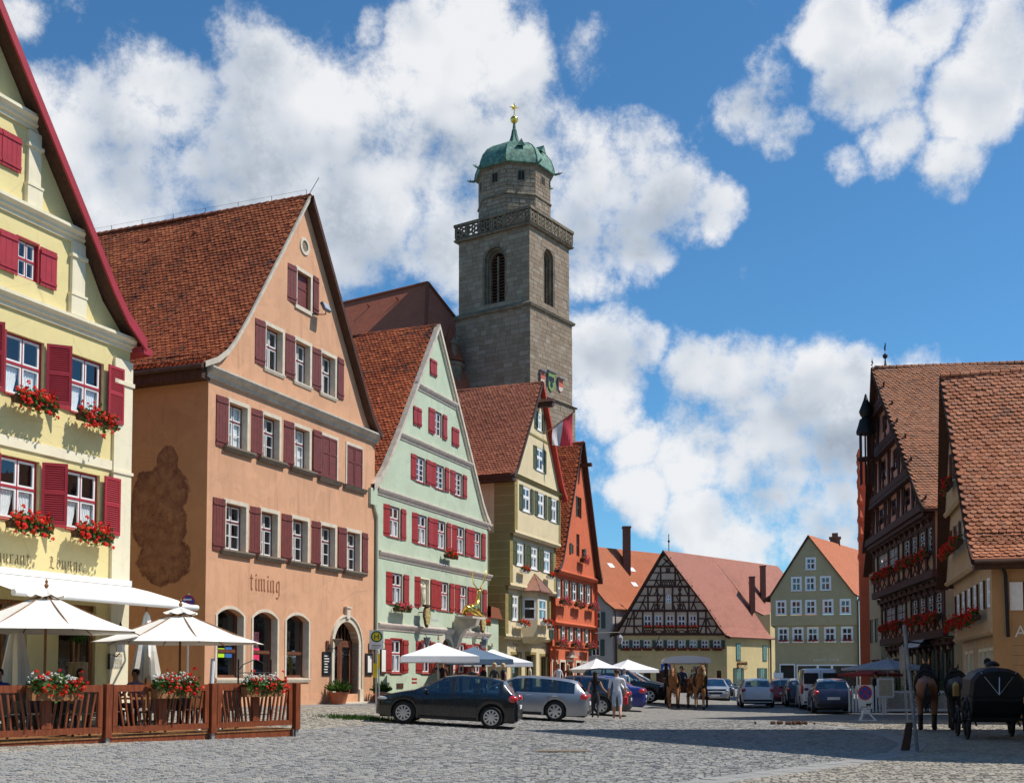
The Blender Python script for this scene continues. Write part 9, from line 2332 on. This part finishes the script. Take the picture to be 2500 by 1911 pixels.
# leaning posts
def post(name, p, q, r, label, mat='lead', plate=False):
	e = empty(name, p, 0, label, 'post'); d = Vector(q)-Vector(p); mb = MB(); mb.tube((0, 0, 0), d, r, r, 10); mb.build('tube', mat, e, smooth=True)
	mb = MB(); mb.lathe([(r*1.05, 0), (r*.9, .03)], 10, d); mb.build('cap', mat, e)
	if plate:
		mb = MB(); mb.X = Matrix.Translation(d) @ Matrix.Rotation(R(97), 4, 'Z'); mb.box(-.18, .18, -.01, .01, -.75, -.02); mb.build('edge_on_plate', mat, e)
post('flag_socket_post', (8.45, 23.9, 0), (8.22, 23.9, 2.62), .038, 'leaning grey steel pole in front of the brown horse')
post('sign_post', (11.98, 34.7, 0), (11.86, 34.7, 2.5), .028, 'thin steel pole with an edge-on plate behind the leaning pole', plate=True)
e = empty('leaning_plank', (8.18, 24.1, 0), 0, 'dark plank leaning against the foot of the grey pole', 'plank'); mb = MB(); mb.prism([(0, 0, .02), (.18, 0, .02), (.30, .1, .60), (.16, .1, .60)], (0, .05, 0)); mb.build('board', 'wood_dark', e)
# white picket and lattice fence of the pavement cafe
F = empty('picket_fence', (15.2, 47.3, 0), R(2), 'white picket and lattice fence round the pavement cafe on the right', 'fence')
for i in range(10): mb = MB(); x = -1.3+i*.14; mb.box(x, x+.07, -.015, .015, .12, 1.12); mb.lathe([(.02, 1.12), (.04, 1.15), (.01, 1.21)], 6, (x+.035, 0, 0)); mb.build('picket', 'white', F)
for x in (.1, 1.55, 2.9): mb = MB(); mb.box(x, x+.09, -.04, .04, 0, 1.15); mb.ball((x+.045, 0, 1.2), .05); mb.build('post', 'white', F)
for x0, x1 in ((.19, 1.55), (1.64, 2.9)):
	for z in (.15, .90): mb = MB(); mb.box(x0, x1, -.02, .02, z, z+.1); mb.build('rail', 'white', F)
	for i in range(14):
		a = x0-.5+i*(x1-x0+.4)/14; p, q = Vector((a, 0, .92)), Vector((a+.62, 0, .22))
		lo, hi = max(0, (x0-a)/.62), min(1, (x1-a)/.62)
		if hi > lo: mb = MB(); mb.bar(p.lerp(q, lo), p.lerp(q, hi), .035, .02, up=(0, 1, 0)); mb.build('slat', 'white', F)
M_ = empty('menu_case', (15.05, 46.9, 0), R(2), 'framed menu case on the white fence', 'menu board'); mb = MB(); mb.box(-.08, .62, -.03, .02, .72, 1.52); mb.build('frame', 'plate', M_); mb = MB(); mb.box(0, .54, -.035, -.03, .8, 1.44); mb.build('menu', 'cloth_cream', M_)
mb = MB(); mb.tube((.27, 0, 0), (.27, 0, .75), .03, n=6); mb.build('stand', 'plate', M_)
# hedges and planters on the street cafe
def hedge(x, y, L, rz, label, h=.75):
	e = empty('hedge', (x, y, 0), rz, label, 'hedge', 'cafe hedges'); mb = MB(); mb.box(-L/2, L/2, -.2, .2, 0, .45); mb.build('trough', 'wood_dark', e)
	mb = MB(); rg = random.Random(int(x*10))
	for i in range(int(420*L)):
		c = Vector((rg.uniform(-L/2, L/2), rg.uniform(-.28, .28), .45+abs(rg.gauss(0, .36))*h)); d = Vector((rg.gauss(0, 1), rg.gauss(0, 1), rg.gauss(.4, 1))).normalized(); a = d.orthogonal().normalized()*.05; b = d.cross(a)
		mb.add([c-a, c-b, c+a, c+b], [(0, 1, 2, 3)], 0, rg.random())
	mb.build('foliage', 'leaf', e, tint=True)
hedge(6.6, 73.2, 4.5, .2, 'green hedge trough under the far white parasols'); hedge(4.6, 62.4, 2.2, .3, 'green hedge trough by the red house parasol'); hedge(18.0, 51.0, 2.4, .1, 'dark green hedge behind the picket fence', 1.2)
def pot_plant(x, y, label, s=1.):
	e = empty('pot_plant', (x, y, gz(x, y)+.02), 0, label, 'potted plant', 'pot plants by the arched door'); mb = MB(); mb.lathe([(.2*s, 0), (.28*s, .3*s), (.31*s, .34*s), (.27*s, .34*s)], 14); mb.build('pot', 'terracotta', e, smooth=True)
	mb = MB(); rg = random.Random(int(x*7))
	for i in range(230):
		a = rg.random()*6.283; el = rg.random()**.6; l = rg.uniform(.25, .5)*s; d = Vector((math.cos(a)*el, math.sin(a)*el, 1-.6*el)).normalized(); b = Vector((0, 0, .32*s)); t = b+d*l; sd = d.cross(Vector((0, 0, 1))).normalized()*.04
		mb.add([b.lerp(t, .4)-sd, b.lerp(t, .4)+sd, t-Vector((0, 0, .07*el)), t-sd*.3], [(0, 1, 2, 3)], 0, rg.random())
	mb.build('foliage', 'leaf', e, tint=True)
p = on(OH, 7.35, -.55, 0); pot_plant(p.x, p.y, 'leafy hosta in a terracotta bowl before the arched door', 1.25)
p = on(OH, 10.6, -.6, 0); pot_plant(p.x, p.y, 'leafy plant in a terracotta pot beyond the arched door', 1.1)
# grass tuft by the black car
mb = MB(); rg = random.Random(9)
for i in range(900):
	x, y = rg.gauss(-4.6, .55), rg.gauss(34.6, .35); b = Vector((x, y, gz(x, y)+.01)); t = b+Vector((rg.gauss(0, .04), rg.gauss(0, .04), rg.uniform(.06, .16))); mb.add([b-Vector((.012, 0, 0)), b+Vector((.012, 0, 0)), t], [(0, 1, 2)], 0, rg.random())
tag(mb.build('grass', 'leaf', tint=True), 'patch of green weeds on the paving by the black car', 'grass', kind='stuff')
# mobile sun-shade stand and iron trellis behind the fence
e = empty('iron_trellis', fpt(.75, 1.15, DECK), FR_, 'black wrought iron arched trellis behind the street-end fence panel', 'trellis')
mb = MB()
for x in (0, 1.0): mb.tube((x, 0, 0), (x, 0, 1.62), .022, n=6)
mb.path([(0, 0, 1.35), (.15, 0, 1.5), (.5, 0, 1.62), (.85, 0, 1.5), (1.0, 0, 1.35)], .014, 5); mb.path([(0, 0, 1.3), (1, 0, 1.3)], .012, 5); mb.path([(0, 0, .3), (1, 0, .3)], .012, 5); mb.build('ironwork', 'iron', e)
e = empty('white_easel', fpt(1.75, .9, DECK), FR_, 'white folding easel post behind the street-end fence panel', 'easel')
mb = MB(); mb.tube((0, 0, .5), (.06, 0, 1.62), .05, n=8); mb.bar((0, 0, .55), (-.32, 0, 0), .06, .05, up=(0, 1, 0)); mb.bar((0, 0, .55), (.3, 0, 0), .06, .05, up=(0, 1, 0)); mb.build('stand', 'white', e)
# golden stag on its scrolled bracket, heraldic ovals and lanterns on the green inn
Bk = empty('sign_bracket', on(GH, 8.0, 0, 0), GH.rotation_euler.z, 'grey stone scroll bracket carrying the golden stag on the inn', 'bracket')
mb = MB(); prof = [(0, 2.3), (-.2, 2.4), (-.34, 2.85), (-.6, 3.2), (-1.15, 3.38), (-1.25, 3.72), (-.1, 3.72), (0, 3.4)]
mb.prism([(-.2, y, z) for y, z in prof], (.4, 0, 0)); mb.box(-.75, .8, -1.25, -.35, 3.70, 3.80); mb.build('scroll', 'stone_grey', Bk)
mb = MB(); mb.tube((.3, -1.4, 3.3), (.3, -1.4, 2.85), .012, n=4); mb.lathe([(.11, 2.45), (.15, 2.75), (.06, 2.88)], 6, (.3, -1.4, 0)); mb.build('lantern', 'lead', Bk)
SJ = dict(rump=(-.52, 0, .30, .17), belly=(-.15, 0, .28, .17), chest=(.30, 0, .34, .16), nb=(.44, 0, .55, .11), nm=(.52, 0, .80, .075), poll=(.58, 0, 1.0, .07), muz=(.80, 0, .90, .04), kfL=(.62, .12, .16, .05), hfL=(.95, .12, .08, .035), kfR=(.40, -.14, .10, .05), hfR=(.72, -.14, .05, .035), khL=(-.40, .20, .12, .09), hhL=(-.05, .24, .06, .045), khR=(-.40, -.2, .12, .09), hhR=(-.05, -.24, .06, .045), tl=(-.70, 0, .36, .05))
SE = [('tl', 'rump'), ('rump', 'belly'), ('belly', 'chest'), ('chest', 'nb'), ('nb', 'nm'), ('nm', 'poll'), ('poll', 'muz'), ('chest', 'kfL'), ('kfL', 'hfL'), ('chest', 'kfR'), ('kfR', 'hfR'), ('rump', 'khL'), ('khL', 'hhL'), ('rump', 'khR'), ('khR', 'hhR')]
St = empty('golden_stag', on(GH, 8.0, -.95, 3.80), GH.rotation_euler.z, 'gilded reclining stag figure with antlers on the green inn', 'statue'); St.scale = (1.3,)*3
_jobs.clear(); skin_body('body', SJ, SE, 'belly', {'*': 0}, ['gold'], St); grow_all()
for s in (-1, 1):
	mb = MB(); b = Vector((.55, s*.05, 1.05)); pts = [b, b+Vector((-.08, s*.14, .2)), b+Vector((-.02, s*.22, .45)), b+Vector((.10, s*.18, .66))]; mb.path(pts, .022, 5)
	for p, d in ((pts[1], (.14, s*.02, .12)), (pts[2], (.16, s*.03, .10)), (pts[2], (-.1, s*.06, .16))): mb.tube(p, p+Vector(d), .018, .006, 5)
	mb.build('antler', 'gold', St); mb = MB(); mb.tube((.53, s*.06, 1.02), (.48, s*.17, 1.06), .03, .008, 5); mb.build('ear', 'gold', St)
basic('arms_mosaic', (.55, .42, .16), .4, .3, var=.8, vs=12)
for k, x in enumerate((4.1, 10.5)):
	e = empty('heraldic_shield', on(GH, x, -.38, 3.62), GH.rotation_euler.z, 'carved oval coat of arms with dark frame '+('near the niche figure' if k == 0 else 'beyond the golden stag'), 'coat of arms', 'coats of arms on the inn')
	for nm, sc_, y, mt in (('frame', 1., 0, 'wood_dark'), ('field', .82, -.045, 'arms_mosaic')):
		mb = MB(); pts = [(.34*sc_*math.sin(a)*(1 if math.cos(a) > -.2 else .8), .48*sc_*math.cos(a)) for a in np.linspace(0, 6.2832, 21)[:-1]]; mb.prism([(a, y-.05, b) for a, b in pts], (0, .06, 0)); mb.build(nm, mt, e)
	mb = MB(); mb.box(-.3, .3, -.12, .06, .42, .52); mb.bar((0, 0, .2), (0, .36, .2), .04, .04); mb.build('crown_piece', 'wood_dark', e)
	e = empty('wall_lantern', on(GH, x+.15, -.35, 2.58), GH.rotation_euler.z, 'grey bucket-shaped lantern under the inn cornice '+('near the street sign end' if k == 0 else 'at the far end'), 'lantern', 'lanterns on the inn')
	mb = MB(); mb.lathe([(.10, -.2), (.16, .12), (.17, .14)], 6); mb.build('glass_body', 'lead', e); mb = MB(); mb.path([(0, 0, .12), (0, .1, .3), (0, .34, .3)], .015, 5); mb.build('arm', 'iron', e)
e = empty('niche_figure', on(GH, 4.62, .02, 4.12), GH.rotation_euler.z, 'small pale saint figure in the niche between red shutters', 'statue')
SJ2 = {k: (v[0]*.55, v[1]*.4, v[2]*.62, (v[3][0]*.6, v[3][1]*.55) if isinstance(v[3], tuple) else v[3]*.62) for k, v in dict(BASE, elL=(-.3, .1, 1.25, .05), waL=(-.1, .2, 1.3, .035), haL=(-.05, .22, 1.32, .036), hiL=(-.1, 0, .88, .13), knL=(-.1, .02, .5, .14), hiR=(.1, 0, .88, .13), knR=(.1, .02, .5, .14)).items()}
_jobs.clear(); skin_body('body', SJ2, BON, 'pelvis', {'*': 0}, ['stone_trim'], e); grow_all(); e.rotation_euler.z += math.pi
# benches of the inn garden
for k, (x, y) in enumerate(((3.6, -1.6), (2.2, -1.0))):
	e = empty('folding_chair' if k else 'garden_table', on(GH, x, y, .0), GH.rotation_euler.z, ['red slatted garden table in front of the inn', 'red slatted folding chair below the inn window'][k], ['table', 'chair'][k])
	for i in range(4): mb = MB(); mb.box(-.6 if not k else -.22, .6 if not k else .22, -.3+i*.15, -.18+i*.15, .72 if not k else .45, .75 if not k else .48); mb.build('slat', 'shutter_red', e)
	for sx in (-1, 1):
		for sy in (-.25, .25): mb = MB(); mb.tube((sx*(.5 if not k else .2), sy, 0), (sx*(.5 if not k else .2), sy, .72 if not k else .46), .015, n=5); mb.build('leg', 'iron', e)
	if k:
		for z in (.7, .85): mb = MB(); mb.box(-.22, .22, .24, .27, z, z+.09); mb.build('back_slat', 'shutter_red', e)
# street lamp bracket by the red house
e = empty('street_lamp', on(RH, 5.6, -.3, 3.9), RH.rotation_euler.z, 'hanging street lantern on a bracket at the red house corner', 'street lamp'); mb = MB(); mb.path([(0, 0, 0), (1.6, -1.2, .1)], .03, 5); mb.build('arm', 'iron', e); mb = MB(); mb.lathe([(.12, -.65), (.2, -.25), (.05, -.05)], 6, (1.6, -1.2, 0)); mb.build('lantern', 'canvas_grey', e)
# droppings on the road
mb = MB(); rg = random.Random(2)
for i in range(26): mb.ball((rg.gauss(0, .32), rg.gauss(0, .16), .05+rg.random()*.03), rg.uniform(.04, .07), 0, 6, 4)
o = mb.build('horse_droppings', 'hair_brown'); o.location = (9.1, 37.4, 0); tag(o, 'small heap of brown horse droppings on the sunlit paving', 'droppings', kind='stuff')
